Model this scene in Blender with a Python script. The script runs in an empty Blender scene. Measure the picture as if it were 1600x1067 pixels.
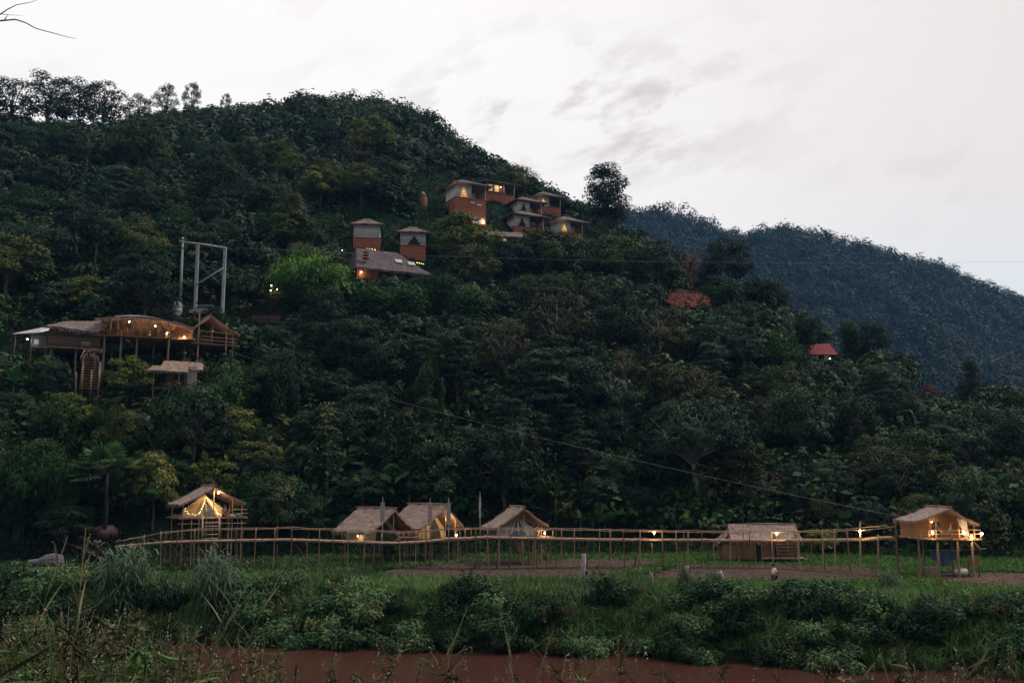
import bpy, math, random
import numpy as np
from mathutils import Vector, Matrix
R = math.radians
scn = bpy.context.scene
col = scn.collection

# ------------------------------------------------------------------ camera
CAM_Z = 9.5
PITCH = math.atan(217 / 1555.6)
F = 1555.6
cam_data = bpy.data.cameras.new("camera")
cam_data.sensor_width = 36.0
cam_data.lens = 35.0
cam_data.clip_start = 0.05
cam_data.clip_end = 5000.0
cam = bpy.data.objects.new("camera", cam_data)
cam.location = (0, 0, CAM_Z)
cam.rotation_euler = (R(90) + PITCH, 0, 0)
col.objects.link(cam)
scn.camera = cam

# ------------------------------------------------------------------ sky and light
SUN_EL, SUN_AZ = R(52), R(72)          # soft dusk glow from the right, ahead of the camera
world = bpy.data.worlds.new("World")
scn.world = world
world.use_nodes = True
wt = world.node_tree
wt.nodes.clear()


def wn(kind, **kw):
    n = wt.nodes.new(kind)
    for k, v in kw.items():
        setattr(n, k, v)
    return n


def wl(a, b):
    wt.links.new(a, b)


def wmath(op, a, b=None, c=None):
    n = wn("ShaderNodeMath", operation=op)
    for i, v in enumerate((a, b, c)):
        if v is None:
            continue
        if isinstance(v, (int, float)):
            n.inputs[i].default_value = v
        else:
            wl(v, n.inputs[i])
    return n.outputs[0]


def wmix(f, a, b):
    n = wn("ShaderNodeMix", data_type="RGBA")
    for idx, v in ((0, f), (6, a), (7, b)):
        if isinstance(v, (int, float)):
            n.inputs[idx].default_value = v
        elif isinstance(v, tuple):
            n.inputs[idx].default_value = (*v, 1)
        else:
            wl(v, n.inputs[idx])
    return n.outputs[2]


def wrange(v, a, b, c=0.0, d=1.0):
    n = wn("ShaderNodeMapRange", interpolation_type="SMOOTHSTEP")
    wl(v, n.inputs[0])
    for i, q in enumerate((a, b, c, d)):
        n.inputs[i + 1].default_value = q
    return n.outputs[0]


tc = wn("ShaderNodeTexCoord")
sep = wn("ShaderNodeSeparateXYZ")
wl(tc.outputs["Generated"], sep.inputs[0])
dx, dy, dz = sep.outputs
sky = wn("ShaderNodeTexSky", sky_type="NISHITA")
sky.sun_disc = False
sky.sun_elevation = SUN_EL
sky.sun_rotation = SUN_AZ
sky.air_density = 1.2
sky.dust_density = 4.0
ady = wmath("MAXIMUM", wmath("ABSOLUTE", dy), 0.05)
ca = wmath("DIVIDE", dx, ady)
cb = wmath("DIVIDE", dz, ady)
comb = wn("ShaderNodeCombineXYZ")
wl(ca, comb.inputs[0])
wl(cb, comb.inputs[1])
mp_ = wn("ShaderNodeMapping")
mp_.inputs["Scale"].default_value = (6.0, 13.0, 1)
mr_ = wn("ShaderNodeMapping")
mr_.inputs["Rotation"].default_value = (0, 0, R(-22))
wl(comb.outputs[0], mr_.inputs[0])
wl(mr_.outputs[0], mp_.inputs[0])
nz = wn("ShaderNodeTexNoise")
nz.inputs["Scale"].default_value = 1.5
nz.inputs["Detail"].default_value = 6
nz.inputs["Roughness"].default_value = 0.60
wl(mp_.outputs[0], nz.inputs["Vector"])
n2 = wn("ShaderNodeTexNoise")
n2.inputs["Scale"].default_value = 5.0
n2.inputs["Detail"].default_value = 3
wl(comb.outputs[0], n2.inputs["Vector"])
# a bank of thin grey cloud above the far hills, wisps elsewhere
ga = wmath("DIVIDE", wmath("SUBTRACT", ca, 0.07), 0.17)
gb = wmath("DIVIDE", wmath("SUBTRACT", cb, 0.378), 0.075)
g = wmath("EXPONENT", wmath("MULTIPLY", wmath("ADD", wmath("MULTIPLY", ga, ga), wmath("MULTIPLY", gb, gb)), -1.0))
streak = wrange(nz.outputs["Fac"], 0.46, 0.64)
broad = wrange(n2.outputs["Fac"], 0.45, 0.75)
cl = wmath("MULTIPLY", streak, wmath("ADD", wmath("MULTIPLY", g, 0.75), wmath("MULTIPLY", broad, 0.22)))
cl = wmath("ADD", cl, wmath("MULTIPLY", broad, wmath("MULTIPLY", g, 0.16)))
base = wmix(wrange(ca, -0.15, 0.62), (0.96, 0.93, 0.915), (0.81, 0.75, 0.735))
lowc = wmath("MULTIPLY", wrange(cb, 0.33, 0.14), wrange(ca, 0.10, 0.55))
base = wmix(lowc, base, (0.78, 0.83, 0.86))
cloudy = wmix(cl, base, (0.50, 0.445, 0.46))
rear = wmix(wrange(dz, 0.0, 0.9), (0.19, 0.195, 0.205), (0.48, 0.485, 0.50))
front = wrange(dy, -0.55, 0.25)
allsky = wmix(front, rear, cloudy)
bg1 = wn("ShaderNodeBackground")
wl(allsky, bg1.inputs[0])
bg1.inputs[1].default_value = 1.17
bg2 = wn("ShaderNodeBackground")
wl(sky.outputs[0], bg2.inputs[0])
bg2.inputs[1].default_value = 0.05
mixs = wn("ShaderNodeMixShader")
mixs.inputs[0].default_value = 0.06
wl(bg1.outputs[0], mixs.inputs[1])
wl(bg2.outputs[0], mixs.inputs[2])
wo = wn("ShaderNodeOutputWorld")
wl(mixs.outputs[0], wo.inputs[0])

sd = bpy.data.lights.new("sun", "SUN")
sd.energy = 2.1
sd.angle = R(14)
sd.color = (1.0, 0.90, 0.80)
sun = bpy.data.objects.new("sun", sd)
v = Vector((math.sin(SUN_AZ) * math.cos(SUN_EL), math.cos(SUN_AZ) * math.cos(SUN_EL), math.sin(SUN_EL)))
sun.rotation_euler = v.to_track_quat("Z", "Y").to_euler()
col.objects.link(sun)

scn.view_settings.view_transform = "Standard"
scn.view_settings.look = "None"
scn.view_settings.exposure = 0.0
scn.view_settings.gamma = 1.0
scn.cycles.use_denoising = True
scn.cycles.max_bounces = 6
scn.cycles.diffuse_bounces = 1
scn.cycles.glossy_bounces = 2
scn.cycles.transmission_bounces = 3
scn.cycles.transparent_max_bounces = 6
scn.cycles.volume_bounces = 0
scn.cycles.sample_clamp_indirect = 4.0

# ------------------------------------------------------------------ pixels of the photograph <-> the world
CP, SP = math.cos(PITCH), math.sin(PITCH)


def ray(px, py):
    cx, cy = (px - 800) / F, (533.5 - py) / F
    return Vector((cx, CP - cy * SP, SP + cy * CP))


def at(px, py, Y):
    d = ray(px, py)
    s = Y / d.y
    return Vector((d.x * s, Y, CAM_Z + d.z * s))


def proj(p):
    x, y, z = p[0], p[1], p[2] - CAM_Z
    w = y * CP + z * SP
    return 800 + F * x / w, 533.5 - F * (-y * SP + z * CP) / w


# ------------------------------------------------------------------ the lie of the land
def curve(pts):
    a = np.array(pts, float)
    return a[:, 0], a[:, 1]


SKY = [(-300, 215), (0, 185), (120, 200), (200, 196), (300, 178), (400, 170), (470, 152), (530, 148), (600, 152), (650, 168),
       (730, 222), (800, 268), (880, 314), (930, 336), (1000, 375), (1060, 405), (1130, 440), (1200, 465), (1250, 498),
       (1330, 530), (1400, 560), (1480, 592), (1560, 606), (1640, 632), (1900, 720)]
YR = [(-300, 225), (0, 235), (200, 255), (400, 295), (560, 330), (700, 312), (850, 268), (950, 236), (1100, 205), (1300, 168), (1500, 142), (1640, 132), (1900, 120)]
FAR = [(700, 330), (900, 330), (1000, 328), (1060, 330), (1110, 350), (1150, 366), (1200, 360), (1245, 357), (1290, 371), (1340, 377),
       (1400, 400), (1480, 420), (1540, 447), (1600, 468), (1750, 530), (2000, 600)]


def u_of(px, py):
    d = ray(px, py)
    return d.x / d.y, d.z / d.y


su = np.array([u_of(*p) for p in SKY])
yu = np.array([((p - 800) / F, q) for p, q in YR])
fu = np.array([u_of(*p) for p in FAR])
bank_u, bank_y = curve([((p - 800) / F, q) for p, q in [(-300, 63), (300, 60.5), (800, 58), (1250, 53.5), (1600, 50), (2000, 46)]])
base_u, base_y = curve([((p - 800) / F, q) for p, q in [(-300, 84), (150, 86), (300, 90), (500, 95), (1000, 97), (1250, 97), (1400, 92), (1700, 90)]])


def sstep(t):
    t = np.clip(t, 0, 1)
    return t * t * (3 - 2 * t)


def bumps(x, y):
    return (np.sin(x * 0.21 + 1.3) * np.cos(y * 0.17 + .4) * 1.1 + np.sin(x * 0.083 - y * 0.06 + 2) * 1.8
            + np.sin(x * 0.47 + y * 0.39) * 0.45 + np.sin(x * .9 - y * .7 + 1) * .18)


FIELD = 2.5


def H(x, y):
    x = np.asarray(x, float)
    y = np.asarray(y, float)
    u = x / np.maximum(y, 20.0)
    # near bank, river bed, far bank, field
    near = 7.9 - 0.11 * np.clip(y, -60, 6) - sstep((y - 5.5) / 14.0) * 9.0 + .12 * np.sin(x * 1.3) * np.cos(y * .9)
    yb = np.interp(u, bank_u, bank_y) + .5 * np.sin(x * .35) + .3 * np.sin(x * .9 + 1)
    bank = -1.2 + (FIELD + 1.2) * sstep((y - yb + 1.4) / 5.0)
    z = np.where(y < 30, np.maximum(near, -1.2), bank)
    # main hill
    y0 = np.interp(u, base_u, base_y)
    yr = np.interp(u, yu[:, 0], yu[:, 1])
    te = np.interp(u, su[:, 0], su[:, 1])
    zr = CAM_Z + te * yr - 3.0
    t = (y - y0) / (yr - y0)
    s = t * (1 + 0.17 * (1 - t))
    hill = FIELD + (zr - FIELD) * s + bumps(x, y) * np.clip(np.sin(np.clip(t, 0, 1) * math.pi), 0, 1) * .9
    back = zr - (y - yr) * 0.55 - 0.0
    hill = np.where(t > 1, np.maximum(back, 4.0), hill)
    return np.where(t > 0, np.maximum(hill, np.where(t > 1, 4.0, FIELD)), z)


FY0, FYR = 430.0, 900.0


def HF(x, y):
    u = np.asarray(x, float) / np.maximum(y, 1)
    te = np.interp(u, fu[:, 0], fu[:, 1])
    zr = CAM_Z + te * FYR - 6
    t = (y - FY0) / (FYR - FY0)
    s = t * (1 + .12 * (1 - t))
    rav = np.abs(np.sin(x * .021 + y * .004 + .8)) * 16 + np.abs(np.sin(x * .05 - y * .011)) * 7
    z = 4 + (zr - 4) * s - rav * np.clip(np.sin(np.clip(t, 0, 1) * math.pi), 0, 1)
    return np.where(t > 1, zr - (y - FYR) * .3, np.maximum(z, 4))


def h(x, y):
    return float(H(x, y))


def ground_at(px, py, y_min=62.0, y_max=360.0):
    d = ray(px, py)
    ys = np.arange(y_min, y_max, 0.25)
    s = ys / d.y
    g = H(d.x * s, ys) - (CAM_Z + d.z * s)
    k = int(np.argmax(g > 0))
    if g[k] <= 0:                      # the ray clears the ridge: take where it passes closest
        k = int(np.argmax(g / ys))
    Y = float(ys[k])
    return Vector((d.x * Y / d.y, Y, h(d.x * Y / d.y, Y)))


# ------------------------------------------------------------------ materials
MATS = {}


def material(name, color, rough=0.85, var=0.25, scale=3.0, stretch=(1, 1, 1), bump=0.0, bump_scale=None, spec=0.25,
             color2=None, translucent=0.0, coords="Object", detail=5):
    m = bpy.data.materials.new(name)
    m.use_nodes = True
    t = m.node_tree
    n = t.nodes
    b = n["Principled BSDF"]
    b.inputs["Roughness"].default_value = rough
    b.inputs["Specular IOR Level"].default_value = spec
    tx = n.new("ShaderNodeTexCoord")
    mp = n.new("ShaderNodeMapping")
    mp.inputs["Scale"].default_value = stretch
    t.links.new(tx.outputs[coords], mp.inputs[0])
    no = n.new("ShaderNodeTexNoise")
    no.inputs["Scale"].default_value = scale
    no.inputs["Detail"].default_value = detail
    no.inputs["Roughness"].default_value = 0.65
    t.links.new(mp.outputs[0], no.inputs["Vector"])
    cr = n.new("ShaderNodeValToRGB")
    c2 = color2 or tuple(min(1, c * (1 + var)) for c in color)
    c1 = tuple(c * (1 - var) for c in color)
    cr.color_ramp.elements[0].position = 0.32
    cr.color_ramp.elements[1].position = 0.68
    cr.color_ramp.elements[0].color = (*c1, 1)
    cr.color_ramp.elements[1].color = (*c2, 1)
    t.links.new(no.outputs["Fac"], cr.inputs[0])
    t.links.new(cr.outputs[0], b.inputs["Base Color"])
    if bump:
        bn = n.new("ShaderNodeBump")
        bn.inputs["Strength"].default_value = bump
        bn.inputs["Distance"].default_value = 0.05
        if bump_scale:
            no2 = n.new("ShaderNodeTexNoise")
            no2.inputs["Scale"].default_value = bump_scale
            no2.inputs["Detail"].default_value = 4
            t.links.new(mp.outputs[0], no2.inputs["Vector"])
            t.links.new(no2.outputs["Fac"], bn.inputs["Height"])
        else:
            t.links.new(no.outputs["Fac"], bn.inputs["Height"])
        t.links.new(bn.outputs[0], b.inputs["Normal"])
    if translucent:
        tr = n.new("ShaderNodeBsdfTranslucent")
        t.links.new(cr.outputs[0], tr.inputs[0])
        mx = n.new("ShaderNodeMixShader")
        mx.inputs[0].default_value = translucent
        t.links.new(b.outputs[0], mx.inputs[1])
        t.links.new(tr.outputs[0], mx.inputs[2])
        t.links.new(mx.outputs[0], n["Material Output"].inputs[0])
    MATS[name] = m
    return m


def leaf_material(name, dark, light, tip=None, rough=0.6, spec=0.10, trans=0.15):
    """leaf colour runs with a per-leaf tint and a per-plant random value"""
    m = bpy.data.materials.new(name)
    m.use_nodes = True
    t = m.node_tree
    n = t.nodes
    b = n["Principled BSDF"]
    b.inputs["Roughness"].default_value = rough
    b.inputs["Specular IOR Level"].default_value = spec
    a = n.new("ShaderNodeAttribute")
    a.attribute_name = "tint"
    oi = n.new("ShaderNodeObjectInfo")
    ad = n.new("ShaderNodeMath")
    ad.operation = "MULTIPLY_ADD"
    t.links.new(oi.outputs["Random"], ad.inputs[0])
    ad.inputs[1].default_value = 0.5
    ad.inputs[2].default_value = -0.25
    ad2 = n.new("ShaderNodeMath")
    ad2.operation = "ADD"
    t.links.new(ad.outputs[0], ad2.inputs[0])
    t.links.new(a.outputs["Fac"], ad2.inputs[1])
    cr = n.new("ShaderNodeValToRGB")
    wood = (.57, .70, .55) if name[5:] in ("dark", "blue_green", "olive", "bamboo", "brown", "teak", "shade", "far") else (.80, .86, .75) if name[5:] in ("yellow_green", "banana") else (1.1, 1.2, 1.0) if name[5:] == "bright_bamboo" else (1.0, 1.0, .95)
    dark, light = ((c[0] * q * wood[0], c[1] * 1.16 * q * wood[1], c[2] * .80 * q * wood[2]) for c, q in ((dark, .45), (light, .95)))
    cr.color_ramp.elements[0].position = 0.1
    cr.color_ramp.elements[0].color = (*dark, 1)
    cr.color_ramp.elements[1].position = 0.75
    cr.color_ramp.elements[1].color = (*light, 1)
    if tip:
        e = cr.color_ramp.elements.new(0.97)
        e.color = (*tip, 1)
    t.links.new(ad2.outputs[0], cr.inputs[0])
    t.links.new(cr.outputs[0], b.inputs["Base Color"])
    tr = n.new("ShaderNodeBsdfTranslucent")
    t.links.new(cr.outputs[0], tr.inputs[0])
    mx = n.new("ShaderNodeMixShader")
    mx.inputs[0].default_value = trans
    t.links.new(b.outputs[0], mx.inputs[1])
    t.links.new(tr.outputs[0], mx.inputs[2])
    t.links.new(mx.outputs[0], n["Material Output"].inputs[0])
    MATS[name] = m
    return m


L_DARK = leaf_material("leaf_dark", (0.018, 0.036, 0.028), (0.034, 0.064, 0.046), (0.07, 0.10, 0.06))
L_BLUE = leaf_material("leaf_blue_green", (0.020, 0.046, 0.040), (0.040, 0.080, 0.066), (0.08, 0.12, 0.09))
L_OLIVE = leaf_material("leaf_olive", (0.030, 0.038, 0.018), (0.115, 0.125, 0.046), (0.14, 0.12, 0.05))
L_YELLOW = leaf_material("leaf_yellow_green", (0.05, 0.070, 0.025), (0.165, 0.175, 0.048), (0.25, 0.21, 0.06))
L_BAMBOO = leaf_material("leaf_bamboo", (0.020, 0.050, 0.026), (0.055, 0.115, 0.050), (0.09, 0.15, 0.05))
L_BRIGHT = leaf_material("leaf_bright", (0.040, 0.090, 0.026), (0.105, 0.200, 0.055), (0.13, 0.20, 0.06))
L_BROWN = leaf_material("leaf_brown", (0.030, 0.030, 0.022), (0.085, 0.068, 0.048), (0.14, 0.10, 0.06))
L_TEAK = leaf_material("leaf_teak", (0.020, 0.044, 0.034), (0.055, 0.098, 0.066), (0.16, 0.14, 0.06))
L_BANANA = leaf_material("leaf_banana", (0.022, 0.055, 0.032), (0.055, 0.130, 0.062), (0.11, 0.18, 0.06), rough=.4, spec=.3, trans=.25)
L_GRASS = leaf_material("leaf_grass", (0.025, 0.060, 0.030), (0.125, 0.215, 0.090), (0.22, 0.26, 0.12))
L_WEED = leaf_material("leaf_weed", (0.042, 0.042, 0.030), (0.110, 0.105, 0.062), (0.34, 0.27, 0.18))
L_FAR = leaf_material("leaf_far", (0.014, 0.030, 0.038), (0.034, 0.058, 0.066), (0.055, 0.08, 0.085))  # blue of the distance haze is partly put into this leaf colour
L_TASSEL = leaf_material("leaf_tassel", (0.05, 0.055, 0.035), (0.14, 0.135, 0.085), (0.26, 0.21, 0.14))
L_BRIGHTB = leaf_material("leaf_bright_bamboo", (0.06, 0.14, 0.042), (0.19, 0.32, 0.085), (0.24, 0.36, 0.10))
L_SHADE = leaf_material("leaf_shade", (0.010, 0.020, 0.016), (0.026, 0.044, 0.034))  # undergrowth green darkened so the gaps between crowns read as shade
L_RED = leaf_material("leaf_dry_red", (0.06, 0.03, 0.025), (0.12, 0.06, 0.05), (0.16, 0.09, 0.06))
L_VINE = leaf_material("leaf_vine", (0.022, 0.050, 0.034), (0.105, 0.185, 0.105), (0.21, 0.22, 0.09))
L_REED = leaf_material("leaf_reed", (0.020, 0.070, 0.022), (0.060, 0.160, 0.045), (0.10, 0.20, 0.06), rough=.5, spec=.25)
L_CANE = leaf_material("leaf_cane", (0.018, 0.048, 0.030), (0.065, 0.135, 0.090), (0.12, 0.17, 0.12), rough=.5, spec=.25)

BARK = material("bark", (0.10, 0.085, 0.07), var=.4, scale=4, stretch=(1, 1, .2), bump=.4)
BARK_PALE = material("bark_pale", (0.22, 0.20, 0.18), var=.35, scale=4, stretch=(1, 1, .3), bump=.3)
CULM = material("bamboo_culm_green", (0.10, 0.12, 0.05), var=.3, scale=3)
SOIL = material("hill_soil", (0.022, 0.022, 0.015), var=.45, scale=.35, bump=.6, bump_scale=2.2, color2=(0.018, 0.028, 0.015), coords="Object", spec=.02)
PLOUGH = material("ploughed_soil", (0.090, 0.060, 0.044), var=.45, scale=1.6, stretch=(.7, 1.6, 1), bump=.9, bump_scale=3.5, coords="Object")
RED_SOIL = material("red_soil", (0.17, 0.045, 0.03), var=.4, scale=.8, bump=.5, coords="Object")
THATCH = material("thatch", (0.28, 0.205, 0.17), var=.55, scale=1.6, stretch=(5, 1, 1), bump=.6, bump_scale=9)
THATCH_OLD = material("thatch_weathered", (0.19, 0.15, 0.14), var=.5, scale=1.6, stretch=(4, 1, 1), bump=.6, bump_scale=9)
THATCH_GREY = material("thatch_grey", (0.13, 0.105, 0.108), var=.5, scale=1.4, stretch=(4, 1, 1), bump=.6, bump_scale=9)
STRAW = material("straw", (0.36, 0.27, 0.22), var=.5, scale=6)
BAMBOO = material("bamboo_pole", (0.33, 0.21, 0.14), var=.4, scale=2.5, stretch=(1, 1, 1), rough=.55, spec=.35)
BAMBOO_PALE = material("bamboo_pale", (0.46, 0.34, 0.25), var=.35, scale=2.5, rough=.6)
BAMBOO_DARK = material("bamboo_dark", (0.13, 0.085, 0.06), var=.45, scale=2.5, rough=.7)
PLANK = material("deck_plank", (0.34, 0.22, 0.15), var=.45, scale=2, stretch=(6, 1, 1), rough=.8, bump=.3)
CANVAS = material("canvas", (0.68, 0.60, 0.49), var=.10, scale=1.2, rough=.9, translucent=.4)
CANVAS_W = material("canvas_white", (0.88, 0.84, 0.82), var=.08, scale=.8, rough=.9)
CANVAS_G = material("canvas_grey_mesh", (0.20, 0.22, 0.26), var=.15, scale=2, rough=.9)
DARK_CLOTH = material("dark_cloth", (0.035, 0.04, 0.055), var=.3, scale=3)
CONCRETE = material("concrete", (0.36, 0.36, 0.37), var=.25, scale=1.5, stretch=(1, 1, .4), bump=.2)
WHITE_PAINT = material("white_paint", (0.78, 0.74, 0.74), var=.12, scale=3)
METAL_ROOF = material("metal_roof", (0.42, 0.42, 0.44), var=.25, scale=1.2, rough=.5, spec=.5)
STEEL = material("dark_steel", (0.05, 0.055, 0.06), var=.3, scale=2, rough=.4, spec=.5)
LOG = material("log_wood", (0.20, 0.16, 0.135), var=.4, scale=3, stretch=(1, 1, .25), bump=.4)
TARP = material("blue_tarp", (0.04, 0.08, 0.16), var=.35, scale=2, rough=.5)
PLASTIC_PALE = material("pale_plastic", (0.40, 0.42, 0.46), var=.2, scale=2, rough=.5)


def brick_material(name, c1, c2, mortar, scale, squash=(1, 1)):
    m = material(name, c1, var=.25, scale=2.5, bump=.15)
    t = m.node_tree
    n = t.nodes
    tx = n.new("ShaderNodeTexCoord")
    bk = n.new("ShaderNodeTexBrick")
    bk.inputs["Color1"].default_value = (*c1, 1)
    bk.inputs["Color2"].default_value = (*c2, 1)
    bk.inputs["Mortar"].default_value = (*mortar, 1)
    bk.inputs["Scale"].default_value = scale
    bk.inputs["Mortar Size"].default_value = 0.03
    bk.inputs["Brick Width"].default_value = squash[0]
    bk.inputs["Row Height"].default_value = squash[1]
    cx = n.new("ShaderNodeSeparateXYZ")
    cm = n.new("ShaderNodeCombineXYZ")
    ad = n.new("ShaderNodeMath")
    t.links.new(tx.outputs["Object"], cx.inputs[0])
    t.links.new(cx.outputs[0], ad.inputs[0])
    t.links.new(cx.outputs[1], ad.inputs[1])
    t.links.new(ad.outputs[0], cm.inputs[0])
    t.links.new(cx.outputs[2], cm.inputs[1])
    t.links.new(cm.outputs[0], bk.inputs["Vector"])
    no = [q for q in n if q.type == "TEX_NOISE"][0]
    mx = n.new("ShaderNodeMix")
    mx.data_type = "RGBA"
    mx.blend_type = "MULTIPLY"
    mx.inputs[0].default_value = .7
    rp = n.new("ShaderNodeMapRange")
    rp.inputs[3].default_value = .55
    rp.inputs[4].default_value = 1.35
    t.links.new(no.outputs["Fac"], rp.inputs[0])
    t.links.new(bk.outputs["Color"], mx.inputs[6])
    t.links.new(rp.outputs[0], mx.inputs[7])
    t.links.new(mx.outputs[2], n["Principled BSDF"].inputs["Base Color"])
    return m


BRICK = brick_material("red_plank_wall", (0.38, 0.13, 0.075), (0.45, 0.165, 0.095), (0.16, 0.055, 0.04), 1.0, (3.0, .30))
WEAVE = brick_material("woven_bamboo", (0.36, 0.21, 0.12), (0.29, 0.16, 0.09), (0.16, 0.085, 0.05), 1.0, (.5, .16))
WEAVE_DARK = brick_material("woven_bamboo_dark", (0.19, 0.125, 0.09), (0.15, 0.10, 0.07), (0.06, 0.04, 0.03), 1.0, (.45, .20))


def emitter(name, color, strength):
    m = bpy.data.materials.new(name)
    m.use_nodes = True
    n = m.node_tree.nodes
    b = n["Principled BSDF"]
    b.inputs["Base Color"].default_value = (.8, .7, .5, 1)
    b.inputs["Emission Color"].default_value = (*color, 1)
    b.inputs["Emission Strength"].default_value = strength
    return m


BULB = emitter("lit_bulb", (1.0, 0.80, 0.45), 14.0)
BULB_COOL = emitter("lit_bulb_cool", (0.75, 0.95, 1.0), 10.0)
FAIRY = emitter("lit_fairy_bulb", (1.0, 0.72, 0.25), 4.0)
SCREEN = emitter("lit_screen", (1.0, 0.9, 0.75), 2.0)


# ------------------------------------------------------------------ object helpers
def tag(o, label=None, cat=None, group=None, kind=None):
    if label:
        o["label"] = label
    if cat:
        o["category"] = cat
    if group:
        o["group"] = group
    if kind:
        o["kind"] = kind
    return o


def empty(name, loc=(0, 0, 0), rz=0.0, label=None, cat=None, group=None):
    o = bpy.data.objects.new(name, None)
    o.location = loc
    o.rotation_euler = (0, 0, rz)
    o.empty_display_size = .3
    col.objects.link(o)
    return tag(o, label, cat, group)


class MB:
    """collects verts and faces, builds one mesh object"""

    def __init__(s):
        s.v, s.f, s.sm = [], [], []

    def poly(s, pts, smooth=False):
        i = len(s.v)
        s.v += [tuple(p) for p in pts]
        s.f.append(tuple(range(i, i + len(pts))))
        s.sm.append(smooth)

    def box(s, c, size, rot=None):
        c = Vector(c)
        i = len(s.v)
        for sx in (-.5, .5):
            for sy in (-.5, .5):
                for sz in (-.5, .5):
                    p = Vector((sx * size[0], sy * size[1], sz * size[2]))
                    if rot is not None:
                        p = rot @ p
                    s.v.append(tuple(c + p))
        for q in ((0, 1, 3, 2), (4, 6, 7, 5), (0, 4, 5, 1), (2, 3, 7, 6), (0, 2, 6, 4), (1, 5, 7, 3)):
            s.f.append(tuple(i + k for k in q))
            s.sm.append(False)
        return s

    def tube(s, pts, radii, n=6, cap=True):
        pts = [Vector(p) for p in pts]
        if isinstance(radii, (int, float)):
            radii = [radii] * len(pts)
        i0 = len(s.v)
        for k, p in enumerate(pts):
            a = pts[max(k - 1, 0)]
            b = pts[min(k + 1, len(pts) - 1)]
            t = (b - a)
            t = t.normalized() if t.length > 1e-9 else Vector((0, 0, 1))
            up = Vector((0, 0, 1)) if abs(t.z) < .9 else Vector((1, 0, 0))
            e1 = t.cross(up).normalized()
            e2 = t.cross(e1)
            for j in range(n):
                an = 2 * math.pi * j / n
                s.v.append(tuple(p + (e1 * math.cos(an) + e2 * math.sin(an)) * radii[k]))
        for k in range(len(pts) - 1):
            for j in range(n):
                a = i0 + k * n + j
                b = i0 + k * n + (j + 1) % n
                s.f.append((a, b, b + n, a + n))
                s.sm.append(True)
        if cap:
            s.f.append(tuple(i0 + j for j in range(n))[::-1])
            s.f.append(tuple(i0 + (len(pts) - 1) * n + j for j in range(n)))
            s.sm += [False, False]
        return s

    def lathe(s, c, prof, n=12):
        """prof: list of (r, z)"""
        i0 = len(s.v)
        for r_, z in prof:
            for j in range(n):
                a = 2 * math.pi * j / n
                s.v.append((c[0] + r_ * math.cos(a), c[1] + r_ * math.sin(a), c[2] + z))
        for k in range(len(prof) - 1):
            for j in range(n):
                a = i0 + k * n + j
                b = i0 + k * n + (j + 1) % n
                s.f.append((a, b, b + n, a + n))
                s.sm.append(True)
        s.f.append(tuple(i0 + j for j in range(n))[::-1])
        s.f.append(tuple(i0 + (len(prof) - 1) * n + j for j in range(n)))
        s.sm += [False, False]
        return s

    def ball(s, c, r_, n=8, sz=1.0):
        prof = [(max(r_ * math.sin(math.pi * k / (n // 2 + 1)), 1e-3), -r_ * sz * math.cos(math.pi * k / (n // 2 + 1))) for k in range(n // 2 + 2)]
        return s.lathe(c, prof, n)

    def slab(s, quad, thick):
        """a plate with thickness straight down from four corners"""
        q = [Vector(p) for p in quad]
        b = [p - Vector((0, 0, thick)) for p in q]
        i = len(s.v)
        s.v += [tuple(p) for p in q + b]
        for f in ((0, 1, 2, 3), (7, 6, 5, 4), (0, 4, 5, 1), (1, 5, 6, 2), (2, 6, 7, 3), (3, 7, 4, 0)):
            s.f.append(tuple(i + k for k in f))
            s.sm.append(False)
        return s

    def build(s, name, mat, parent=None, label=None):
        me = bpy.data.meshes.new(name)
        me.from_pydata(s.v, [], s.f)
        if any(s.sm):
            me.polygons.foreach_set("use_smooth", s.sm)
        me.materials.append(mat)
        me.update()
        o = bpy.data.objects.new(name, me)
        col.objects.link(o)
        if parent is not None:
            o.parent = parent
        if label:
            o["label"] = label
        return o


def quads_mesh(name, Q, tint, mat):
    """Q (n,4,3) -> mesh with a per-face 'tint'"""
    n = len(Q)
    me = bpy.data.meshes.new(name)
    me.vertices.add(n * 4)
    me.vertices.foreach_set("co", np.ascontiguousarray(Q.reshape(-1), dtype=np.float32))
    me.loops.add(n * 4)
    me.loops.foreach_set("vertex_index", np.arange(n * 4, dtype=np.int32))
    me.polygons.add(n)
    me.polygons.foreach_set("loop_start", np.arange(0, n * 4, 4, dtype=np.int32))
    me.polygons.foreach_set("loop_total", np.full(n, 4, dtype=np.int32))
    a = me.attributes.new("tint", "FLOAT", "FACE")
    a.data.foreach_set("value", np.ascontiguousarray(tint, dtype=np.float32))
    me.materials.append(mat)
    me.update(calc_edges=True)
    return me


def mesh_obj(name, me, parent=None):
    o = bpy.data.objects.new(name, me)
    col.objects.link(o)
    if parent is not None:
        o.parent = parent
    return o


def unit(a):
    return a / np.maximum(np.linalg.norm(a, axis=1, keepdims=True), 1e-9)


def leaf_quads(C, N, L, W, rng, T=None, fold=.12):
    n = len(C)
    N = unit(N)
    if T is None:
        T = rng.normal(size=(n, 3))
    T = unit(T - N * np.sum(T * N, axis=1, keepdims=True))
    B = np.cross(N, T)
    L = np.broadcast_to(L, (n,))[:, None]
    W = np.broadcast_to(W, (n,))[:, None]
    Q = np.empty((n, 4, 3))
    Q[:, 0] = C - T * L * .5
    Q[:, 1] = C + B * W * .5 - T * L * .05 + N * W * fold
    Q[:, 2] = C + T * L * .5 - N * L * .10
    Q[:, 3] = C - B * W * .5 - T * L * .05 + N * W * fold
    return Q


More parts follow.
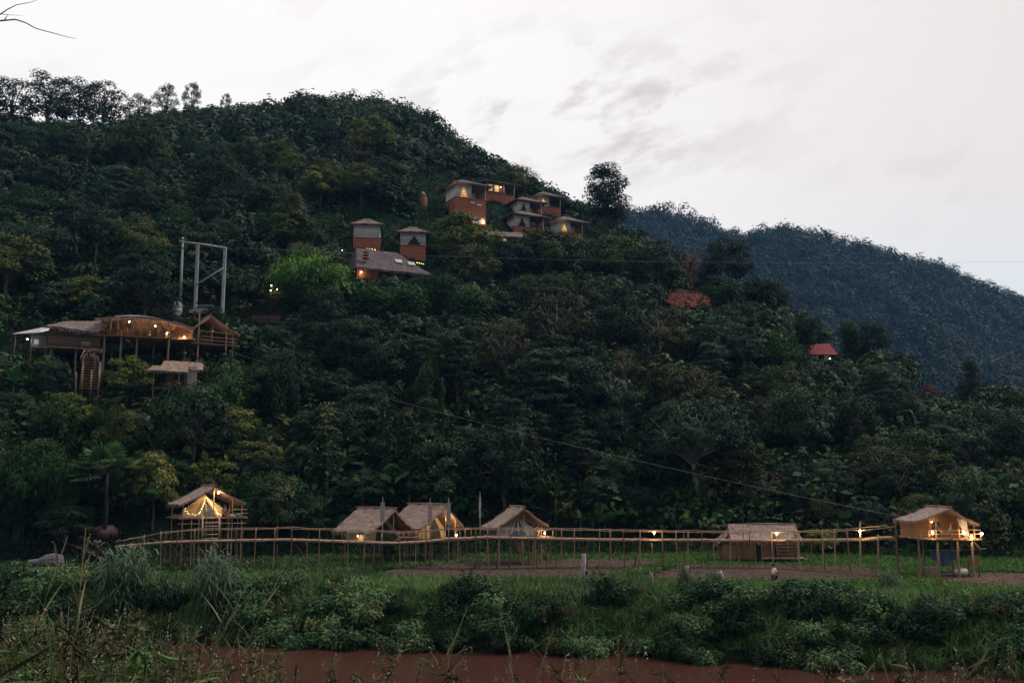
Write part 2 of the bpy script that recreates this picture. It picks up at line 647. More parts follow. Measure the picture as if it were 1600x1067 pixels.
def lobe_leaves(c, r, n, rng, L, W, flat=.75, low=-.35, up=.3, cc=None):
    """leaves through the outer volume of a clump"""
    d = unit(rng.normal(size=(int(n * 1.6), 3)))
    d = d[d[:, 2] > low][:n]
    rr = (0.45 + .60 * rng.random(len(d)) ** .7)[:, None]
    P = np.array(c) + d * rr * np.array([r, r, r * flat])
    cd = unit(P - np.array(cc if cc is not None else c))
    N = d * .6 + cd * .55 + np.array([0, 0, up]) + rng.normal(size=d.shape) * .30
    sc = .7 + .6 * rng.random(len(d))
    return leaf_quads(P, N, L * sc, W * sc, rng)
# ------------------------------------------------------------------ plants
PROTO = {}


def broadleaf(seed, Ht, Rc, ch, nl, lr, n, L, W, flat=.7, shape="round", limbs=True, trunk_r=.22, lean=.4, gap=0.0):
    """-> (crown quads, tint, trunk MB); Ht overall height, Rc crown radius, ch crown height"""
    rng = np.random.default_rng(seed)
    rnd = random.Random(seed)
    zc = Ht - ch * .5
    Qs, Ts = [], []
    tm = MB()
    fork = Vector((rnd.uniform(-lean, lean), rnd.uniform(-lean, lean), max(Ht - ch * .95, Ht * .22)))
    top = Vector((fork.x * 1.3, fork.y * 1.3, Ht - ch * .25))
    tm.tube([(0, 0, -1.2), (fork.x * .3, fork.y * .3, fork.z * .5), fork, (fork + top) * .5 + Vector((.15, -.1, 0)), top],
            [trunk_r * 1.25, trunk_r, trunk_r * .85, trunk_r * .5, trunk_r * .12], 7)
    for i in range(nl):
        gz = -0.55 + 1.5 * (i + .5) / nl
        gz = min(gz, .98)
        a = i * 2.399 + rnd.uniform(-.5, .5)
        if shape == "round":
            rad = math.sqrt(max(0, 1 - gz * gz * .92))
        elif shape == "cone":
            rad = max(.06, (1 - gz) * .62)
        elif shape == "umbrella":
            rad = math.sqrt(max(0, 1 - gz ** 2)) if gz > -.1 else .75
            gz = max(gz, -.25)
        else:  # column
            rad = .62 if gz < .6 else .62 * (1.25 - gz) / .65
        rad *= rnd.uniform(.55, 1.0)
        c = Vector((fork.x + math.cos(a) * rad * Rc, fork.y + math.sin(a) * rad * Rc, zc + gz * ch * .48 + rnd.uniform(-.4, .4)))
        r = lr * rnd.uniform(.65, 1.3)
        m = int(n / nl * (r / lr) ** 2)
        q = lobe_leaves(c, r, m, rng, L, W, flat, cc=(fork.x, fork.y, zc - ch * .15))
        Qs.append(q)
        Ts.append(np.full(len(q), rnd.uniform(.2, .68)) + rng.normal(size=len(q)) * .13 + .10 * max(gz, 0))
        if limbs and (i % 2 == 0 or gap):
            s = fork + (top - fork) * rnd.uniform(0, .75)
            mid = (s + c) * .5 + Vector((0, 0, rnd.uniform(.1, .5)))
            tm.tube([s, mid, c], [trunk_r * .42, trunk_r * .26, trunk_r * .08], 5)
    return np.concatenate(Qs), np.concatenate(Ts), tm


def bamboo(seed, Ht, spread, nc, per, L=.55, W=.11, droop=.5):
    rng = np.random.default_rng(seed)
    rnd = random.Random(seed)
    tm = MB()
    Qs, Ts = [], []
    for i in range(nc):
        a = rnd.uniform(0, 2 * math.pi)
        b = Vector((math.cos(a), math.sin(a), 0)) * rnd.uniform(.05, .16) * spread
        k = rnd.uniform(.2, 1.0)
        hh = Ht * rnd.uniform(.62, 1.0) * (1.08 - .25 * k)
        out = Vector((math.cos(a), math.sin(a), 0)) * spread * k
        pts = []
        for j in range(9):
            t = j / 8
            p = b + out * (t ** 2.1) + Vector((0, 0, hh * (t - droop * .42 * t ** 5 * k)))
            pts.append(p)
        tm.tube([pts[0] - Vector((0, 0, .8))] + pts, [.05, .05, .05, .045, .04, .035, .03, .02, .014, .008], 5)
        P = np.array([tuple(p) for p in pts])
        m = per
        t = .25 + .75 * rng.random(m) ** .75
        idx = np.clip((t * 8).astype(int), 0, 7)
        f = (t * 8 - idx)[:, None]
        c = P[idx] * (1 - f) + P[idx + 1] * f
        tang = unit(P[idx + 1] - P[idx])
        w = (.30 + 1.0 * np.sin(np.clip(t, 0, 1) * math.pi * .93) ** .8)[:, None] * .62
        off = rng.normal(size=(m, 3)) * w * np.array([1, 1, .6])
        off[:, 2] -= .25 * np.abs(off[:, 0])
        C = c + off
        T = unit(off * .8 + tang * .5 + np.array([0, 0, -droop]) + rng.normal(size=(m, 3)) * .3)
        N = np.array([0, 0, .75]) + rng.normal(size=(m, 3)) * .4 + off * .7 + np.array(tuple(out)) / spread * .5
        sc = .7 + .7 * rng.random(m)
        Qs.append(leaf_quads(C, N, L * sc, W * sc * 1.6, rng, T=T))
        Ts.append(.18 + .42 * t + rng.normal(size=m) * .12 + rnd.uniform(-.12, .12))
    return np.concatenate(Qs), np.concatenate(Ts), tm


def mound(seed, Rc, Ht, n, L, W, power=2.0, droop=False):
    """vine-smothered mound or dense shrub"""
    rng = np.random.default_rng(seed)
    d = unit(rng.normal(size=(n * 2, 3)))
    d = d[d[:, 2] > -.05][:n]
    w = 1 + .16 * np.sin(d[:, 0] * 5 + seed) * np.cos(d[:, 1] * 4) + .12 * np.sin(d[:, 2] * 9 + d[:, 0] * 6)
    rr = (w * (.78 + .26 * rng.random(len(d))))[:, None]
    P = d * rr * np.array([Rc, Rc, Ht])
    if power > 2:
        P[:, :2] *= (1 + .5 * np.clip(d[:, 2:3], 0, 1))
        P[:, 2] *= .97
    N = d * .95 + np.array([0, 0, .4]) + rng.normal(size=d.shape) * .32
    sc = .65 + .7 * rng.random(len(d))
    T = None
    if droop:
        T = d * .5 + np.array([0, 0, -1.0]) + rng.normal(size=d.shape) * .35
    Q = leaf_quads(P, N, L * sc, W * sc, rng, T=T)
    lump = np.sin(P[:, 0] * 2.2 / Rc * 2 + seed) * np.cos(P[:, 1] * 2.5 / Rc * 2) * .12
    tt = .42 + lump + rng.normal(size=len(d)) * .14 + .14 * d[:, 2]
    return Q, tt


def teak(seed, Ht, Rc, n, L=.55, W=.36):
    rng = np.random.default_rng(seed)
    rnd = random.Random(seed)
    tm = MB()
    tm.tube([(0, 0, -1), (.1, 0, Ht * .4), (0, .1, Ht * .95)], [.14, .1, .03], 6)
    Qs, Ts = [], []
    nb = 16
    for i in range(nb):
        t = .22 + .78 * (i + .5) / nb
        a = i * 2.4 + rnd.uniform(-.4, .4)
        rad = Rc * (1.05 - t) ** .75 * rnd.uniform(.65, 1.1) * 1.1
        s = Vector((0, 0, Ht * t * .93))
        e = s + Vector((math.cos(a) * rad, math.sin(a) * rad, rad * .35))
        tm.tube([s, (s + e) * .5 - Vector((0, 0, .08)), e], [.045, .03, .012], 5)
        m = int(n / nb * (.6 + rad / Rc))
        f = rng.random(m)[:, None] ** .6
        C = np.array(s) * (1 - f) + np.array(e) * f + rng.normal(size=(m, 3)) * (.30 * Rc * .45)
        out = np.array([math.cos(a), math.sin(a), 0])
        T = out * .6 + rng.normal(size=(m, 3)) * .6 + np.array([0, 0, -.45])
        N = np.array([0, 0, 1.]) + out * .45 + rng.normal(size=(m, 3)) * .4
        sc = .6 + .6 * rng.random(m)
        Qs.append(leaf_quads(C, N, L * sc, W * sc, rng, T=T, fold=.06))
        Ts.append(.25 + .28 * t + rng.normal(size=m) * .15)
    m = 30
    C = np.array([0, 0, Ht * .97]) + rng.normal(size=(m, 3)) * np.array([.3, .3, .25])
    Qs.append(leaf_quads(C, rng.normal(size=(m, 3)) + [0, 0, .8], L * .7, W * .7, rng))
    Ts.append(.75 + rng.random(m) * .35)
    return np.concatenate(Qs), np.concatenate(Ts), tm


def blade_strip(base, direction, length, width, arch, nseg=6, side=None, vfold=.15, taper=.55):
    """an arching blade as quads (nseg*2,4,3) with a folded midrib"""
    base = np.array(base, float)
    dh = np.array([direction[0], direction[1], 0.0])
    rise = direction[2]
    s = np.array([-dh[1], dh[0], 0.0]) if side is None else np.array(side)
    mid, wd = [], []
    for k in range(nseg + 1):
        t = k / nseg
        mid.append(base + dh * length * (t * .75 + .2 * t * t) + np.array([0, 0, rise * length * t - arch * length * t * t]))
        wd.append(width * .5 * math.sin(math.pi * min(1, .10 + t * .9) ** taper))
    q = []
    for k in range(nseg):
        for sg in (1, -1):
            a, b = mid[k], mid[k + 1]
            up = np.array([0, 0, vfold])
            q.append([a, a + (s + up) * wd[k] * sg if sg > 0 else a + (-s + up) * wd[k], b + (s + up) * wd[k + 1] if sg > 0 else b + (-s + up) * wd[k + 1], b])
    return np.array(q)


def banana(seed, Ht, nleaf=9):
    rnd = random.Random(seed)
    tm = MB()
    tm.tube([(0, 0, -.6), (.03, 0, Ht * .3), (.05, .03, Ht * .55)], [.16, .13, .07], 8)
    Q, T = [], []
    for i in range(nleaf):
        a = i * 2.4 + rnd.uniform(-.3, .3)
        up = rnd.uniform(.45, 1.25)
        ln = Ht * rnd.uniform(.42, .62)
        d = (math.cos(a) * (1.35 - up * .75), math.sin(a) * (1.35 - up * .75), up)
        nrm = math.sqrt(d[0] ** 2 + d[1] ** 2)
        q = blade_strip((.05, .03, Ht * .5), d, ln, ln * .30, rnd.uniform(.25, .6), 8,
                        side=(-d[1] / max(nrm, .01), d[0] / max(nrm, .01), 0))
        Q.append(q)
        T.append(np.full(len(q), rnd.uniform(.25, .85)))
    return np.concatenate(Q), np.concatenate(T), tm


def fan_palm(seed, Ht):
    rnd = random.Random(seed)
    tm = MB()
    tm.tube([(0, 0, -.8), (.05, 0, Ht * .4), (0, .05, Ht * .78)], [.20, .17, .13], 8)
    Q, T = [], []
    for i in range(18):
        a = i * 2.4 + rnd.uniform(-.3, .3)
        el = rnd.uniform(-.2, 1.45)
        d = np.array([math.cos(a) * math.cos(el), math.sin(a) * math.cos(el), math.sin(el)])
        b = np.array([0, 0.05, Ht * .78])
        hub = b + d * Ht * .20
        tm.tube([b, hub], [.035, .02], 4)
        side = np.array([-math.sin(a), math.cos(a), 0])
        up = np.cross(d, side)
        for k in range(15):
            th = (k - 7) / 7 * 1.75
            ld = d * math.cos(th) + side * math.sin(th)
            ln = Ht * .23 * (1 - .25 * abs(th) / 1.75)
            s2 = np.cross(ld, up)
            tip = hub + ld * ln - np.array([0, 0, ln * .16])
            mid = hub + ld * ln * .5
            w = ln * .11
            Q.append([[hub, mid + s2 * w, tip, mid - s2 * w]])
            T.append([rnd.uniform(.35, .8)])
    return np.concatenate([np.array(q) for q in Q]), np.concatenate([np.array(t) for t in T]), tm


def grass_clump(seed, Ht, spread, nb, width, arch=.55):
    rnd = random.Random(seed)
    Q, T = [], []
    for i in range(nb):
        a = rnd.uniform(0, 2 * math.pi)
        r0 = spread * .25 * rnd.random() ** .5
        b = (math.cos(a) * r0, math.sin(a) * r0, rnd.uniform(-.1, .45) * Ht * .6)
        aa = a + rnd.uniform(-.8, .8)
        k = rnd.uniform(.15, .9)
        ln = Ht * rnd.uniform(.45, .85)
        d = (math.cos(aa) * k, math.sin(aa) * k, rnd.uniform(.75, 1.2))
        q = blade_strip(b, d, ln, width * rnd.uniform(.7, 1.2), arch * rnd.uniform(.5, 1.3), 4,
                        side=(-math.sin(aa), math.cos(aa), 0), taper=.7)
        Q.append(q)
        T.append(np.full(len(q), rnd.uniform(.2, .8)))
    return np.concatenate(Q), np.concatenate(T)


def weed(seed, Ht, nbr=9, seeds=True):
    """thin branching stalk with seed heads and narrow leaves"""
    rng = np.random.default_rng(seed)
    rnd = random.Random(seed)
    tm = MB()
    Q, T = [], []
    lean = Vector((rnd.uniform(-.25, .25), rnd.uniform(-.15, .15), 0)) * Ht

    def stem(t):
        return Vector((lean.x * t * t, lean.y * t * t, Ht * t))
    tm.tube([stem(k / 5) for k in range(6)], [.0055, .005, .0045, .0035, .0025, .0012], 4)
    tips = [stem(1)]
    for i in range(nbr):
        t = rnd.uniform(.3, .95)
        s = stem(t)
        a = rnd.uniform(0, 6.28)
        ln = Ht * rnd.uniform(.10, .32) * (1.25 - t)
        e = s + Vector((math.cos(a) * ln * .7, math.sin(a) * ln * .7, ln))
        tm.tube([s, (s + e) * .5 + Vector((math.cos(a), math.sin(a), -.3)) * ln * .08, e], [.003, .002, .001], 3)
        tips.append(e)
        for k in range(4):
            f = rnd.random()
            C = np.array([s * (1 - f) + e * f])
            Q.append(leaf_quads(C, rng.normal(size=(1, 3)) + [0, 0, .6], rnd.uniform(.05, .16), .012, rng))
            T.append([rnd.uniform(.1, .6)])
    if seeds:
        for e in tips:
            for k in range(rnd.randint(4, 10)):
                C = np.array([tuple(e - Vector((0, 0, 1)) * k * .016 * rnd.uniform(.6, 1.4) + Vector((rnd.uniform(-1, 1), rnd.uniform(-1, 1), 0)) * .012)])
                Q.append(leaf_quads(C, rng.normal(size=(1, 3)), .015 * rnd.uniform(.6, 1.5), .010, rng, fold=.4))
                T.append([rnd.uniform(.6, 1.1)])
    return np.concatenate(Q), np.concatenate([np.array(t) for t in T]), tm


def proto(kind, name, leaf_mat, bark, Q, T, tm, Ht, Rc, crown_name="crown", trunk_name="trunk"):
    cm = quads_mesh(kind + "_crown", Q, T, leaf_mat)
    tmesh = None
    if tm is not None:
        to = tm.build("tmp", bark)
        tmesh = to.data
        tmesh.name = kind + "_trunk"
        bpy.data.objects.remove(to)
    PROTO.setdefault(kind, []).append(dict(crown=cm, trunk=tmesh, H=Ht, R=Rc, name=name, cn=crown_name, tn=trunk_name))


def put(kind, loc, H_, R_=None, rz=None, label=None, cat="tree", group=None, var=None, rnd=random, tilt=0.0):
    """one plant: an Empty at its foot with its trunk and its crown"""
    ps = PROTO[kind]
    p = ps[(var if var is not None else rnd.randrange(len(ps))) % len(ps)]
    sz = H_ / p["H"]
    sx = (R_ / p["R"]) if R_ else sz
    rz = rnd.uniform(0, 6.28) if rz is None else rz
    if p["trunk"] is None:
        o = mesh_obj(p["name"], p["crown"])
        o.location = loc
        o.rotation_euler = (tilt, 0, rz)
        o.scale = (sx, sx, sz)
        return tag(o, label, cat, group)
    e = empty(p["name"], loc, rz, label, cat, group)
    e.rotation_euler = (tilt, 0, rz)
    e.scale = (sx, sx, sz)
    mesh_obj(p["tn"], p["trunk"], e)
    mesh_obj(p["cn"], p["crown"], e)
    return e


BARK_DARK = material("bark_dark", (0.03, 0.027, 0.024), var=.4, scale=4)
for s in range(3):
    proto("round", "broadleaf_tree", L_DARK, BARK, *broadleaf(10 + s, 10, 4.2, 7.5, 34, 1.45, 3600, .50, .24), 10, 4.6)
    proto("blue", "broadleaf_tree", L_BLUE, BARK_PALE, *broadleaf(20 + s, 10, 4.4, 7.0, 30, 1.5, 3400, .52, .23, flat=.5), 10, 4.8)
    proto("olive", "broadleaf_tree", L_OLIVE, BARK, *broadleaf(30 + s, 9, 4.2, 6.8, 32, 1.4, 3400, .50, .24), 9, 4.6)
for s in range(2):
    proto("yellow", "broadleaf_tree", L_YELLOW, BARK, *broadleaf(40 + s, 10, 3.8, 8.2, 30, 1.35, 3000, .55, .28), 10, 4.2)
    proto("brown", "broadleaf_tree", L_BROWN, BARK_PALE, *broadleaf(50 + s, 9, 3.8, 6.0, 22, 1.2, 1700, .46, .20, gap=1), 9, 4.2)
    proto("layered", "broadleaf_tree", L_BLUE, BARK, *broadleaf(60 + s, 12, 4.0, 9.5, 26, 1.75, 3400, .52, .22, flat=.28, shape="column", gap=1), 12, 4.4)
    proto("umbrella", "broadleaf_tree", L_BLUE, BARK_PALE, *broadleaf(70 + s, 10, 6.4, 6.2, 44, 1.6, 5200, .48, .20, flat=.5, shape="umbrella", gap=1, trunk_r=.3), 10, 7.0)
    proto("ridge", "broadleaf_tree", L_DARK, BARK, *broadleaf(80 + s, 12, 4.6, 10.5, 36, 1.5, 4200, .46, .24, gap=1, trunk_r=.24), 12, 4.8)
    proto("cone", "conical_tree", L_DARK, BARK, *broadleaf(90 + s, 11, 3.2, 10, 34, 1.2, 2600, .45, .16, flat=.55, shape="cone"), 11, 2.6)
    proto("bamboo", "bamboo_clump", L_BAMBOO, CULM, *bamboo(100 + s, 10, 4.2, 34, 170), 9.6, 4.6, "leaves", "culms")
    proto("teak", "teak_tree", L_TEAK, BARK_PALE, *teak(110 + s, 7, 2.2, 1000, .42, .27), 7, 2.3)
    proto("banana", "banana_plant", L_BANANA, CULM, *banana(120 + s, 4.2, 10), 4.4, 2.2, "leaves", "stem")
proto("bright_bamboo", "bamboo_clump", L_BRIGHTB, CULM, *bamboo(105, 10, 5.4, 48, 190, droop=.7), 9.6, 6.0, "leaves", "culms")
proto("plume", "bamboo_clump", L_BAMBOO, CULM, *bamboo(107, 12, 2.0, 16, 230, droop=.35), 11.6, 2.2, "leaves", "culms")
proto("bigleaf", "broadleaf_tree", L_TEAK, BARK, *broadleaf(130, 7, 4.2, 6.2, 38, 1.3, 4200, .40, .24), 7, 4.6)
proto("tall", "tall_tree", L_DARK, BARK, *broadleaf(140, 18, 5.4, 16.5, 50, 1.75, 6500, .55, .28, shape="column", gap=1, trunk_r=.35, lean=.2), 18, 4.6)
proto("palm", "fan_palm", L_BANANA, BARK_DARK, *fan_palm(150, 8), 8, 2.6)
_q, _t = mound(160, 1.9, 7.5, 9000, .40, .13, power=3, droop=True)
_tm = MB().tube([(0, 0, -1), (0, 0, 6)], [.2, .1], 6)
proto("vine_tower", "vine_covered_tree", L_BAMBOO, BARK, _q, _t, _tm, 7.5, 2.3)
# bare reddish tree
_r = random.Random(4)
_tm, _tw = MB(), MB()
_tm.tube([(0, 0, -1), (0, 0, 3), (.2, 0, 6)], [.2, .15, .05], 6)
for _i in range(60):
    _a = _r.uniform(0, 6.28)
    _z = _r.uniform(1.5, 6)
    _l = _r.uniform(1.2, 3.2)
    _s = Vector((0, 0, _z))
    _e = _s + Vector((math.cos(_a) * _l * .7, math.sin(_a) * _l * .7, _l))
    _tw.tube([_s, (_s + _e) * .5 + Vector((0, 0, -.1)), _e], [.05, .035, .012], 4)
    for _k in range(4):
        _f = _r.uniform(.4, 1)
        _b = _s + (_e - _s) * _f
        _tw.tube([_b, _b + Vector((_r.uniform(-.5, .5), _r.uniform(-.5, .5), _r.uniform(.2, .8)))], [.02, .006], 3)
DEAD = material("dead_twig", (0.13, 0.06, 0.05), var=.3)
_to = _tw.build("tmp", DEAD)
_m2 = _to.data
bpy.data.objects.remove(_to)
_tt = _tm.build("tmp", DEAD)
PROTO["bare"] = [dict(crown=_m2, trunk=_tt.data, H=8.5, R=2.5, name="bare_tree", cn="branches", tn="trunk")]
bpy.data.objects.remove(_tt)
def bush(seed, Rc, Ht, n, L, W, sprigs=10):
    """a tangle: several uneven lobes with sprigs breaking the outline"""
    rng = np.random.default_rng(seed)
    rnd = random.Random(seed)
    Qs, Ts = [], []
    nl = 9
    for i in range(nl):
        a = i * 2.4 + rnd.uniform(-.5, .5)
        rr = Rc * rnd.uniform(.15, .78)
        r = Rc * rnd.uniform(.26, .52)
        z = Ht * rnd.uniform(.15, .72) * (1.15 - .5 * rr / Rc)
        q = lobe_leaves((math.cos(a) * rr, math.sin(a) * rr, z), r, int(n / nl * (r / Rc / .38) ** 2), rng, L * rnd.uniform(.7, 1.35), W * rnd.uniform(.7, 1.35), .8, -.6, .25)
        Qs.append(q)
        Ts.append(rnd.uniform(.2, .65) + rng.normal(size=len(q)) * .16)
    for i in range(sprigs):
        a = rnd.uniform(0, 6.28)
        b = np.array([math.cos(a), math.sin(a), 0]) * Rc * rnd.uniform(.2, .8) + np.array([0, 0, Ht * rnd.uniform(.3, .7)])
        d = np.array([math.cos(a) * .5, math.sin(a) * .5, rnd.uniform(.4, 1.2)])
        m = 26
        f = rng.random(m)[:, None]
        C = b + d * f * Ht * .55 + rng.normal(size=(m, 3)) * .05
        q = leaf_quads(C, rng.normal(size=(m, 3)) * .6 + [0, 0, .6], L * .9, W * .8, rng)
        Qs.append(q)
        Ts.append(np.full(m, rnd.uniform(.5, 1.0)))
    return np.concatenate(Qs), np.concatenate(Ts)


# shrubs (single meshes)
for s in range(3):
    proto("shrub_vine", "vine_bush", L_VINE, None, *bush(170 + s, 1.6, 1.55, 3000, .15, .11), None, 1.5, 1.6)
    proto("shrub_dark", "leafy_bush", L_TEAK, None, *bush(180 + s, 1.5, 1.55, 2600, .18, .085, 16), None, 1.5, 1.5)
    proto("grass_clump", "grass_clump", L_GRASS, None, *grass_clump(190 + s, 1.3, 1.6, 190, .035), None, 1.2, 1.0)
    proto("dry_grass", "weed_clump", L_WEED, None, *grass_clump(195 + s, 1.2, 1.8, 240, .02), None, 1.1, 1.0)
    proto("hill_bush", "hillside_bush", L_OLIVE if s else L_DARK, None, *mound(200 + s, 2.0, 2.2, 900, .40, .20), None, 2.2, 2.1)


def cane(seed, Ht, Rr, ns, nl=13):
    """a stand of leafy canes: leaves leave the upright stems all the way up and arch over"""
    rnd = random.Random(seed)
    tm = MB()
    Q, T = [], []
    for i in range(ns):
        a0, r0 = rnd.uniform(0, 6.28), Rr * .62 * rnd.random() ** .6
        b = Vector((math.cos(a0) * r0, math.sin(a0) * r0, 0))
        hh = Ht * rnd.uniform(.55, .92) * (1 - .28 * r0 / Rr)
        out = Vector((math.cos(a0), math.sin(a0), 0)) * rnd.uniform(0, .22) * hh * (r0 / Rr + .2)
        tm.tube([b - Vector((0, 0, .4)), b + out * .3 + Vector((0, 0, hh * .5)), b + out + Vector((0, 0, hh))], [.02, .017, .008], 4)
        for k in range(nl):
            t = .18 + .82 * (k + rnd.random()) / nl
            p = b + out * t ** 1.6 + Vector((0, 0, hh * t))
            aa = rnd.uniform(0, 6.28)
            up = rnd.uniform(.35, 1.0) * (.6 + .6 * t)
            ln = Ht * rnd.uniform(.17, .30)
            q = blade_strip(p, (math.cos(aa) * .8, math.sin(aa) * .8, up), ln, .085 * rnd.uniform(.7, 1.2), rnd.uniform(.6, 1.25), 4, side=(-math.sin(aa), math.cos(aa), 0), taper=.7)
            Q.append(q)
            T.append(np.full(len(q), .2 + .45 * t + rnd.uniform(-.18, .18)))
    return np.concatenate(Q), np.concatenate(T), tm


for s in range(2):
    proto("cane", "cane_clump", L_CANE, CULM, *cane(210 + s, 5.0, 2.3, 70), 4.9, 2.4, "leaves", "canes")


# ------------------------------------------------------------------ setting: ground, river, far hills
def grid_mesh(name, xs, ys, fn, mat, cond=None):
    X, Y = np.meshgrid(xs, ys)
    Z = fn(X, Y)
    me = bpy.data.meshes.new(name)
    nx, ny = len(xs), len(ys)
    V = np.stack([X, Y, Z], -1).reshape(-1, 3)
    i = np.arange(ny - 1)[:, None] * nx + np.arange(nx - 1)[None, :]
    Fq = np.stack([i, i + 1, i + nx + 1, i + nx], -1).reshape(-1, 4)
    me.from_pydata(V.tolist(), [], Fq.tolist())
    me.polygons.foreach_set("use_smooth", np.ones(len(Fq), bool))
    me.materials.append(mat)
    me.update()
    return mesh_obj(name, me)


xs = np.concatenate([np.arange(-700, -200, 50), np.arange(-200, -60, 5), np.arange(-60, 60, 1.0), np.arange(60, 200, 5), np.arange(200, 1001, 50)])
ys = np.concatenate([np.arange(-60, 0, 6), np.arange(0, 24, .6), np.arange(24, 44, 4), np.arange(44, 100, .8), np.arange(100, 360, 3.0), np.arange(360, 480, 20), np.arange(480, 1500, 100)])
ground = tag(grid_mesh("ground", xs, ys, lambda X, Y: np.where(Y > 400, np.minimum(H(X, Y), 4.0), H(X, Y)), SOIL), kind="structure")
xs2 = np.arange(-300, 1000, 12.0)
ys2 = np.arange(420, 1300, 12.0)
far_hills = tag(grid_mesh("far_hills", xs2, ys2, HF, SOIL), kind="structure")

WATER = bpy.data.materials.new("muddy_water")
WATER.use_nodes = True
_b = WATER.node_tree.nodes["Principled BSDF"]
_b.inputs["Base Color"].default_value = (0.068, 0.027, 0.020, 1)
_b.inputs["Roughness"].default_value = 0.07
_b.inputs["IOR"].default_value = 1.33
_t = WATER.node_tree
_tc = _t.nodes.new("ShaderNodeTexCoord")
_mp = _t.nodes.new("ShaderNodeMapping")
_mp.inputs["Scale"].default_value = (.9, 2.2, 1)
_n = _t.nodes.new("ShaderNodeTexNoise")
_n.inputs["Scale"].default_value = 1.1
_n.inputs["Detail"].default_value = 4
_bp = _t.nodes.new("ShaderNodeBump")
_bp.inputs["Strength"].default_value = .32
_bp.inputs["Distance"].default_value = .08
_t.links.new(_tc.outputs["Object"], _mp.inputs[0])
_t.links.new(_mp.outputs[0], _n.inputs["Vector"])
_t.links.new(_n.outputs["Fac"], _bp.inputs["Height"])
_t.links.new(_bp.outputs[0], _b.inputs["Normal"])
MB_ = MB()
MB_.poly([(-690, 12, 0), (990, 12, 0), (990, 68, 0), (-690, 68, 0)])
tag(MB_.build("river", WATER), kind="structure")


def patch(name, pts, mat, lift, nsub=60, kind="structure", relief=0.0):
    """a sheet on the ground inside a polygon given as (x, y)"""
    P = np.array(pts)
    x0, y0 = P.min(0)
    x1, y1 = P.max(0)
    gx = np.linspace(x0, x1, nsub)
    gy = np.linspace(y0, y1, max(8, int(nsub * (y1 - y0) / (x1 - x0) * 2)))
    X, Y = np.meshgrid(gx, gy)

    def inside(X, Y):
        c = np.zeros(X.shape, bool)
        for i in range(len(P)):
            a, b = P[i], P[i - 1]
            with np.errstate(divide="ignore", invalid="ignore"):
                k = ((a[1] > Y) != (b[1] > Y)) & (X < (b[0] - a[0]) * (Y - a[1]) / (b[1] - a[1] + 1e-12) + a[0])
            c ^= k
        return c
    rng = np.random.default_rng(3)
    Z = H(X, Y) + lift + relief * rng.random(X.shape)
    xc, yc = (X[:-1, :-1] + X[1:, 1:]) / 2, (Y[:-1, :-1] + Y[1:, 1:]) / 2
    m = inside(xc + .3 * np.sin(yc * 3), yc + .2 * np.sin(xc * 2))
    nx = len(gx)
    i = (np.arange(len(gy) - 1)[:, None] * nx + np.arange(nx - 1)[None, :])[m]
    Fq = np.stack([i, i + 1, i + nx + 1, i + nx], -1)
    V = np.stack([X, Y, Z], -1).reshape(-1, 3)
    me = bpy.data.meshes.new(name)
    me.from_pydata(V.tolist(), [], Fq.tolist())
    me.materials.append(mat)
    me.update()
    return tag(mesh_obj(name, me), kind=kind)


def gpt(px, py):
    p = ground_at(px, py, 50)
    return (p.x, p.y)


def flat(px, py, z=FIELD):
    d = ray(px, py)
    s = (z - CAM_Z) / d.z
    return (d.x * s, d.y * s)


patch("ploughed_field", [flat(600, 893), flat(720, 881), flat(830, 876), flat(1050, 873), flat(960, 905), flat(800, 910), flat(640, 908)], PLOUGH, .03, 260, relief=.09)
patch("ploughed_field", [flat(1075, 882), flat(1200, 880), flat(1330, 885), flat(1390, 895), flat(1360, 912), flat(1080, 912), flat(1000, 908)], PLOUGH, .03, 220, relief=.09)
patch("ploughed_field", [flat(1400, 905), flat(1500, 896), flat(1720, 898), flat(1720, 930), flat(1560, 925), flat(1440, 910)], PLOUGH, .03, 160, relief=.09)
